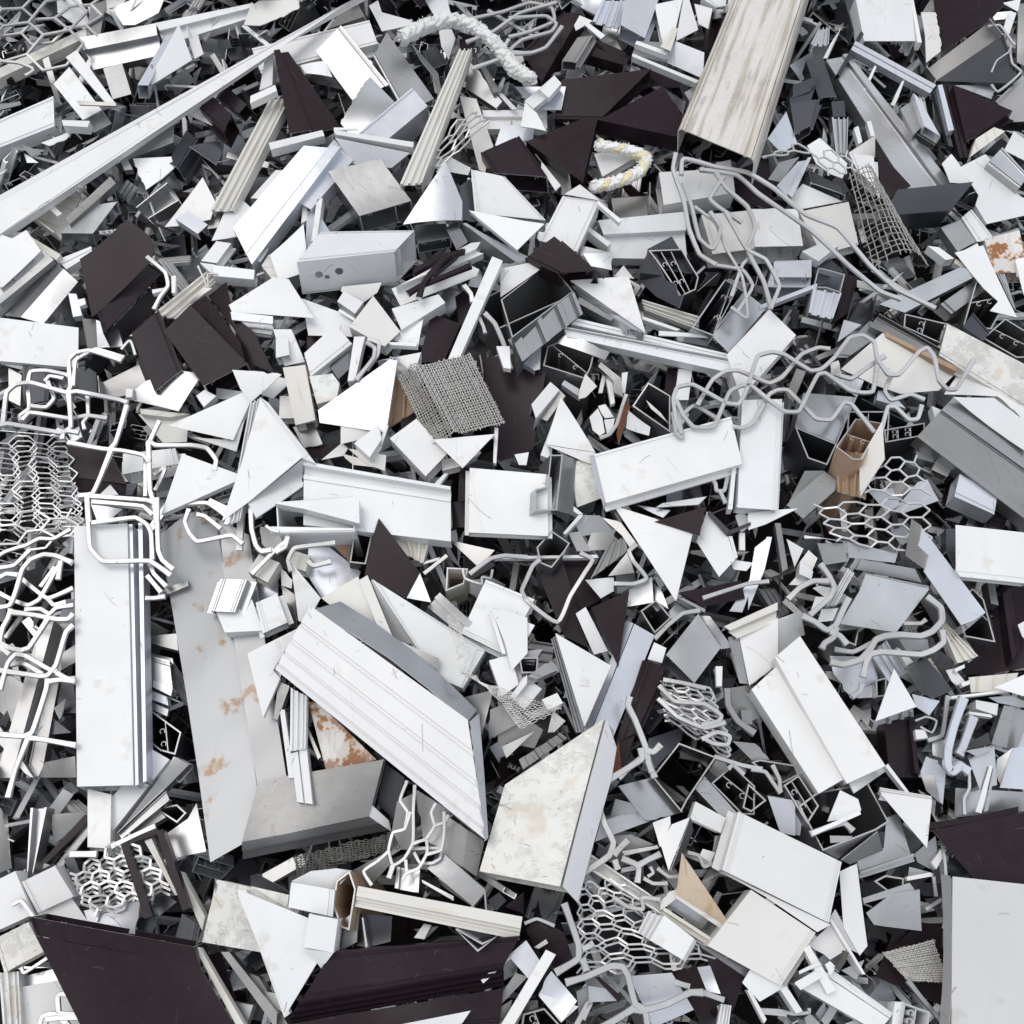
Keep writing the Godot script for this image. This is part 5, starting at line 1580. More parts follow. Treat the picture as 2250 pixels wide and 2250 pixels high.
	put("angle k 10 ", "307 2 311 7 340 -26 335 -36 / -11 0 0", "small dark slate angle offcut right of the small dark brown triangular shard")
	put("angle k 10 ", "337 -33 342 -23 376 -9 376 -14 / -19 0 0", "tiny dark slate angle offcut below the tall scratched white panel")
	put("rib b 30 step", "257 -126 354 -108 359 -135 294 -147 / -19 0 .3", "brown bronze rail segment below the big white triangle with a rod on it")
	put("chan g 20 ", "255 -135 262 -135 295 -153 293 -158 / -19 0 0", "tiny grey channel offcut left of the brown bronze rail segment")
	put("plate w 0 ", "112 -150 97 -160 123 -223 144 -218 / -19 .1 .1", "medium white sheet piece below and right of the long dark bronze profile")
	put("rod w 5 ", "215 -200 -18 237 -178 -18 260 -160 -18 286 -156 -16", "mid length white bent mesh strand above the smooth grey square box offcut")
	put("tube s 60 ", "283 -161 314 -213 271 -267 231 -224 / -19 0 .05", "smooth grey square box offcut below the brown bronze rail")
	put("rib l 40 ridge", "173 -171 215 -195 122 -405 75 -405 / -19 0 .05", "long lilac beam running down left under the white peeled slab")
	put("tube w 20 ", "214 -205 232 -214 224 -237 203 -231 / -19 0 0", "small white box profile offcut left of the smooth grey square box offcut")
	put("tube b 20 ", "156 -353 181 -341 163 -386 144 -394 / -19 0 0", "medium dark brown box profile offcut below the narrow dark brown flat cover strip")
	put("bar g 10 ", "31 -191 34 -194 0 -246 -3 -242 / -19 0 0", "small grey strip below and right of the small white plate")
	put("tube s 20 ", "13 -222 46 -218 34 -238 10 -235 / -10 0 0", "small silver box profile offcut below and left of the long dark bronze profile")
	put("mouth s 30 ", "10 -234 39 -234 37 -258 14 -258 / 2 0 0", "small silver hollow profile end below and right of the small white plate")
	put("plate w 0 ", "-21 -227 -2 -245 -4 -284 -21 -286 / -19 .1 .1", "medium white sheet piece below the small white plate")
	put("tube g 20 ", "21 -314 54 -299 58 -310 27 -322 / -19 0 0", "small grey box profile offcut above the big white mitred box slab")
	put("plate cw 0 ", "52 -340 60 -310 78 -325 62 -340 / -19 .2 .2", "small cream white sheet piece above the big white mitred box slab")
	put("rib g 20 three", "10 -380 70 -341 80 -349 16 -394 / -19 0 0", "medium grey ribbed profile piece above the big white mitred box slab")
	put("bar g 10 ", "73 -297 77 -295 97 -341 93 -341 / -19 0 0", "small grey strip left of the long lilac beam")
	put("plate w 0 ", "343 -196 402 -169 397 -238 379 -252 353 -270 / -19 .1 .1", "large white sheet piece above and left of the big white two step profile lid")
	put("rib c 25 step", "318 -185 338 -201 399 -176 402 -147 / -3 0 0", "cream flanged edge profile with brown dirt above the rusty silver plate at right")
	put("hex w 3 n4x5", "225 -271 295 -284 317 -373 230 -319 / -19 0 0", "middle sheet of bundle of hexagonal mesh below the smooth grey square box")
	put("tube g 20 ", "336 -308 353 -308 351 -329 337 -329 / -19 0 0", "small grey box profile offcut above and right of the dark grey box mouth")
	put("rod w 4 ", "292 -376 -19 330 -388 -19 360 -394 -19", "mid length white bent mesh strand right of the dark grey box mouth")
	add("rod w 4 ", "344 -394 -19 364 -398 -19 374 -414 -19 383 -428 -19")
	add("rod w 4 ", "375 -388 -19 383 -408 -19 383 -426 -19")
	put("rod w 4 ", "311 -394 -19 318 -388 -19 333 -402 -19", "short white bent mesh strand right of the dark grey box mouth")

func pile_8() -> void:
	put("hex w 2.6 n5x6", "90 -550 149 -543 268 -648 95 -662 / -19 0 0", "topmost sheet of sheet of hexagonal mesh lying below the peeled white slab")
	put("rib l 25 chanU", "125 -467 194 -446 199 -465 117 -494 / -19 0 .1", "lilac channel right of the peeled slab's edge")
	put("plate s 0 ", "151 -419 201 -405 243 -453 224 -459 187 -466 / -19 -.2 -.2", "large silver sheet piece below and left of the dark grey box mouth")
	put("tube s 30 ", "262 -422 276 -404 322 -459 299 -463 / -19 0 0", "medium silver box profile offcut above and right of the small scratched white block")
	put("plate s 0 ", "285 -487 315 -483 306 -513 295 -535 278 -520 / -19 .1 .2", "medium silver sheet piece left of the big clean white rectangular box")
	put("plate w 0 ", "267 -504 284 -509 277 -522 262 -513 / -19 .1 .1", "small white sheet piece left of the big clean white rectangular box")
	put("rod w 3.5 ", "245 -509 -18 260 -513 -18 267 -528 -18 279 -523 -17", "mid length white bent mesh strand above the tan faced triangular plate")
	put("rod w 3.5 ", "202 -530 -19 217 -541 -19 231 -541 -19", "short white bent mesh strand below the white folded wedge triangle")
	put("rod w 3.5 ", "182 -543 -19 195 -550 -19 215 -550 -19", "short white bent mesh strand left of the tan faced triangular plate")
	add("rod w 3 ", "192 -528 -19 196 -536 -19 188 -541 -19")
	put("plate s 0 ", "226 -569 270 -596 259 -609 211 -580 / -19 .1 .4", "medium silver sheet piece below and left of the tan faced triangular plate")
	put("rod w 3 ", "17 -602 -19 34 -596 -19 58 -605 -19", "mid length white bent mesh strand right of the long dark brown box profile")
	put("plate w 0 ", "30 -632 46 -622 49 -627 36 -634 / -19 .1 .1", "tiny white sheet piece above the white T bar")
	put("tube s 25 ", "5 -664 21 -669 -23 -711 -25 -704 / -19 0 0", "small silver box profile offcut left of the white T bar")
	put("plate w 0 ", "-23 -685 -12 -685 -28 -731 -38 -731 / -17 .2 .1", "small white sheet piece below and left of the white T bar")
	put("plate g 0 ", "-26 -712 0 -697 -4 -721 -17 -731 / -14 .1 .2", "small grey sheet piece below and left of the white T bar")
	put("mouth g 50 web1", "15 -714 43 -707 67 -731 11 -736 / -19 0 0", "medium grey hollow profile end below the white T bar")
	put("tube s 25 ", "86 -687 104 -680 103 -706 89 -721 / -19 0 0", "small silver box profile offcut below the forked mesh strand")
	put("plate l 0 ", "157 -668 214 -664 241 -709 187 -731 / -19 .05 .1", "lilac plate behind the bent strand at the bottom edge")
	put("rib w 14 three", "278 -702 291 -704 285 -731 270 -731 / -19 0 0", "small white ribbed profile piece below the brown sheet piece")
	put("chan w 42 ", "676 1107 785 1107 783 1003 683 1003 / -19 0 .1", "white square channel with clips at its lower end, hanging at the top right")
	put("bar w 20 ", "786 1105 792 1107 792 994 784 994 / -19 0 0", "small white strip right of the white square channel")
	put("trough g 25 ", "799 949 921 1033 943 1003 816 923 / -19 .1 .3", "grey channel with a curled clip at its upper end beside the large brown sheet")
	put("rod w 3 ", "958 975 -18 957 940 -19 970 919 -19 917 870 -19 908 887 -19", "mid length white bent mesh strand right of the black triangular box mouth")
	put("rib l 20 groove", "658 982 649 965 796 881 809 897 / -19 0 .3", "lilac comb shaped window frame with two hanging T fins")
	add("bar k 20 ", "670 1003 621 920 626 914 675 996 / -12 0 .3")
	add("bar w 10 ", "697 933 693 935 677 903 682 902 / -24 0 .3")
	add("bar w 10 ", "685 906 677 906 670 887 678 884 / -31 0 .3")
	add("bar w 10 ", "749 906 745 906 728 874 735 872 / -33 0 .3")
	add("bar w 10 ", "737 876 730 876 721 860 728 857 / -39 0 .3")
	put("tube g 30 ", "760 853 727 829 744 768 773 798 / -19 0 0", "medium grey box profile offcut right of the long silver beam")
	put("plate l 0 ", "472 756 512 818 528 751 497 728 / -19 -.1 .1", "lilac scrap plate with a slit beside the torn hex mesh strip")
	put("bar w 12 ", "635 783 644 788 647 751 639 745 / -19 0 0", "tiny white strip between the long silver beam and the lilac scrap plate")
	put("bar w 12 ", "661 798 669 800 672 765 664 763 / -19 0 0", "tiny white strip between the long silver beam and the lilac comb shaped window frame")
	put("plate w 0 ", "543 739 568 757 613 700 602 670 580 679 556 700 / -19 0 .1", "medium white sheet piece under the hexagonal mesh strip")
	put("plate g 0 ", "621 731 669 758 666 716 / -19 .2 .2", "small grey triangular sheet piece below and left of the long silver beam")
	put("tube w 30 ", "619 726 661 712 660 643 630 689 / -19 .2 .1", "medium white box profile offcut right of the hexagonal mesh strip")
	put("rib l 22 ridgeR", "526 712 549 715 504 622 482 657 / -19 0 0", "medium lilac white ribbed profile piece below the lilac scrap plate")
	put("tube w 60 ", "427 594 510 594 514 520 429 518 / -18 0 .1", "white box end with faint rust in front of the stained plate")
	put("plate w 0 ", "786 700 806 722 819 688 842 654 796 660 / -19 .1 .1", "medium white sheet piece above and left of the broad bright white plate")
	put("plate w 0 lip6", "817 690 865 715 901 663 914 625 928 618 923 587 849 571 834 610 842 630 / -19 .05 .1", "broad bright white plate right of the blue grey box")
	put("plate w 0 ", "907 734 929 772 951 749 945 704 / -19 .1 .1", "medium white sheet piece above and right of the broad bright white plate")
	put("tube w 20 ", "733 518 752 515 776 491 760 488 / -19 0 0", "small white box profile offcut above and left of the white pointed plate")
	put("bar c 12 ", "778 491 774 482 801 460 810 460 / -19 0 0", "tiny cream stained strip above and left of the white pointed plate")
	put("tube w 20 ", "510 506 546 524 576 518 537 485 / -19 0 0", "small white box profile offcut above and right of the square lilac white plate")
	put("tube l 30 ", "457 480 524 486 520 450 457 450 / -16 0 0", "medium lilac white box profile offcut on top of the square lilac white plate")
	put("rib l 22 three", "521 428 569 418 550 370 509 381 / -19 0 .1", "lilac grey clip profile with two raised legs in the upper right")
	put("chan s 25 ", "634 400 677 385 817 457 779 467 / -19 0 .2", "long silver angle piece under the tail ends of the wire bundle")
	put("mouth g 90 web1", "798 328 841 365 876 339 870 292 850 292 / -19 0 .1", "grey box mouth holding curled ports at the right edge")
	put("plate w 0 ", "773 495 822 506 860 365 818 381 834 398 814 424 / -11 .1 .1", "white pointed plate with a bite, at right below the rust run plate")
	put("plate w 0 ", "883 491 904 491 890 411 884 415 / -19 .2 0", "small white sheet piece right of the white pointed plate")
	put("mouth g 60 web1", "673 377 743 357 725 318 667 351 / -19 0 0", "medium grey hollow profile end below the long silver angle piece")
	put("plate cw 0 ", "553 272 625 331 742 260 709 228 646 223 604 241 / -19 .05 .15", "greenish grey plate with rust spots under the zigzag strip")
	put("tube l 40 ", "719 75 704 35 762 4 772 35 / -19 0 0", "pale box offcut lying below the long grey box beam at right")
	put("mouth g 60 web1", "678 -142 708 -119 722 -137 728 -205 683 -196 / -19 0 0", "grey open profile with ports under the notched lilac plate's lower end")
	put("tube g 40 ", "533 -71 622 -89 632 -109 524 -85 / -19 .1 .4", "medium grey box profile offcut above the wide silver grey folded plate")
	put("tube s 40 ", "477 -45 519 -45 520 -75 484 -81 / -19 0 0", "medium silver box profile offcut right of the short tan capped white block")
	put("plate s 0 ", "523 -43 597 -61 607 -46 596 -76 524 -68 / -19 0 .2", "medium silver sheet piece above the wide silver grey folded plate")
	put("plate w 0 ", "429 -39 454 -55 439 -83 / -19 .1 .2", "small white triangular sheet piece above and left of the short tan capped white block")
	put("bar g 16 ", "414 -11 423 -11 427 -87 418 -92 / -19 0 0", "small grey strip above and left of the short tan capped white block")

func pile_9() -> void:
	put("plate cw 0 ", "462 -57 474 -71 464 -91 448 -74 / -19 .2 .1", "short tan capped white block above the wide silver grey folded plate")
	put("tube w 25 ", "445 -78 463 -95 459 -108 441 -99 / -10 0 0", "small white box profile offcut below the short tan capped white block")
	put("plate w 0 ", "472 -115 492 -120 481 -135 463 -118 / -19 .2 .1", "small white sheet piece below and right of the short tan capped white block")
	put("plate w 0 ", "464 -173 472 -153 497 -152 487 -171 / -19 .1 .1", "small white sheet piece above the big white two step profile lid")
	put("plate w 0 ", "455 -157 465 -133 489 -134 / -19 .1 .1", "small white triangular sheet piece above and left of the forked strand of coarse mesh")
	put("mouth g 50 ", "492 -185 526 -182 517 -211 489 -196 / -19 0 0", "small grey hollow profile end below and left of the wide silver grey folded plate")
	put("bar w 16 ", "578 -213 584 -216 600 -235 589 -242 / -19 0 0", "small white strip above and left of the shiny slate grey curved plate")
	put("mouth g 30 ", "540 -263 557 -259 553 -287 538 -289 / -19 0 0", "small grey hollow profile end left of the shiny slate grey curved plate")
	put("plate w 0 ", "647 -248 659 -246 673 -266 660 -271 653 -265 / -19 .1 .1", "small white sheet piece below and left of the dark brown torn sheet")
	put("plate l 0 ", "591 -284 630 -295 612 -316 595 -303 / -19 .1 .1", "small lilac white sheet piece above and right of the dark brown sheet box")
	put("angle c 25 ", "679 -259 754 -252 741 -278 679 -282 / -19 0 0", "medium cream stained angle offcut left of the white triangular plate tip")
	put("tube w 25 ", "684 -293 716 -299 711 -316 682 -306 / -19 0 0", "small white box profile offcut below and left of the white triangular plate tip")
	put("bar w 12 ", "671 -310 670 -314 704 -319 703 -315 / -19 0 0", "tiny white strip below and left of the white triangular plate tip")
	put("rib s 25 three", "670 -376 699 -366 696 -404 667 -404 / -19 0 0", "medium silver ribbed profile piece above the shiny blue grey plate")
	put("bar w 14 ", "588 -337 602 -337 605 -349 588 -351 / -19 0 0", "small white strip above and right of the dark brown sheet box")
	put("rod w 4 ", "643 -287 -19 626 -345 -19 604 -353 -19", "mid length white bent mesh strand right of the dark brown sheet box")
	put("rod w 2 ", "590 -324 -19 607 -318 -19 621 -324 -19 612 -341 -19 596 -333 -18", "mid length white bent mesh strand above and right of the dark brown sheet box")
	put("plate w 0 ", "374 7 433 11 451 11 399 -13 372 -21 / -19 .1 .1", "medium white sheet piece below the tall scratched white panel")
	put("plate l 0 ", "752 -326 741 -406 710 -405 / -19 .1 .1", "medium lilac white triangular sheet piece above and right of the shiny blue grey plate")
	put("plate w 0 ", "447 -486 478 -487 474 -494 447 -496 / -19 .1 .1", "small white sheet piece under the large open box profile")
	put("tube l 30 ", "364 -432 401 -439 399 -486 379 -482 / -19 .2 .2", "medium lilac white box profile offcut above the big clean white rectangular box")
	put("plate s 0 ", "529 -462 547 -456 557 -511 484 -533 482 -518 521 -503 / -19 0 .1", "large silver sheet piece below and right of the large open box profile")
	put("rib s 20 step", "483 -534 484 -543 564 -520 561 -510 / -19 0 0", "medium silver ribbed profile piece above the shiny silver plate")
	put("tube s 30 ", "653 -376 694 -364 689 -418 663 -424 / -7 0 0", "medium silver box profile offcut above the shiny blue grey plate")
	put("plate g 0 ", "563 -511 593 -487 594 -506 584 -532 566 -522 / -19 .1 .1", "medium grey sheet piece left of the dark brown box panel")
	put("plate s 0 ", "549 -545 553 -528 582 -536 586 -538 / -19 .1 .1", "small silver sheet piece above and right of the shiny silver plate")
	put("bar w 12 ", "544 -542 545 -547 581 -541 578 -536 / -11 0 0", "small level white strip above and right of the shiny silver plate")
	put("bar w 14 ", "582 -523 587 -532 606 -506 599 -504 / -12 0 0", "small right-leaning white strip left of the dark brown box panel")
	put("mouth s 40 ", "501 -547 518 -539 543 -543 540 -560 520 -562 / -19 0 0", "small silver hollow profile end above the shiny silver plate")
	put("rod w 3 ", "584 -541 -19 584 -567 -19", "short upright white bent mesh strand above and left of the tall pale grey rectangular panel")
	put("rod w 3 ", "567 -584 -19 591 -571 -19", "short right-leaning white bent mesh strand above and left of the tall pale grey rectangular panel")
	put("weave g 1.3 n24x18", "500 -639 572 -622 585 -676 530 -674 / -19 0 0", "folded piece of woven wire screen left of the tall grey panel")
	put("rod g 5 ", "529 -674 -16 544 -694 -18 558 -712 -18 569 -726 -18", "mid length grey bent mesh strand right of the small white square profile mouth")
	put("plate s 0 ", "443 -661 474 -648 462 -673 / -19 .1 .1", "small silver triangular sheet piece above the white folded profile")
	put("tube k 20 ", "350 -692 360 -688 367 -700 360 -706 / -19 0 0", "tiny dark slate box profile offcut below the cream white scratched box piece")
	put("plate g 0 ", "387 -719 395 -714 412 -731 390 -731 / -19 .1 .1", "small grey sheet piece below and left of the white folded profile")
	put("rod w 5 ", "-636 486 -8 -600 453 -8 -592 426 -8 -603 403 -8 -610 378 -8", "mid length white bent mesh strand left of the lower cream ribbed track offcut")
	put("bar w 10 ", "-589 447 -581 447 -578 412 -584 412 / -8 0 0", "tiny white strip above and left of the near black box sheet")
	put("tube b 50 ", "-596 367 -636 321 -588 218 -547 259 / 1 -.05 .1", "tall charcoal brown box tube, left one of the dark trio at left")
	put("plate b 0 ", "-554 396 -525 408 -457 311 -441 267 / -8 .3 .1", "medium dark brown sheet piece above and right of the near black box sheet")
	put("plate w 0 ", "-485 390 -412 441 -385 438 -337 363 -478 376 / -7 0 .1", "large white sheet piece above and right of the right hand brown sheet")
	put("plate w 0 lip2", "-561 159 -438 214 -428 195 -452 132 / -7 .05 .15", "long white triangular plate pointing left over the rusty scraps")
	put("rod w 4 ", "-565 40 -8 -554 80 -8 -570 67 -8", "mid length white bent mesh strand below and left of the long white triangular plate")
	put("plate w 0 ", "-394 -229 -350 -207 -341 -258 -360 -320 / -7 .1 .1", "large white sheet piece under the grey white pointed plate")
	put("hex w 3.5 n5x4", "-609 -535 -537 -486 -472 -555 -563 -591 / -8 0 0", "topmost sheet of bundle of hexagonal mesh sheets under two dark straps at lower left")
	put("rod w 5 ", "-555 -503 -3 -526 -488 -4 -498 -475 -4", "mid length white bent mesh strand below and left of the pale flat bar")
	put("rod w 6 ", "-610 -513 -2 -573 -513 -1", "short white bent mesh strand below the short grey white vertical strip")
	put("bar b 10 ", "-538 -496 -533 -500 -490 -485 -495 -481 / -2 0 0", "small dark brown strip above and left of the dark strap edge")
	put("bar c 12 ", "-512 -495 -503 -491 -457 -566 -461 -566 / -8 0 0", "small cream stained strip left of the dark strap edge")
	put("rib w 30 flat", "-714 -550 -683 -535 -651 -591 -705 -615 / -7 .05 .1", "white plate with a bent wire and round port edge at the lower left edge")
	put("tube w 30 ", "-674 -549 -630 -528 -599 -568 -646 -589 / -7 .05 .1", "white square box offcut above the brown parallelogram's left corner")
	put("tube peel 30 ", "-698 -622 -654 -601 -628 -638 -678 -664 / -7 .05 .1", "peeling cream box offcut with a tan stain left of the brown parallelogram")
	put("tube g 30 ", "-391 -638 -380 -638 -309 -712 -309 -731 / -8 0 0", "medium grey box profile offcut below and left of the large scuffed white triangular plate")
	put("bar w 8 ", "-329 774 -328 768 -284 769 -285 774 / -8 0 0", "tiny white strip left of the thin white strip")
	put("bar w 22 ", "-329 769 -325 758 -181 728 -180 740 / -8 0 0", "thin white strip with a lip lying in front of the lilac box")
	put("hex w 3 n3x4", "-135 741 -77 815 -45 781 -131 676 / -8 0 0", "small torn patch of hexagonal aluminium mesh beside the cream track")
	put("rib l 40 ridgeR", "-380 729 -312 723 -455 478 -495 555 / -6 -.05 .1", "big lilac white channel with a raised right edge, left of the square silver box")
	put("tube s 55 ", "-240 697 -332 669 -272 578 -180 609 / -7 0 .1", "large square silver box offcut with screw ports in its lower end")
	put("tube w 40 ", "-74 672 -13 657 60 568 -66 582 / -7 0 .1", "white plate offcut with a scraped patch, folded over the brown box")
	put("bar b 12 ", "-172 460 -169 452 -114 491 -119 500 / -8 0 0", "small dark brown strip left of the bent black plastic bar")

func pile_10() -> void:
	put("tube cw 30 ", "-238 406 -275 344 -214 305 -189 335 / -8 0 0", "large cream white box profile offcut above and right of the grey white box offcut")
	put("chan w 30 ", "-205 380 -187 338 -114 392 -126 409 / -8 0 0", "medium white channel offcut below and left of the bent black plastic bar")
	put("tube w 25 ", "-397 319 -377 321 -372 288 -394 282 / -6 0 0", "tiny bright white block left of the rust marked white box")
	put("tube w 40 ", "-299 345 -269 312 -334 249 -347 290 / -7 -.1 .1", "grey white box offcut with an orange rust streak")
	put("tube w 30 ", "-224 278 -152 294 -162 256 -201 283 / -8 0 0", "small white box profile offcut above and right of the lilac fan shaped plate")
	put("tube c 30 ", "-380 261 -343 266 -321 168 -353 159 / -7 0 .1", "chalky mortar covered tube with an open lower end left of the lilac fan plate")
	put("tube peel 30 ", "-336 248 -298 253 -285 234 -288 205 -320 196 / -8 0 0", "medium peeling white box profile offcut left of the lilac fan shaped plate")
	put("plate cw 0 ", "-278 157 -241 152 -218 136 -277 124 / -7 0 .2", "medium cream white sheet piece below and left of the rusty brown ribbed scrap")
	put("plate g 0 ", "-273 105 -247 97 -208 79 -254 86 / -7 .1 .2", "small grey sheet piece above and left of the long white channel box")
	put("plate cw 0 ", "-263 112 -201 98 -203 73 -237 88 / -2 .1 .2", "medium cream white sheet piece above the long white channel box")
	put("bar w 10 ", "-102 70 -115 50 -124 52 -108 70 / -8 0 0", "tiny white strip right of the long white channel box")
	put("tube c 30 ", "-339 -61 -312 -70 -317 -96 -344 -86 / -8 0 0", "small cream stained box profile offcut above the narrow lilac white triangular plate")
	put("mouth b 60 ", "-246 -32 -218 -37 -225 -84 -250 -82 / -7 -.1 0", "small black box mouth with a bright rim left of the black triangle")
	put("tube b 30 ", "-226 -103 -141 -100 -159 -139 -206 -109 / -8 0 0", "medium dark brown box profile offcut under the black brown triangular plate")
	put("tube w 30 ", "-455 -146 -431 -193 -374 -190 -395 -141 / -8 0 0", "medium white box profile offcut below and right of the small silver square box")
	put("plate cw 0 ", "-290 -139 -235 -107 -196 -197 -209 -183 -259 -163 / -7 .05 .2", "cream plate with brown pitting behind the ribbed white panel")
	put("tube w 45 ", "-213 -112 -40 -221 -73 -277 -113 -260 / -7 0 .1", "long cream white box profile with mortar lump behind the ribbed panel")
	add("plate w 0 ", "-214 -111 -40 -222 -62 -219 -180 -197 / -16 .41 .68")
	put("rib s 25 step", "-110 -130 -129 -150 -77 -193 -60 -177 / -8 0 0", "small silver stepped clip left of the blank white square with a triangle on it")
	put("tube w 30 ", "-40 -111 -76 -193 -11 -226 34 -143 / -7 .05 .1", "small white plate carrying a smaller triangular cut, centre of the heap")
	put("tube w 30 ", "-34 -237 -2 -228 10 -273 -15 -291 / -5 0 0", "medium white box profile offcut right of the long cream white box profile")
	put("rod w 5 ", "-65 -100 -8 -33 -75 -8 -11 -70 -8 24 -73 -8", "mid length white bent mesh strand above and left of the long dark bronze profile")
	put("rod w 2.5 ", "-76 -91 -8 -72 -107 -8 -46 -117 -6 -46 -105 -8 -33 -107 -8 -30 -93 -8", "mid length white bent mesh strand above and right of the small silver stepped clip")
	put("bar g 20 ", "-344 -268 -327 -275 -341 -325 -347 -323 / -8 0 0", "small grey strip below the grey white pointed plate")
	put("bar w 20 ", "-339 -310 -332 -310 -310 -408 -318 -408 / -8 0 0", "small white strip below and left of the pair of short white rails")
	put("rib w 25 groove", "-317 -374 -295 -366 -281 -445 -303 -442 / -5 0 0", "medium white ribbed profile piece on top of the long shiny grey frame box")
	put("rod w 3 ", "-138 -505 -8 -98 -505 -8 -100 -518 -8 -110 -524 -8 -127 -524 -8 -136 -510 -8", "long white bent mesh strand above and left of the grey Y ended channel")
	put("plate g 0 ", "-236 -604 -208 -581 -209 -626 -230 -636 / -7 .2 0", "medium grey sheet piece below the hollow oval tube end")
	put("bar g 6 ", "-204 -595 -202 -595 -194 -631 -197 -633 / -8 0 0", "tiny grey strip below and right of the hollow oval tube end")
	put("bar w 12 ", "80 900 93 880 69 845 50 866 / -8 0 0", "small white strip between the dark brown pointed box offcut and the brown box profile")
	put("plate w 0 ", "24 836 42 810 64 763 16 776 21 812 / -7 .1 0", "white star of crossed narrow cuts over the grey rail near top centre")
	put("plate w 0 ", "370 693 397 697 398 670 371 678 / -8 .1 .1", "small white sheet piece above and left of the outermost long wire")
	put("tube k 40 ", "281 530 237 503 252 462 315 452 / -8 0 0", "medium dark slate box profile offcut below and right of the long white stepped rail")
	put("tube k 20 ", "246 502 221 446 255 441 256 467 / 2 0 0", "small dark slate box profile offcut below the long white stepped rail")
	put("mouth g 110 ", "-19 390 66 484 104 401 0 292 / 9 .1 -.35", "grey box profile standing on end with its rectangular mouth open, above the centre")
	add("rib g 20 three", "0 298 105 394 120 363 17 265 / 16 -.44 .39")
	put("plate w 0 lip2", "100 437 201 442 226 334 / -7 .05 .1", "white triangular plate between the open standing box and the black profile")
	put("mouth k 120 web2", "236 489 293 488 320 435 314 413 288 402 251 467 / 4 .1 .2", "black profile on end showing two screw port webs under the wires")
	add("plate k 0 ", "236 490 251 465 264 433 280 421 285 400 293 401 285 382 249 413 216 456 / -4 .71 .46")
	put("mouth s 120 web2", "367 438 402 418 349 343 341 327 303 338 / -8 -.2 .1", "silver box profile with two internal webs and ports, lying right of the black one")
	add("tube s 30 ", "402 419 437 391 367 299 339 326 / -17 -.2 .1")
	put("rib w 30 chanL", "88 341 93 326 372 258 373 282 / -7 0 .1", "long white grooved rail crossing the small shredded scraps at centre right")
	put("bar g 12 ", "148 275 143 267 168 240 180 245 / -8 0 0", "small grey strip right of the grey rectangular mouth")
	put("bar g 8 ", "180 245 168 240 167 219 183 208 / -8 0 0", "small grey strip above and left of the light box mouth")
	put("plate w 0 ", "80 207 134 108 55 123 / -7 .05 .1", "large white triangular sheet piece above the L shaped clip profile")
	put("plate w 0 ", "55 120 134 107 138 85 120 90 / -8 0 .1", "small white sheet piece above the pale spotted plate")
	put("rod w 4 ", "188 213 -8 180 190 -8 170 158 -8 158 140 -8 142 133 -8", "mid length white bent mesh strand below and left of the rust red shard")
	put("plate w 0 ", "4 103 27 106 23 85 11 86 / -7 .1 .2", "small white sheet piece below the dark brown box plate")
	put("tube w 45 ", "359 289 436 373 478 325 378 210 / -7 0 .1", "white folded panel with a crease right of the two web box")
	put("rod w 5 ", "315 65 -8 323 52 -8 324 40 -8 336 40 -8 345 72 -8", "mid length white bent mesh strand below and right of the broad white rectangular box lid")
	add("rod w 4 ", "328 39 -5 336 17 -6")
	put("rod w 4.5 ", "43 -77 -7 32 -87 -7 22 -110 -7 15 -128 -6 23 -146 -1 68 -178 -6 88 -137 -7 113 -96 -7 124 -77 -7 105 -66 -7", "long white bent mesh strand below the long dark bronze profile")
	put("mouth s 40 ", "62 -28 90 -49 83 -61 61 -90 43 -82 38 -56 / -8 0 0", "medium silver hollow profile end above the long dark bronze profile")
	put("plate w 0 ", "160 15 223 -10 280 -37 250 -142 / -7 .1 .1", "large bright white triangular plate pointing down with a brown shard on its corner")
	put("rod w 4 ", "290 -139 -8 360 -116 -8 393 -112 -8", "long white bent mesh strand right of the brown bronze rail segment")
	put("plate b 0 lip2", "120 -154 178 -130 158 -245 / -7 .1 .1", "tall black brown triangular cut right of the bronze profile")
	put("tube b 20 ", "201 -238 227 -249 181 -342 156 -354 / -7 .1 .1", "narrow dark brown flat cover strip on the long lilac beam")
	put("plate rr 0 ", "153 -356 157 -400 140 -401 / -7 .1 .1", "small rust red triangular sheet piece below the long lilac beam")
	put("plate w 0 ", "-21 -160 34 -185 -2 -245 -21 -198 / -2 .1 .1", "medium white sheet piece on top of the small white plate")
	put("tube w 30 ", "17 -260 44 -279 18 -310 -2 -291 / -8 0 0", "medium white box profile offcut below and right of the long cream white box profile")

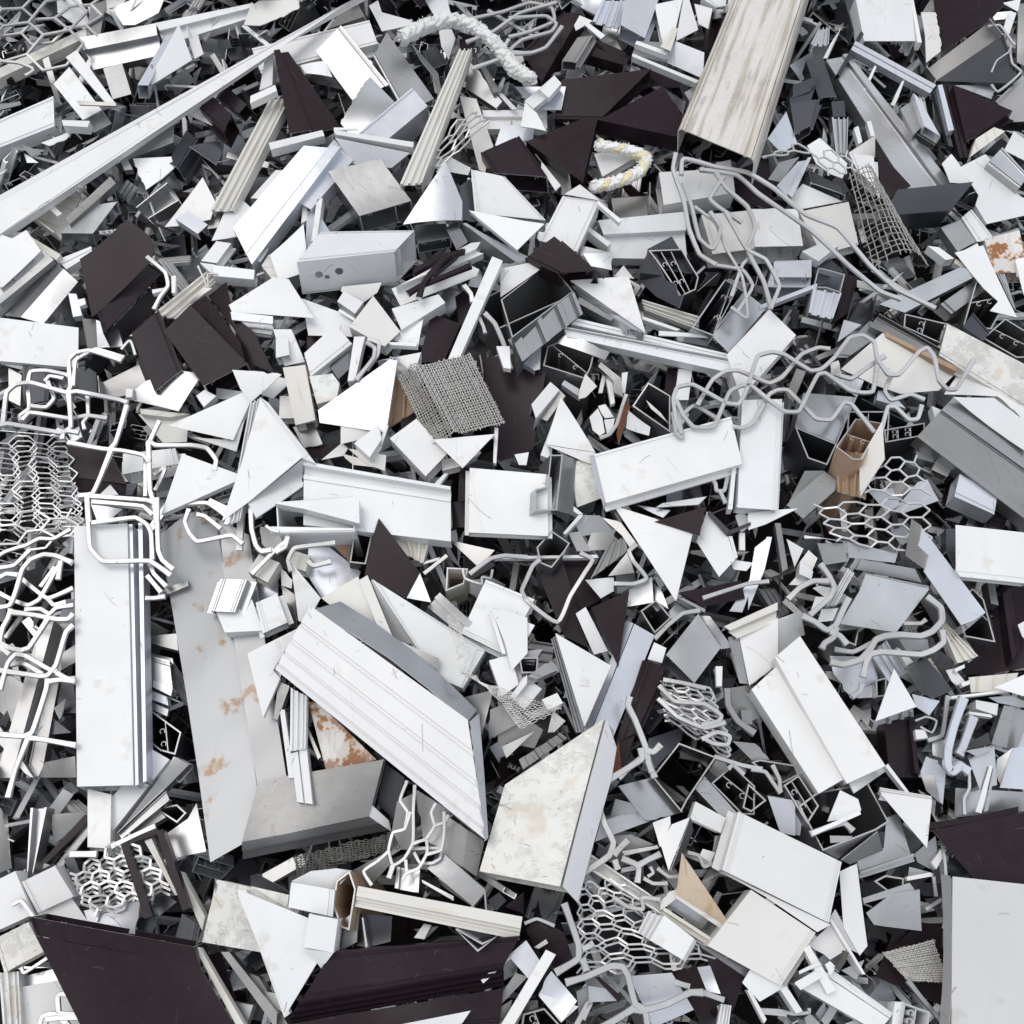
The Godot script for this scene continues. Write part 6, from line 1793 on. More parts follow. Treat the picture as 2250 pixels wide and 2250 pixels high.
func pile_11() -> void:
	put("tube s 20 ", "23 -265 50 -245 66 -256 37 -269 / 11 0 0", "small silver box profile offcut below the long dark bronze profile")
	put("bar w 14 ", "-2 -293 21 -262 25 -264 4 -295 / 0 0 0", "small white strip below and right of the long cream white box profile")
	put("hex w 3 n4x5", "221 -266 291 -279 313 -368 226 -314 / -8 0 0", "topmost sheet of bundle of hexagonal mesh below the smooth grey square box")
	put("rod w 4 ", "222 -267 -2 251 -272 -2 284 -280 -2", "mid length white bent mesh strand below the smooth grey square box offcut")
	put("rod w 4 ", "213 -295 -3 240 -322 -2 278 -338 -2 309 -330 -3", "long white bent mesh strand above the dark grey box mouth")
	add("rod w 4 ", "215 -276 -1 237 -299 -2 280 -303 -2 304 -320 -3 299 -328 -2 274 -334 -2")
	put("rod w 4 ", "273 -354 -4 296 -344 -3 314 -350 -4 309 -362 -3 289 -360 -4 275 -352 -4", "mid length white bent mesh strand above and right of the dark grey box mouth")
	put("rod g 7 ", "316 -279 -8 316 -304 -8 328 -327 -8 351 -345 -8", "mid length grey bent mesh strand above and right of the dark grey box mouth")
	put("bar w 10 ", "302 -245 312 -245 309 -275 301 -275 / -8 0 0", "small white strip below and right of the smooth grey square box offcut")
	put("rod w 6 ", "152 -518 -8 170 -525 -8 175 -531 -8 172 -550 -8", "mid length white bent mesh strand above and right of the dirty grey channel")
	add("rod w 6 ", "175 -527 -8 188 -520 -8 206 -512 -8")
	put("rib peel 25 chanU", "109 -512 101 -529 202 -590 204 -575 / -7 0 .05", "dirty grey channel crossing above the hexagonal mesh sheet")
	put("mouth k 110 ", "200 -406 240 -359 292 -380 282 -393 248 -439 239 -455 / -7 .1 .1", "dark grey box mouth with notched rim right of the forked strand")
	put("rod w 3.5 ", "140 -570 -5 157 -581 -5 178 -584 -5 177 -570 -4 202 -572 -4", "mid length white bent mesh strand below and right of the dirty grey channel")
	put("plate cw 0 ", "228 -554 225 -570 210 -581 202 -586 203 -573 / -8 .2 .1", "small cream white sheet piece right of the dirty grey channel")
	put("rib c 25 step", "208 -582 201 -590 266 -631 276 -625 / -8 0 0", "medium cream stained ribbed profile piece above and right of the small white square box")
	put("plate l 0 ", "101 -680 123 -683 143 -698 102 -700 / -8 .1 .1", "small lilac white sheet piece below and right of the forked mesh strand")
	put("rib s 20 step", "247 -622 258 -634 323 -676 324 -662 / -8 0 0", "medium silver ribbed profile piece below and left of the cream white scratched box piece")
	put("rope rope 10 ", "159 731 -8 207 721 -8 245 701 -8 229 670 -8 185 647 -8 147 638 -8", "short frayed rope with a yellow core looping at upper right of centre")
	put("rod w 4.5 ", "-47 1064 -8 25 1009 -8 45 995 -8", "mid length white bent mesh strand below and left of the looped aluminium strand")
	put("rod w 3 ", "918 1018 -3 942 1024 -6 952 1002 -6 959 981 -6 963 974 -6", "mid length white bent mesh strand above and right of the black triangular box mouth")
	add("rod w 2 ", "907 907 -8 922 936 -8 951 960 -8 956 975 -8")
	put("tube l 20 ", "752 857 761 845 787 754 761 778 / -8 0 0", "small lilac white box profile offcut below and right of the lilac comb shaped window frame")
	put("tube s 45 ", "893 722 858 684 907 630 928 658 / -1 0 0", "medium silver box profile offcut above and right of the broad bright white plate")
	put("rib g 30 chanL", "625 371 608 349 718 286 736 289 / -8 0 0", "grey rail edge above the rusty spotted triangular plate")
	put("bar r 14 ", "627 331 629 322 735 254 739 262 / -3 0 0", "small rust brown strip above and right of the greenish grey plate")
	put("tube peel 25 ", "734 345 713 287 847 186 859 267 / -7 0 .1", "wide white flaking sheet at the right edge under the zigzag strip")
	put("plate w 0 ", "750 266 840 179 833 153 797 208 713 217 / -8 0 -.2", "medium white sheet piece below the wide white flaking sheet")
	put("bar w 20 ", "688 192 713 179 710 174 689 171 / -8 0 0", "small white strip under the long grey box beam")
	put("tube s 60 ", "479 215 566 207 525 125 460 155 / -7 0 .05", "silver grey box offcut with an open lower end left of the brown clip profile")
	add("mouth k 40 ", "460 155 525 124 505 86 475 98 / -10 0 0")
	put("hex w 3 n5x4", "483 18 652 30 644 -68 507 -47 / -8 0 0", "large white hexagonal mesh below the upper torn sheet of hexagonal mesh")
	put("rib w 25 three", "517 -91 525 -98 491 -150 478 -150 / -8 0 0", "small white ribbed profile piece above the forked strand of coarse mesh")
	put("bar w 8 ", "455 -36 455 -41 484 -41 525 -47 / -8 0 0", "tiny white strip above and right of the short tan capped white block")
	put("rod w 5 ", "481 -219 -8 508 -223 -8 537 -210 -8", "mid length white bent mesh strand below and left of the wide silver grey folded plate")
	put("rod w 4 ", "589 -179 -8 615 -179 -8 624 -173 -8", "short white bent mesh strand below and right of the wide silver grey folded plate")
	put("plate k 0 ", "582 -247 613 -234 648 -281 619 -293 601 -282 / -8 .1 .2", "shiny slate grey curved plate behind the white triangle at lower right")
	put("bar w 12 ", "655 -249 671 -242 671 -247 656 -254 / -8 0 0", "tiny white strip below the grey open profile")
	put("bar w 10 ", "662 -270 675 -266 674 -272 663 -276 / -8 0 0", "tiny white strip left of the white triangular plate tip")
	put("bar w 10 ", "644 -290 644 -294 731 -283 729 -280 / -8 0 0", "small white strip left of the white triangular plate tip")
	put("rod l 9 ", "671 -321 -8 650 -362 -8 641 -376 -8", "mid length lilac white bent mesh strand above and left of the shiny blue grey plate")
	put("tube s 50 ", "647 -372 662 -380 688 -370 682 -366 / 5 0 0", "small silver box profile offcut above the shiny blue grey plate")
	put("mouth g 60 web1", "386 -418 409 -404 433 -447 414 -472 / -8 0 0", "medium grey hollow profile end left of the large open box profile")
	put("mouth s 110 ", "434 -427 509 -414 528 -469 507 -481 429 -509 405 -447 / -8 0 -.2", "large open box profile on end holding curled scraps at lower right")
	add("plate g 0 ", "453 -521 510 -483 518 -506 467 -526 / -6 -.42 .52")
	add("plate g 0 ", "430 -509 506 -481 467 -507 453 -519 / -6 -.26 .6")
	put("bar w 14 ", "538 -388 534 -392 559 -430 563 -428 / -8 0 0", "small white strip below the dark brown sheet box")
	put("rod w 3 ", "629 -392 -8 642 -386 -8 652 -396 -8 649 -422 -8 639 -437 -8 636 -459 -8", "mid length white bent mesh strand above the dark brown box panel")
	put("bar w 8 ", "681 -391 685 -393 658 -458 650 -456 / -2 0 0", "small white strip above the dark brown box panel")
	put("bar s 8 ", "686 -393 687 -397 668 -454 662 -456 / -2 0 0", "small silver strip on top of the shiny blue grey plate")
	put("plate s 0 ", "695 -382 717 -367 696 -419 691 -403 / -7 .3 .1", "small silver sheet piece above the shiny blue grey plate")
	put("rod w 3 ", "599 -495 -8 599 -518 -8 597 -542 -8", "mid length white bent mesh strand left of the dark brown box panel")
	put("chan s 20 ", "479 -570 480 -577 552 -559 546 -550 / -8 0 0", "small silver channel offcut above the shiny silver plate")
	put("plate s 0 ", "482 -589 520 -564 556 -559 554 -612 504 -606 491 -604 / -7 .05 .1", "shiny silver plate with a torn left edge left of the tall grey panel")
	put("plate w 0 ", "432 -595 440 -584 466 -641 452 -634 / -8 .3 .1", "small white sheet piece below and right of the big clean white rectangular box")
	put("plate w 0 ", "400 -629 430 -604 451 -634 426 -648 / -7 .1 .1", "medium white sheet piece right of the cream white scratched box piece")
	put("rod w 3 ", "324 -709 -8 352 -710 -8 370 -714 -8 391 -712 -8 391 -707 -8", "mid length white bent mesh strand left of the white folded profile")
	add("rod w 3 ", "329 -712 -8 361 -715 -8")
	put("tube b 50 ", "-544 377 -583 327 -507 225 -438 266 / 4 0 .05", "near black box sheet in the middle of the dark trio at left")
	put("plate w 0 ", "-461 252 -379 243 -427 193 -445 218 / 4 0 .1", "small white triangle with a grey scuff by the dark trio")

func pile_12() -> void:
	put("rod w 5 ", "-799 236 -6 -798 255 -6 -771 256 -4 -736 246 0 -728 241 0", "mid length white bent mesh strand below the pale angle profile")
	put("rod w 5 ", "-796 220 -5 -788 185 -4 -801 172 -5 -797 162 -4", "mid length white bent mesh strand above and left of the dark slotted plate")
	add("rod w 5 ", "-795 164 -4 -785 177 -3 -716 165 -1 -690 171 -2 -658 167 -4")
	add("rod w 4 ", "-770 235 -3 -764 245 -3 -739 239 -1")
	add("rod w 5 ", "-765 234 -3 -749 202 -1 -759 186 -1 -788 190 -4")
	put("rod w 4 ", "-695 207 -1 -689 171 -2 -695 158 -2 -691 146 -3", "mid length white bent mesh strand above the dark slotted plate")
	put("rod w 5 ", "-654 18 -3 -577 4 3 -560 -5 2", "mid length level white bent mesh strand above the very long white flat panel")
	put("rod w 4 ", "-585 98 2 -575 25 3", "mid length upright white bent mesh strand below and right of the dark slotted plate")
	put("rod w 4.5 ", "-511 11 4 -474 13 4 -446 -1 4", "mid length white bent mesh strand below the long white triangular plate")
	add("rod w 4.5 ", "-506 12 6 -475 12 6 -442 -12 5 -443 -24 5")
	add("rod w 4.5 ", "-474 18 4 -442 3 4")
	put("tube s 25 ", "-442 -113 -401 -116 -416 -165 -455 -162 / 6 .1 .1", "small silver square box on the crease of the big folded sheet")
	put("rod w 5 ", "-557 -105 -2 -532 -132 -2", "short left-leaning white bent mesh strand above and left of the big folded grey sheet")
	put("rod w 5 ", "-555 -86 -1 -547 -102 -2 -525 -123 -1", "mid length white bent mesh strand above and right of the very long white flat panel")
	put("rod w 4.5 ", "-555 -141 -3 -540 -141 -2 -525 -139 -1", "short level white bent mesh strand above and left of the big folded grey sheet")
	put("rod w 4.5 ", "-491 -6 4 -478 -9 4 -451 -30 4", "mid length white bent mesh strand above the small silver square box")
	put("bar w 10 ", "-428 -6 -418 -11 -415 -65 -424 -65 / 4 0 0", "small white strip below the tall white triangular panel")
	put("rod w 4 ", "-792 -71 -6 -783 -64 -7 -762 -56 -7 -754 -54 -7 -734 -42 -7 -712 -43 -6 -687 -27 -5", "long level white bent mesh strand above and left of the very long white flat panel")
	put("rod w 5 ", "-789 -91 -7 -766 -86 -8 -746 -61 -8", "mid length white bent mesh strand below and left of the dark slotted plate")
	put("rod w 5.5 ", "-786 -107 -8 -775 -100 -8 -757 -102 -8", "short white bent mesh strand above and left of the very long white flat panel")
	put("rod w 5 ", "-749 -109 -8 -729 -124 -6 -703 -141 -3 -666 -126 0", "mid length white bent mesh strand left of the big folded grey sheet")
	add("rod w 5 ", "-703 -141 -3 -692 -152 -1 -673 -148 0")
	add("rod w 5 ", "-736 -158 -6 -711 -158 -3 -696 -166 -2 -687 -157 -1 -661 -153 0")
	put("rod w 5 ", "-783 -130 -9 -756 -143 -8 -732 -151 -6 -716 -142 -4 -695 -86 -4 -692 -79 -4", "long white bent mesh strand below the dark slotted plate")
	add("rod w 4 ", "-718 -122 -5 -701 -90 -4")
	put("rod w 4.5 ", "-741 -244 -4 -722 -242 -2 -691 -259 -2", "mid length white bent mesh strand left of the very long white flat panel")
	put("rod w 4 ", "-740 -169 -6 -758 -202 -7", "short white bent mesh strand left of the very long white flat panel")
	put("tube w 45 ", "-679 -26 -597 -21 -534 -420 -613 -422 / 4 0 0", "very long white flat panel standing upright in the picture at lower left")
	add("rib l 35 steps3", "-597 -21 -575 -18 -517 -414 -533 -420 / 3 0 0")
	put("bar b 12 ", "-541 -500 -530 -499 -484 -594 -495 -597 / 4 0 0", "dark strap lying across the hexagonal mesh bundle, left one of two")
	put("bar b 20 ", "-494 -483 -485 -480 -436 -583 -445 -587 / 4 0 0", "dark strap edge with pale back, right one of the two on the mesh bundle")
	put("rod w 4 ", "-676 -579 4 -665 -574 4 -651 -588 4 -644 -596 4", "mid length white bent mesh strand below and left of the white square box offcut")
	put("rod w 5 ", "-580 -690 4 -593 -690 4 -596 -693 4 -592 -710 4 -575 -730 4", "mid length white bent mesh strand above and right of the white box tube")
	add("rod w 4.5 ", "-614 -730 5 -612 -717 5 -598 -713 5 -579 -725 5")
	add("rod w 4.5 ", "-606 -730 6 -605 -720 7 -564 -718 6 -555 -727 6")
	add("rod w 4 ", "-590 -713 7 -562 -715 6 -556 -730 6")
	put("tube peel 45 ", "-402 -547 -286 -572 -296 -645 -415 -626 / 4 0 .05", "white box with rust spots holding a triangular plate, lower left of centre")
	add("plate g 0 ", "-403 -546 -400 -554 -413 -624 -422 -629 -410 -581 / 2 .74 -.07")
	put("rib c 28 three", "-100 954 -76 956 -161 638 -200 635 / 4 0 0", "cream ribbed track with a pink smear and rusted lower end")
	put("plate l 0 ", "-119 673 -88 596 -88 560 -192 552 / 4 -.05 .15", "lilac triangular plate right of the square silver box")
	put("tube w 65 holes", "-367 454 -337 540 -172 544 -203 483 / 4 0 -.35", "white box profile with three drilled holes in its front face")
	put("bar b 12 ", "-113 486 -146 444 -131 444 -81 495 / 4 0 0", "small dark brown strip below the bent black plastic bar")
	put("rod b 7 ", "-178 401 4 -155 418 4 -136 427 4 -71 459 4", "long dark brown bent mesh strand below and left of the bent black plastic bar")
	put("rod b 7 ", "-158 389 9 -150 421 9 -115 471 11 -83 484 10", "bent black plastic bar lying over the white strip near the centre top")
	put("rod w 6 ", "-82 418 4 -70 401 4 -67 384 4", "short white bent mesh strand above the long slim white flat bar")
	put("rod w 6 ", "-46 362 4 -29 342 4 -14 303 4 -3 255 4", "mid length white bent mesh strand below and left of the grey box profile")
	put("rod w 4 ", "-45 323 4 -48 336 4 -55 353 4", "short white bent mesh strand below and right of the long slim white flat bar")
	put("bar w 12 ", "-26 294 -4 294 -2 251 -14 253 / 11 0 0", "small white strip below and left of the grey box profile")
	put("bar w 20 ", "-264 317 -246 317 -258 233 -270 232 / 4 0 0", "medium white strip right of the grey white box offcut")
	put("rod w 5 ", "-241 312 4 -222 303 4 -223 282 4 -240 252 4", "mid length white bent mesh strand above the lilac fan shaped plate")
	add("rod w 5 ", "-242 302 10 -228 292 8 -229 273 8 -255 230 10")
	put("bar w 12 ", "-206 306 -158 306 -159 298 -201 301 / 4 0 0", "tiny white strip above and right of the lilac fan shaped plate")
	put("plate l 0 lip1", "-201 268 -189 265 -203 139 -312 159 -316 181 / 4 .05 .1", "lilac fan shaped plate with a ribbed right flange left of the woven square")
	add("rib l 20 three", "-202 271 -188 272 -218 163 -223 163 / -30 -.05 .8")
	put("bar w 8 ", "-212 121 -203 151 -199 148 -208 113 / 6 0 0", "tiny white strip below and right of the lilac fan shaped plate")
	put("tube w 40 ", "-154 160 -196 126 -137 62 -104 100 / 4 0 .1", "white box offcut just below the woven wire square")
	put("bar w 10 ", "-28 147 -22 145 -25 82 -30 84 / 4 0 0", "small white strip above the square clean white plate")
	put("tube c 35 ", "-388 -72 -355 -86 -371 -118 -403 -100 / 4 0 0", "crumbly pinkish mortar coated stub beside the bent mesh strand")
	put("rod w 5.5 ", "-312 -84 4 -303 -91 4 -277 -84 4", "short white bent mesh strand above the narrow lilac white triangular plate")
	put("plate b 0 lip1", "-206 -16 -140 -102 -148 -124 -161 -141 -225 -105 -216 -51 / 4 .05 .15", "black brown triangular plate pointing up below the long channel box")

func pile_13() -> void:
	put("plate l 0 ", "-140 -104 -122 -149 -159 -142 / 4 .05 .1", "tiny lilac triangular cut right below the black triangle")
	put("plate w 0 lip2", "-337 -87 -289 -142 -307 -179 -320 -178 / 4 -.1 .1", "narrow lilac white triangular plate above the ribbed white panel")
	put("tube w 25 ", "-386 -150 -355 -136 -336 -181 -371 -198 / 4 0 0", "medium white box profile offcut above the grey white pointed plate")
	put("tube cw 15 ", "-232 -114 -220 -106 -174 -211 -194 -203 / 4 0 0", "medium cream white box profile offcut above and left of the long cream white box profile")
	put("plate g 0 ", "-168 -210 -107 -237 -112 -264 -161 -229 / 4 .05 .2", "medium grey sheet piece below and left of the long cream white box profile")
	put("plate w 0 ", "-34 -155 23 -175 23 -228 0 -253 -11 -211 / 4 .05 .1", "large white sheet piece on top of the small white plate")
	put("bar w 10 ", "-34 -165 -28 -167 -9 -229 -15 -229 / 4 0 0", "small white strip on top of the small white plate")
	put("bar w 10 ", "-4 -295 4 -297 22 -274 22 -261 / 6 0 0", "small white strip below the small white plate")
	put("plate w 0 lip2", "-316 -190 -351 -254 -340 -266 -361 -323 -390 -230 / 4 -.05 .1", "grey white pointed plate wedged between the folded sheet and the ribbed panel")
	put("rib w 18 three", "-323 -280 -299 -292 -295 -368 -317 -372 / 4 0 0", "pair of short white rails under the ribbed panel's left corner")
	put("rod w 3 ", "-120 -495 4 -108 -476 4 -113 -458 4 -107 -445 4", "loose hexagonal wire loops hanging under the ribbed white panel")
	add("rod w 3 ", "-148 -414 4 -157 -441 4 -146 -457 4 -149 -481 4")
	add("rod w 3 ", "-137 -420 4 -138 -455 4 -137 -498 4 -148 -519 4 -163 -528 4 -170 -508 4 -165 -485 4 -149 -480 5 -142 -457 4")
	add("rod w 3 ", "-170 -510 4 -185 -523 4 -203 -536 4 -191 -554 4")
	add("rod w 3 ", "-137 -500 6 -119 -495 6 -117 -512 5 -128 -532 5 -145 -539 5 -149 -547 5")
	add("rod w 3 ", "-108 -476 5 -93 -470 5 -89 -461 5")
	add("rod w 3 ", "-95 -457 6 -94 -482 6 -98 -508 6 -117 -514 6")
	add("rod w 5 ", "-163 -529 7 -168 -545 6")
	add("rod w 3 ", "-146 -521 4 -144 -538 4")
	put("tube w 40 ", "-298 -551 -239 -561 -240 -595 -300 -583 / 17 0 0", "medium white box profile offcut above the small grey white box clip")
	put("plate w 0 ", "-302 -550 -275 -536 -240 -532 -219 -536 -241 -560 / 4 0 .4", "arched top of a bent white box tube beside the rusty hollow end")
	put("mouth r 90 ", "-239 -549 -221 -536 -211 -560 -217 -612 -229 -608 -242 -580 / 12 .2 0", "hollow oval tube end with rust brown inside below centre left")
	put("plate peel 0 ", "-354 -556 -302 -567 -303 -583 -317 -576 / 10 0 .2", "small peeling white sheet piece above the large scuffed white triangular plate")
	put("tube b 30 ", "-291 -726 -292 -738 -17 -730 -11 -683 / 4 0 0", "large dark brown box profile offcut below the long dark brown box profile")
	put("tube w 50 ", "90 604 155 594 113 493 49 515 / 4 0 .1", "white box sleeve with a folded cap below the frayed yellow rope")
	put("tube b 40 ", "22 470 73 509 141 429 77 432 / 21 .2 0", "black brown pointed profile below the white box sleeve")
	put("tube w 20 ", "-67 73 56 62 56 -41 -67 -35 / 4 0 .05", "square clean white plate at the centre of the heap")
	put("rib w 25 flat", "372 194 439 196 414 4 351 8 / 4 0 .05", "tall scratched white panel under the looped strip right of centre")
	put("bar w 20 ", "350 77 356 77 344 3 337 3 / 4 0 0", "small white strip below and left of the tall scratched white panel")
	put("rod w 4 ", "277 170 4 296 186 4 331 163 4", "mid length white bent mesh strand left of the second looped strip of coarse mesh")
	put("plate b 0 lip0", "222 -16 302 6 290 -41 / 4 .1 .1", "small dark brown triangular shard on the corner of the big white triangle")
	put("tube w 25 ", "43 -298 66 -288 74 -303 53 -313 / 4 0 0", "small white box profile offcut left of the long lilac beam")
	put("rod w 6.5 ", "122 -453 4 129 -474 4 140 -498 4 134 -515 4 118 -526 4 96 -539 4", "forked mesh strand to the right of the peeled slab, upper one")
	add("rod w 6.5 ", "140 -515 4 148 -506 4 160 -495 4")
	put("rod w 6 ", "141 -521 4 145 -534 4", "short white bent mesh strand above and left of the dirty grey channel")
	put("rod w 5 ", "251 -688 4 278 -697 4", "short white bent mesh strand below the brown sheet piece")
	put("rod w 5 ", "216 -676 4 234 -681 4", "short white bent mesh strand left of the brown sheet piece")
	put("tube w 30 ", "257 -443 298 -465 290 -485 248 -466 / 4 0 .1", "small scratched white block right of the white folded wedge")
	put("plate w 0 ", "196 -471 220 -463 220 -474 205 -504 / 4 .3 .1", "small white sheet piece above and left of the white folded wedge triangle")
	put("plate w 0 ", "205 -498 222 -474 247 -465 215 -535 / 4 .1 .1", "white folded wedge triangle pointing down, lower right of the peeled slab")
	add("plate k 0 ", "248 -464 217 -535 234 -518 252 -481 / 0 -.64 .35")
	put("plate t 0 ", "233 -512 293 -604 285 -603 223 -565 / 4 .05 .1", "tan faced triangular plate on a grey angle at lower right")
	add("bar c 20 ", "226 -564 222 -570 287 -613 294 -608 / 1 .05 .1")
	put("tube w 30 ", "205 -593 244 -622 227 -648 185 -624 / 4 0 .1", "small white square box at the right border of the hexagonal mesh sheet")
	add("rib w 20 three", "186 -586 205 -594 185 -624 170 -613 / -3 .62 -.37")
	put("angle l 25 ", "19 -624 -5 -643 26 -676 41 -655 / 4 0 0", "lilac folded angle at the bottom edge left of the long bent strand")
	add("bar w 12 ", "-5 -642 -41 -673 -38 -677 -2 -647 / 3 0 0")
	put("plate l 0 ", "52 -662 85 -698 66 -722 35 -690 / 4 .1 .1", "medium lilac white sheet piece right of the white T bar")
	add("bar w 6 ", "37 -689 35 -692 64 -724 87 -705 / 2 .1 .1")
	put("bar b 16 ", "110 -669 116 -669 144 -693 140 -700 / 4 0 0", "small dark brown strip below and right of the forked mesh strand")
	put("rod w 5 ", "84 -727 4 98 -703 4 103 -700 4 92 -720 4", "mid length white bent mesh strand below the forked mesh strand")
	put("rope rope 12.5 ", "-208 981 4 -169 1010 4 -118 1027 4 -67 1004 4 -26 957 4 4 904 4 34 878 4", "frayed white fibre rope with a rusty end near the top centre")
	put("rod w 5 ", "-98 1024 4 -16 1049 4 35 1072 4 76 1059 4 81 1024 4 34 997 4 -6 983 4", "looped aluminium strand at the top edge above the rope")
	add("rod w 5 ", "-87 968 6 -36 994 7 14 1042 6 86 1069 7")
	add("rod w 5 ", "-6 977 4 -16 950 4 34 943 4 64 957 4 96 1010 4")
	add("rod w 4.5 ", "34 941 6 -6 942 5 19 975 5 75 996 5 85 1015 6 65 1036 5 -6 1030 5")
	put("rod w 4.5 ", "-76 901 7 -21 927 7 -11 946 8 -67 994 7", "long white bent mesh strand below and right of the frayed white fibre rope")
	put("tube k 60 ", "822 635 775 579 654 568 686 620 / 4 0 .15", "blue grey box profile with open right end beside the wire basket")
	put("rib g 50 ledge", "717 198 656 136 851 -46 910 36 / 4 0 .05", "long grey box beam with pitted dirty side at the right edge")
	put("hex w 3 n3x3", "577 84 640 97 650 25 559 30 / 4 0 0", "upper torn sheet of hexagonal mesh right of the tan upright profile")

func pile_14() -> void:
	put("plate l 0 lip0", "630 -28 713 -164 694 -176 674 -183 627 -100 637 -76 623 -60 / 4 0 .1", "long notched lilac plate on edge beside the flaked plate at right")
	add("plate g 0 ", "620 -15 631 -30 625 -60 634 -78 629 -98 607 -70 / 7 .75 .11")
	add("tube g 25 ", "675 -183 695 -176 713 -165 675 -195 / -4 0 .1")
	put("plate s 0 lip0", "537 -106 631 -129 574 -195 491 -182 525 -132 / 4 0 .1", "wide silver grey folded plate with a bent back upper lip at right")
	add("plate s 0 ", "537 -104 630 -126 630 -130 536 -114 / 5 .2 .77")
	put("rod w 6 ", "471 -88 4 482 -107 4 488 -125 4 480 -141 4 468 -152 4 446 -170 4", "mid length white bent mesh strand above the forked strand of coarse mesh")
	add("rod w 6 ", "416 -145 4 435 -127 4 457 -116 4 481 -116 4")
	put("rod w 6 ", "512 -275 4 507 -286 4 494 -294 4", "short white bent mesh strand above and right of the big white two step profile lid")
	put("plate w 0 lip1", "560 -253 587 -308 525 -329 / 4 0 .1", "white triangular plate over the dark sheet right of the two step white profile")
	add("rib s 14 three", "523 -331 582 -314 583 -321 521 -339 / -2 -.2 .77")
	put("plate w 0 ", "704 -280 756 -259 751 -294 / 4 0 .1", "white triangular plate tip entering from the right edge at lower right")
	put("rod l 9 ", "656 -296 4 635 -338 4 622 -370 4 618 -392 4 623 -402 4 636 -394 4 647 -402 4", "bent silver strip shaped like a hook at lower right")
	put("tube w 40 ", "350 -282 394 -244 474 -409 431 -432 / 4 .05 0", "lower step of the big white two step profile with rusty end")
	add("plate w 0 ", "474 -412 534 -381 549 -391 479 -432 / -20 -.7 -.19")
	put("plate w 0 ", "460 -428 484 -440 488 -455 462 -466 441 -469 / 4 .1 .3", "medium white sheet piece on top of the large open box profile")
	put("rod w 6 ", "413 -487 4 438 -478 4 462 -472 4 473 -483 5", "mid length white bent mesh strand below the large open box profile")
	put("bar w 12 ", "414 -484 415 -490 485 -461 484 -456 / 11 0 0", "small white strip on top of the large open box profile")
	put("plate w 0 lip0", "518 -432 588 -441 574 -505 / 4 .05 .1", "white triangular plate with a rail on its top edge, right of the open box")
	add("rib w 14 three", "520 -422 519 -431 588 -441 591 -435 / 2 -.08 -.69")
	put("plate l 0 ", "714 -369 736 -365 727 -426 689 -423 / 4 .05 .1", "medium lilac white sheet piece above and right of the shiny blue grey plate")
	put("plate b 0 lip0", "593 -497 715 -478 704 -554 632 -545 / 4 0 .1", "dark brown box panel touching the right edge above the tall grey panel")
	add("tube b 60 ", "582 -482 594 -497 724 -476 718 -457 / 7 0 .1")
	add("plate b 0 ", "582 -472 709 -450 705 -459 580 -480 / 5 .12 -.69")
	put("plate w 0 ", "449 -536 473 -526 475 -631 463 -643 446 -608 / 4 .05 0", "narrow white standing plate right of the big clean white box")
	put("bar w 30 ", "427 -599 430 -596 467 -666 463 -666 / 6 0 0", "small white strip above the white folded profile")
	put("rib w 40 ridge", "426 -661 373 -678 476 -735 499 -713 / 4 0 .05", "white folded profile descending right at the bottom edge")
	put("plate w 0 ", "316 -659 359 -681 325 -699 304 -676 / 4 .1 .1", "medium white sheet piece below the cream white scratched box piece")
	put("bar w 16 ", "309 -685 314 -685 332 -720 328 -725 / 4 0 0", "small white strip below and right of the brown sheet piece")
	put("tube w 30 ", "502 -700 514 -699 503 -734 492 -734 / 4 0 0", "small white box profile offcut left of the small white square profile mouth")
	put("plate w 0 lip1", "-521 92 -416 51 -545 -8 / 16 .05 .1", "white triangular plate with a fine seam lying on the coarse mesh")
	put("rib w 25 three", "-419 179 -404 188 -416 -24 -434 -31 / 29 0 0", "large white ribbed profile piece under the tall white triangular panel")
	put("rod w 5.5 ", "-818 149 10 -823 207 9 -811 222 9 -785 224 12 -720 202 17 -706 205 17 -635 191 14 -622 186 14", "long white bent mesh strand below and right of the clean white rectangular plate")
	add("rod w 5.5 ", "-720 202 17 -717 215 17 -728 264 16 -718 277 17 -695 281 18 -641 263 16")
	add("rod w 4 ", "-713 215 17 -716 263 17 -705 273 17 -686 284 18 -638 269 16")
	add("rod w 5.5 ", "-718 202 17 -706 141 15 -716 131 15 -716 119 15")
	add("rod w 5.5 ", "-823 147 10 -809 149 11 -723 131 16 -710 134 15 -692 132 14")
	add("rod w 5.5 ", "-622 181 14 -631 115 13 -640 102 13 -707 114 14")
	add("rod w 5.5 ", "-636 102 13 -654 26 13 -676 22 12")
	add("rod w 5 ", "-638 102 13 -617 99 15 -583 90 18 -570 76 20")
	add("rod w 5.5 ", "-578 115 18 -563 106 20 -508 105 22 -483 101 20 -466 80 19 -467 63 18")
	add("rod w 5.5 ", "-577 112 18 -563 28 20 -554 6 20 -546 -27 18")
	add("rod w 5.5 ", "-657 21 13 -566 11 20 -552 6 20")
	add("rod w 5.5 ", "-662 21 13 -652 -25 15")
	add("rod w 5 ", "-575 114 18 -564 150 19")
	add("rod w 5.5 ", "-662 19 13 -643 -66 17 -620 -89 18 -550 -88 16 -515 -111 16")
	add("rod w 5.5 ", "-551 15 20 -539 -70 16 -531 -86 15 -512 -102 16")
	add("rod w 5 ", "-647 -25 15 -580 -18 20 -561 -29 19 -553 -43 18 -546 -86 16")
	add("rod w 5 ", "-653 11 14 -571 1 20 -554 -13 19")
	put("rod w 5 ", "-500 -2 16 -504 -23 16 -495 -42 16 -481 -56 16 -430 -46 16 -411 -60 16", "long white bent mesh strand above the big folded grey sheet")
	put("rod w 5.5 ", "-401 17 16 -400 -35 16 -386 -70 16 -364 -70 16", "mid length white bent mesh strand above the crumbly pinkish mortar coated stub")
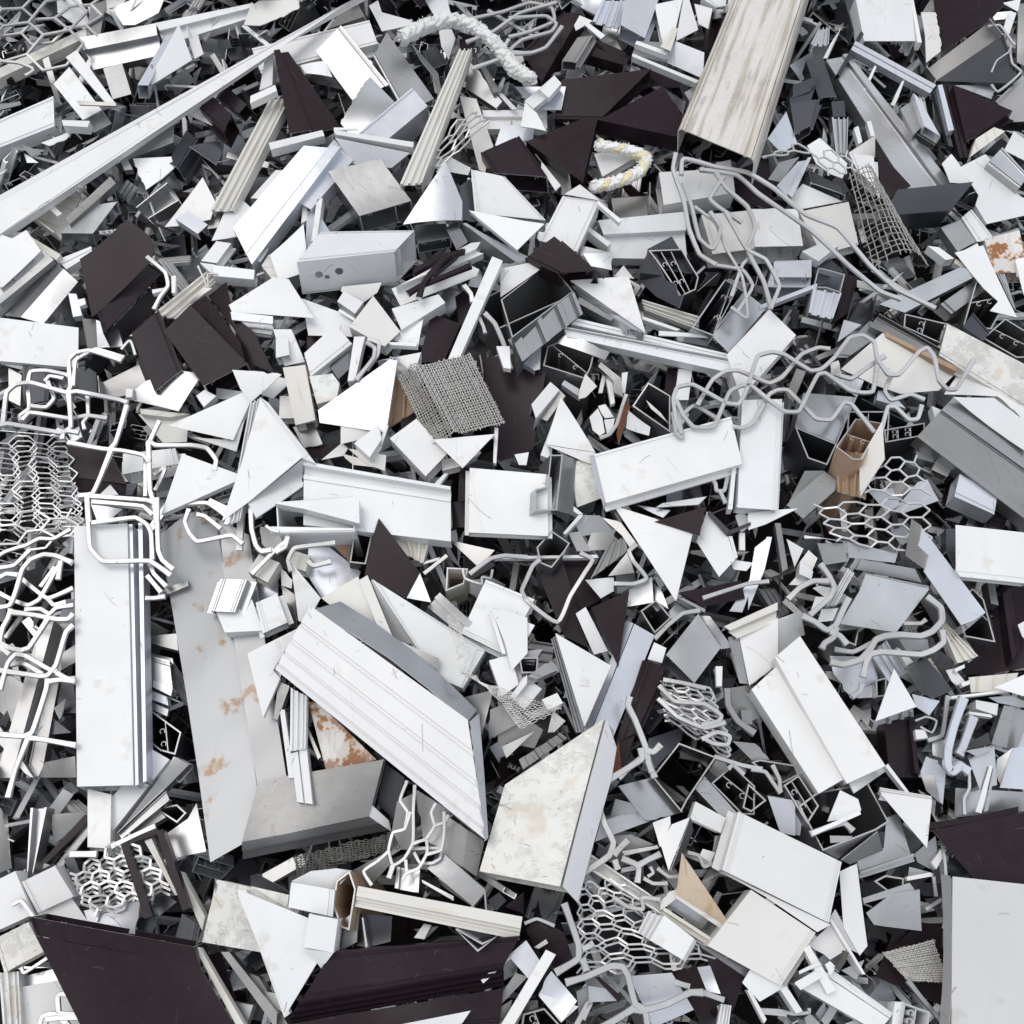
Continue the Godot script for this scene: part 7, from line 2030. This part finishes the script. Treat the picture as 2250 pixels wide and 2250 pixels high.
	add("rod w 5.5 ", "-406 16 19 -399 -37 20 -390 -64 19 -381 -73 18 -366 -71 19")
	add("rod w 4.5 ", "-393 -109 16 -356 -65 16 -346 -56 16 -344 -46 16")
	add("rod w 5 ", "-360 -74 16 -346 -65 16 -343 -49 16")
	put("rod w 5.5 ", "-772 -160 8 -753 -156 9 -748 -136 9 -744 -99 9 -734 -83 9 -715 -75 10 -695 -78 12 -668 -90 15", "long right-leaning white bent mesh strand below and left of the dark slotted plate")
	add("rod w 5 ", "-686 -87 13 -685 -117 14")
	put("rod w 5.5 ", "-750 -162 9 -752 -176 9 -757 -191 9 -757 -213 9 -742 -222 11 -722 -227 14 -710 -223 15 -688 -175 15", "long white bent mesh strand above the upright silver U channel")
	add("rod w 5.5 ", "-747 -167 9 -710 -173 13 -676 -180 16 -659 -180 17 -652 -172 17")
	add("rod w 5 ", "-761 -217 9 -738 -233 12")
	put("rod w 5.5 ", "-650 -189 16 -659 -200 16 -666 -249 15 -676 -265 15 -688 -266 15 -753 -256 11", "long white bent mesh strand above and right of the long grey bar")
	add("rod w 5 ", "-742 -286 13 -738 -246 13 -729 -233 13 -712 -236 15 -677 -255 15 -664 -259 14")
	add("rod w 5 ", "-664 -261 14 -647 -269 13 -637 -269 12")
	add("rod w 5.5 ", "-675 -270 14 -675 -286 14 -686 -347 11 -697 -353 12 -735 -350 14")
	add("rod w 5.5 ", "-674 -274 14 -657 -271 13 -636 -273 12")
	add("rod w 5.5 ", "-690 -355 11 -701 -399 10 -705 -438 9")
	add("rod w 5.5 ", "-690 -355 11 -670 -357 10 -620 -366 13")

func pile_15() -> void:
	put("bar c 20 ", "-421 -632 -414 -633 -343 -730 -354 -730 / 16 0 0", "medium cream stained strip right of the big dark brown scratched parallelogram panel")
	put("plate w 0 lip5", "-370 -560 -269 -598 -235 -624 -254 -647 -293 -713 -307 -686 -367 -571 / 16 0 .05", "large scuffed white triangular plate with a raised left flange beside the lower brown box")
	add("bar w 18 ", "-368 -564 -359 -560 -289 -713 -296 -718 / 14 0 .05")
	put("plate w 0 lip3", "-76 570 21 543 56 535 9 488 / 15 .1 .15", "white pointed flap lying across the scraped white plate")
	put("bar w 16 ", "-34 470 -16 461 -86 269 -106 264 / 16 0 0", "long slim white flat bar standing diagonal above the woven square")
	put("tube w 25 ", "-251 112 -213 146 -208 118 -225 87 / 16 0 0", "medium white box profile offcut below the lilac fan shaped plate")
	put("weave g 1.5 n32x29 fold", "-190 243 -68 277 -11 149 -131 113 / 16 0 0", "folded square of dense woven wire cloth near the centre")
	put("plate w 0 lip0", "-126 119 -27 126 -78 70 / 16 .05 .1", "white triangular plate pointing down, tucked under the woven wire square")
	put("plate w 0 ", "-338 104 -408 4 -389 -26 -328 40 / 15 .1 -.5", "medium white sheet piece below and right of the tall white triangular panel")
	put("rib w 40 chanL", "-329 79 -323 -25 -94 -52 -96 36 / 16 0 .05", "long white channel box with a raised upper lip left of the square white plate")
	put("mouth w 30 ", "-364 5 -247 15 -239 -43 -357 -45 / 27 0 0", "large white hollow profile end on top of the long white channel box")
	add("bar w 10 ", "-370 -35 -368 -46 -240 -44 -241 -38 / 26 0 0")
	put("rod w 3 ", "-375 -36 30 -366 -43 31 -355 -46 31", "short white bent mesh strand above the crumbly pinkish mortar coated stub")
	put("rod w 5 ", "-334 -104 16 -340 -86 16 -332 -67 16 -309 -63 16 -270 -58 16", "mid length white bent mesh strand above the narrow lilac white triangular plate")
	put("rib c 25 step3", "-208 -556 -212 -582 9 -624 14 -595 / 16 0 .05", "cream rail with brown rust lines lying below the ribbed panel")
	put("tube b 30 ", "-238 -638 -275 -698 -11 -656 11 -619 / 16 0 .08", "long dark brown box profile with grooves at the bottom centre")
	add("rib b 14 three", "-275 -698 -293 -726 -10 -680 -11 -656 / 3 -.12 .78")
	put("mouth l 40 ", "-75 -611 -39 -628 -21 -621 -45 -639 / 31 .1 .1", "small lilac white hollow profile end on top of the long dark brown box profile")
	put("plate w 0 ", "93 603 120 620 154 592 / 16 0 .3", "small white triangular sheet piece above the white box sleeve")
	put("bar w 10 ", "152 588 149 582 187 540 191 547 / 16 0 0", "small white strip above and left of the long white stepped rail")
	put("rib streak 58 panel", "511 1317 618 1228 423 641 298 737 / 13 .1 -.15", "big weathered cream box panel with peeling stains at the top right")
	put("tube w 35 ", "130 92 146 10 363 76 351 158 / 16 0 .05", "broad white rectangular box lid right of centre under the looped strip")
	add("plate l 0 ", "122 94 130 93 146 10 137 21 125 80 / 10 .74 .17")
	put("mouth s 60 ", "61 93 81 97 70 -1 35 -8 36 29 55 37 / 15 -.4 0", "L shaped clip profile on end lying over the square white plate")
	add("plate s 0 ", "81 97 103 98 96 2 70 -1 / -4 -.95 .08")
	put("rod w 4.5 ", "299 180 16 327 227 16 349 243 16 370 245 16 386 237 16 419 221 16 441 232 16 477 275 16 507 288 16 525 285 16", "long white bent mesh strand below the white folded panel")
	put("rod w 4.5 ", "352 139 20 371 139 16 387 149 16 417 200 16 431 208 16 447 208 16 468 182 16 488 156 16 512 154 16 537 185 16 548 182 16 578 131 16", "long white bent mesh strand above and left of the silver grey box offcut")
	put("rod w 5 ", "264 187 22 268 143 22 269 117 24 260 127 24 258 163 23", "mid length upright white bent mesh strand below and left of the long zigzag strip")
	put("rod w 4.5 ", "535 235 16 553 229 16 579 248 16 614 272 16", "mid length white bent mesh strand left of the greenish grey plate")
	put("rod w 4.5 ", "619 235 16 605 206 16 613 190 16 646 200 16 667 190 16", "mid length white bent mesh strand below the greenish grey plate")
	put("rod w 4.5 ", "575 113 16 585 121 16 606 177 16 618 177 16 637 154 16 651 156 16 661 180 16", "long white bent mesh strand below the greenish grey plate")
	put("rod w 6.5 ", "170 -297 16 167 -309 16 176 -330 16 190 -372 16 186 -382 16 167 -396 16 149 -412 16", "thick forked strand of coarse mesh standing on the brown cover strip")
	add("rod w 6.5 ", "190 -374 16 200 -376 16 211 -366 16")
	add("rod w 6.5 ", "190 -380 16 195 -396 16 200 -412 16")
	add("rod w 6.5 ", "182 -371 17 183 -386 17 171 -394 18 134 -416 17")
	add("rod w 6 ", "191 -389 19 196 -405 19")
	put("plate w 0 lip2", "64 -202 144 -252 104 -339 / 16 .1 .1", "white triangular plate with a double left flange right of the thin wire mesh strip")
	add("rib s 20 three", "58 -208 65 -203 103 -339 93 -345 / 8 .77 .25")
	put("tube peel 58 ", "-10 -418 130 -333 64 -558 -45 -535 / 15 .35 -.1", "big white mitred box slab with heavily peeled paint, bottom centre")
	add("plate lw 0 ", "131 -333 144 -371 136 -414 85 -577 64 -558 / 26 -.54 .16")
	put("rod w 6.5 ", "70 -578 16 79 -603 16 88 -630 16 87 -647 16 57 -664 16", "forked mesh strand lying down across the hexagonal mesh sheet")
	put("rod w 6 ", "93 -635 16 99 -633 16 108 -628 16", "short white bent mesh strand right of the forked mesh strand")
	put("rod w 6.5 ", "93 -647 16 98 -662 16", "short white bent mesh strand below the forked mesh strand")
	put("rod w 6.5 ", "70 -676 16 96 -669 16 130 -656 16 145 -657 16 152 -668 16 160 -701 16 174 -708 16 202 -701 16 232 -688 16 249 -688 16", "long bent coarse mesh strand along the bottom edge right of centre")
	add("rod w 6.5 ", "159 -706 16 141 -716 16 115 -730 16")
	add("rod w 6 ", "159 -708 16 172 -711 16 175 -730 16")
	put("tube w 20 ", "45 -636 58 -642 0 -730 -17 -730 / 16 0 0", "white T bar leaning at the bottom edge beside the lilac angle")
	put("rod w 4 ", "344 452 16 393 442 16 408 409 16 377 356 16", "long white bent mesh strand left of square lilac white plate and above white folded panel")
	add("rod w 3.5 ", "320 574 17 354 540 17 369 484 17 391 429 17 393 345 17 368 366 17")
	put("rod w 4 ", "370 388 16 394 452 16 414 474 16", "mid length white bent mesh strand below and left of the white box end")
	put("hex w 3 n4x1", "452 689 518 714 541 695 456 685 / 16 0 0", "small white hexagonal mesh below the lilac scrap plate")
	put("hex w 3 n3x2", "539 701 597 695 612 647 566 647 / 16 0 0", "hexagonal mesh strip above the grey wire basket")
	put("weave g 1.3 n12x16 bulge", "596 644 641 619 715 445 609 445 / 16 0 0", "grey wire basket woven from fine rods at the upper right")
	put("plate w 0 ", "712 193 779 193 826 148 819 96 / 16 .05 .1", "large white sheet piece above the long grey box beam")
	put("mouth r 110 web1", "513 104 558 166 599 156 549 77 534 77 / 15 0 -.35", "upright tan brown open profile at right, with mortar on its flank")
	put("plate cw 0 ", "587 142 583 76 545 22 551 84 / 20 .7 0", "medium cream white sheet piece above and left of the upper torn sheet of hexagonal mesh")
	add("rib r 16 three", "527 126 559 98 545 24 520 45 / -9 1.08 -.16")
	put("plate w 0 lip2", "681 -30 791 -43 781 -114 673 -102 / 16 0 .1", "white rectangular plate with flaked patches touching the right edge")
	add("tube w 20 ", "673 -101 781 -114 780 -122 679 -111 / 11 0 .1")
	put("rod w 6.5 ", "432 -175 16 449 -184 16 466 -197 16 480 -189 16 490 -171 16 504 -147 16", "forked strand of coarse mesh left of the silver folded plate")
	add("rod w 6.5 ", "470 -199 16 484 -206 16 493 -219 16")
	add("rod w 6.5 ", "480 -193 16 474 -208 16 460 -217 16 455 -225 16")

func pile_16() -> void:
	put("rod w 7 ", "621 -145 16 639 -162 16 638 -182 16 621 -199 16 603 -206 16 574 -204 16 551 -206 16 536 -212 16 525 -227 16 509 -242 16 483 -249 16 465 -245 16", "thick wavy rod curling below the silver folded plate, upper strand")
	put("rod w 6.5 ", "636 -197 16 635 -215 16 619 -227 16 599 -234 16 570 -232 16 542 -230 16 525 -234 16 517 -247 16 510 -268 16", "thick wavy rod curling below the silver folded plate, lower strand")
	put("tube w 50 ", "384 -239 423 -208 525 -396 469 -420 / 20 .05 .05", "big white two step profile lid with a screw mark, right lower part")
	put("tube cw 45 ", "322 -561 404 -615 352 -680 259 -631 / 16 0 .05", "cream white scratched box piece below the big clean white one")
	put("plate w 0 ", "287 -538 424 -605 406 -614 341 -569 / 15 .1 .1", "medium white sheet piece above and right of the cream white scratched box piece")
	put("bar w 16 ", "386 -635 394 -630 423 -685 411 -690 / 16 0 0", "medium white strip above and left of the white folded profile")
	put("plate w 0 ", "370 -676 397 -662 407 -669 377 -685 / 17 .1 .1", "small white sheet piece on top of the white folded profile")
	put("plate w 0 ", "377 -662 403 -650 407 -654 377 -666 / 18 .1 .1", "tiny white sheet piece below the big clean white rectangular box")
	put("plate w 0 ", "412 -654 419 -650 426 -657 418 -668 / 16 .1 .1", "tiny white sheet piece below and right of the big clean white rectangular box")
	put("rod d 5 ", "441 -638 16 436 -650 16 426 -661 16", "short dark bent mesh strand above the white folded profile")
	put("bar w 25 ", "351 -685 359 -680 377 -710 368 -713 / 16 0 0", "small white strip below and right of the cream white scratched box piece")
	put("mouth w 60 web1", "510 -700 542 -711 535 -735 500 -730 / 16 0 0", "small white square profile mouth with a screw port at the bottom right")
	put("plate lw 0 lip3", "596 -544 699 -555 670 -735 568 -735 / 16 .02 .05", "tall pale grey rectangular panel filling the lower right corner")
	add("plate g 0 ", "588 -542 597 -544 567 -735 557 -735 / 10 .75 -.1")
	put("plate b 0 lip3", "-624 -620 -408 -656 -351 -736 -548 -736 / 27 -.02 .12", "big dark brown scratched parallelogram panel in the lower left")
	add("tube b 60 ", "-636 -596 -417 -633 -408 -656 -624 -619 / 34 -.02 .12")
	put("plate w 0 lip0", "-399 176 -327 81 -407 2 -443 -29 -420 68 / 36 -.1 .1", "tall white triangular panel with a folded right flange left of centre")
	add("bar w 16 ", "-399 178 -386 169 -307 71 -328 79 / 37 -.1 .1")
	put("chan w 20 ", "-364 -1 -246 10 -235 6 -232 -34 -318 -10 / 36 0 0", "medium white channel offcut on top of the long white channel box")
	put("rib w 40 ribbed", "-297 -166 -344 -258 -36 -496 -63 -333 / 27 .05 .12", "large white ribbed panel with five ridges and mitred end, left of centre")
	add("plate s 0 ", "-294 -163 -256 -145 -47 -308 -61 -332 / 23 -.42 -.55")
	add("plate s 0 ", "-60 -335 -46 -320 -32 -492 -36 -497 / 17 -.72 -.05")
	put("wmesh g .6 n5x26", "-95 -176 -81 -176 -58 -272 -73 -272 / 27 0 0", "medium grey fine wire mesh strip on top of the long cream white box profile")
	put("wmesh g .6 n8x30", "-75 -265 -51 -268 14 -345 71 -319 / 27 0 0", "large grey fine wire mesh strip below and right of the long cream white box profile")
	put("tube w 35 ", "-269 -592 -230 -599 -234 -640 -274 -633 / 30 .05 .1", "small grey white box clip on the scuffed white triangular plate")
	add("plate w 0 ", "-273 -635 -234 -640 -252 -659 -263 -644 / 21 .12 .79")
	put("plate w 0 ", "-147 -726 -53 -709 -64 -724 -147 -736 / 27 .1 .1", "medium white sheet piece below the long dark brown box profile")
	put("rod w 4.5 ", "269 123 27 261 148 27 259 186 27 267 207 27 292 212 27 342 179 27 362 176 27 372 189 27 381 210 27 402 265 27 426 273 27 446 268 27 485 238 27 503 241 27 526 262 27 556 300 27 578 305 27 595 292 27 596 262 27 610 231 27 628 231 27 666 273 27 681 281 27 690 262 27 691 220 27 702 204 27 716 204 27 752 257 27", "long zigzag strip cut from coarse mesh, lying across the right middle")
	put("rod w 4.5 ", "263 184 27 275 153 27 289 135 27 319 135 27 337 171 27 351 199 27 370 210 27 386 210 27 417 179 27 436 163 27 458 163 27 481 204 27 497 231 27 509 233 27 544 202 27 564 197 27 581 199 27 594 246 27", "second looped strip of coarse mesh below the long zigzag strip")
	put("rod w 5.5 ", "299 635 27 305 671 27 361 653 27 416 641 27 460 606 27 510 549 27 562 521 27 607 444 27 645 396 27 670 380 27 706 357 27", "outermost long wire of the bent wire bundle at upper right")
	put("rod w 5.5 ", "292 683 27 285 647 27 300 578 27 305 521 27 320 466 27 346 444 27", "long white bent mesh strand left of the outermost long wire")
	put("rod w 5.5 ", "332 647 27 397 635 27 431 595 27 515 516 27 571 444 27 618 391 27 651 375 27", "second long wire of the bent wire bundle at upper right")
	put("rod w 5.5 ", "360 640 28 376 606 27 410 566 27 420 521 27 402 477 27 424 412 27 432 359 27", "long white bent mesh strand between the white box end and the outermost long wire")
	put("rod w 5 ", "302 618 27 313 566 27 322 499 27 343 477 27 360 521 27 344 555 27", "long left-leaning white bent mesh strand left of the square lilac white plate")
	put("rod w 5 ", "373 630 27 346 583 27 359 566 27 398 532 27", "mid length white bent mesh strand left of the white box end")
	put("rod w 5 ", "371 552 30 401 474 30 431 453 30 449 400 30 431 357 30", "long left-leaning white bent mesh strand below the white box end")
	put("tube w 45 ", "311 -460 446 -526 421 -603 284 -536 / 27 0 .05", "big clean white rectangular box at lower right above the cream scratched one")
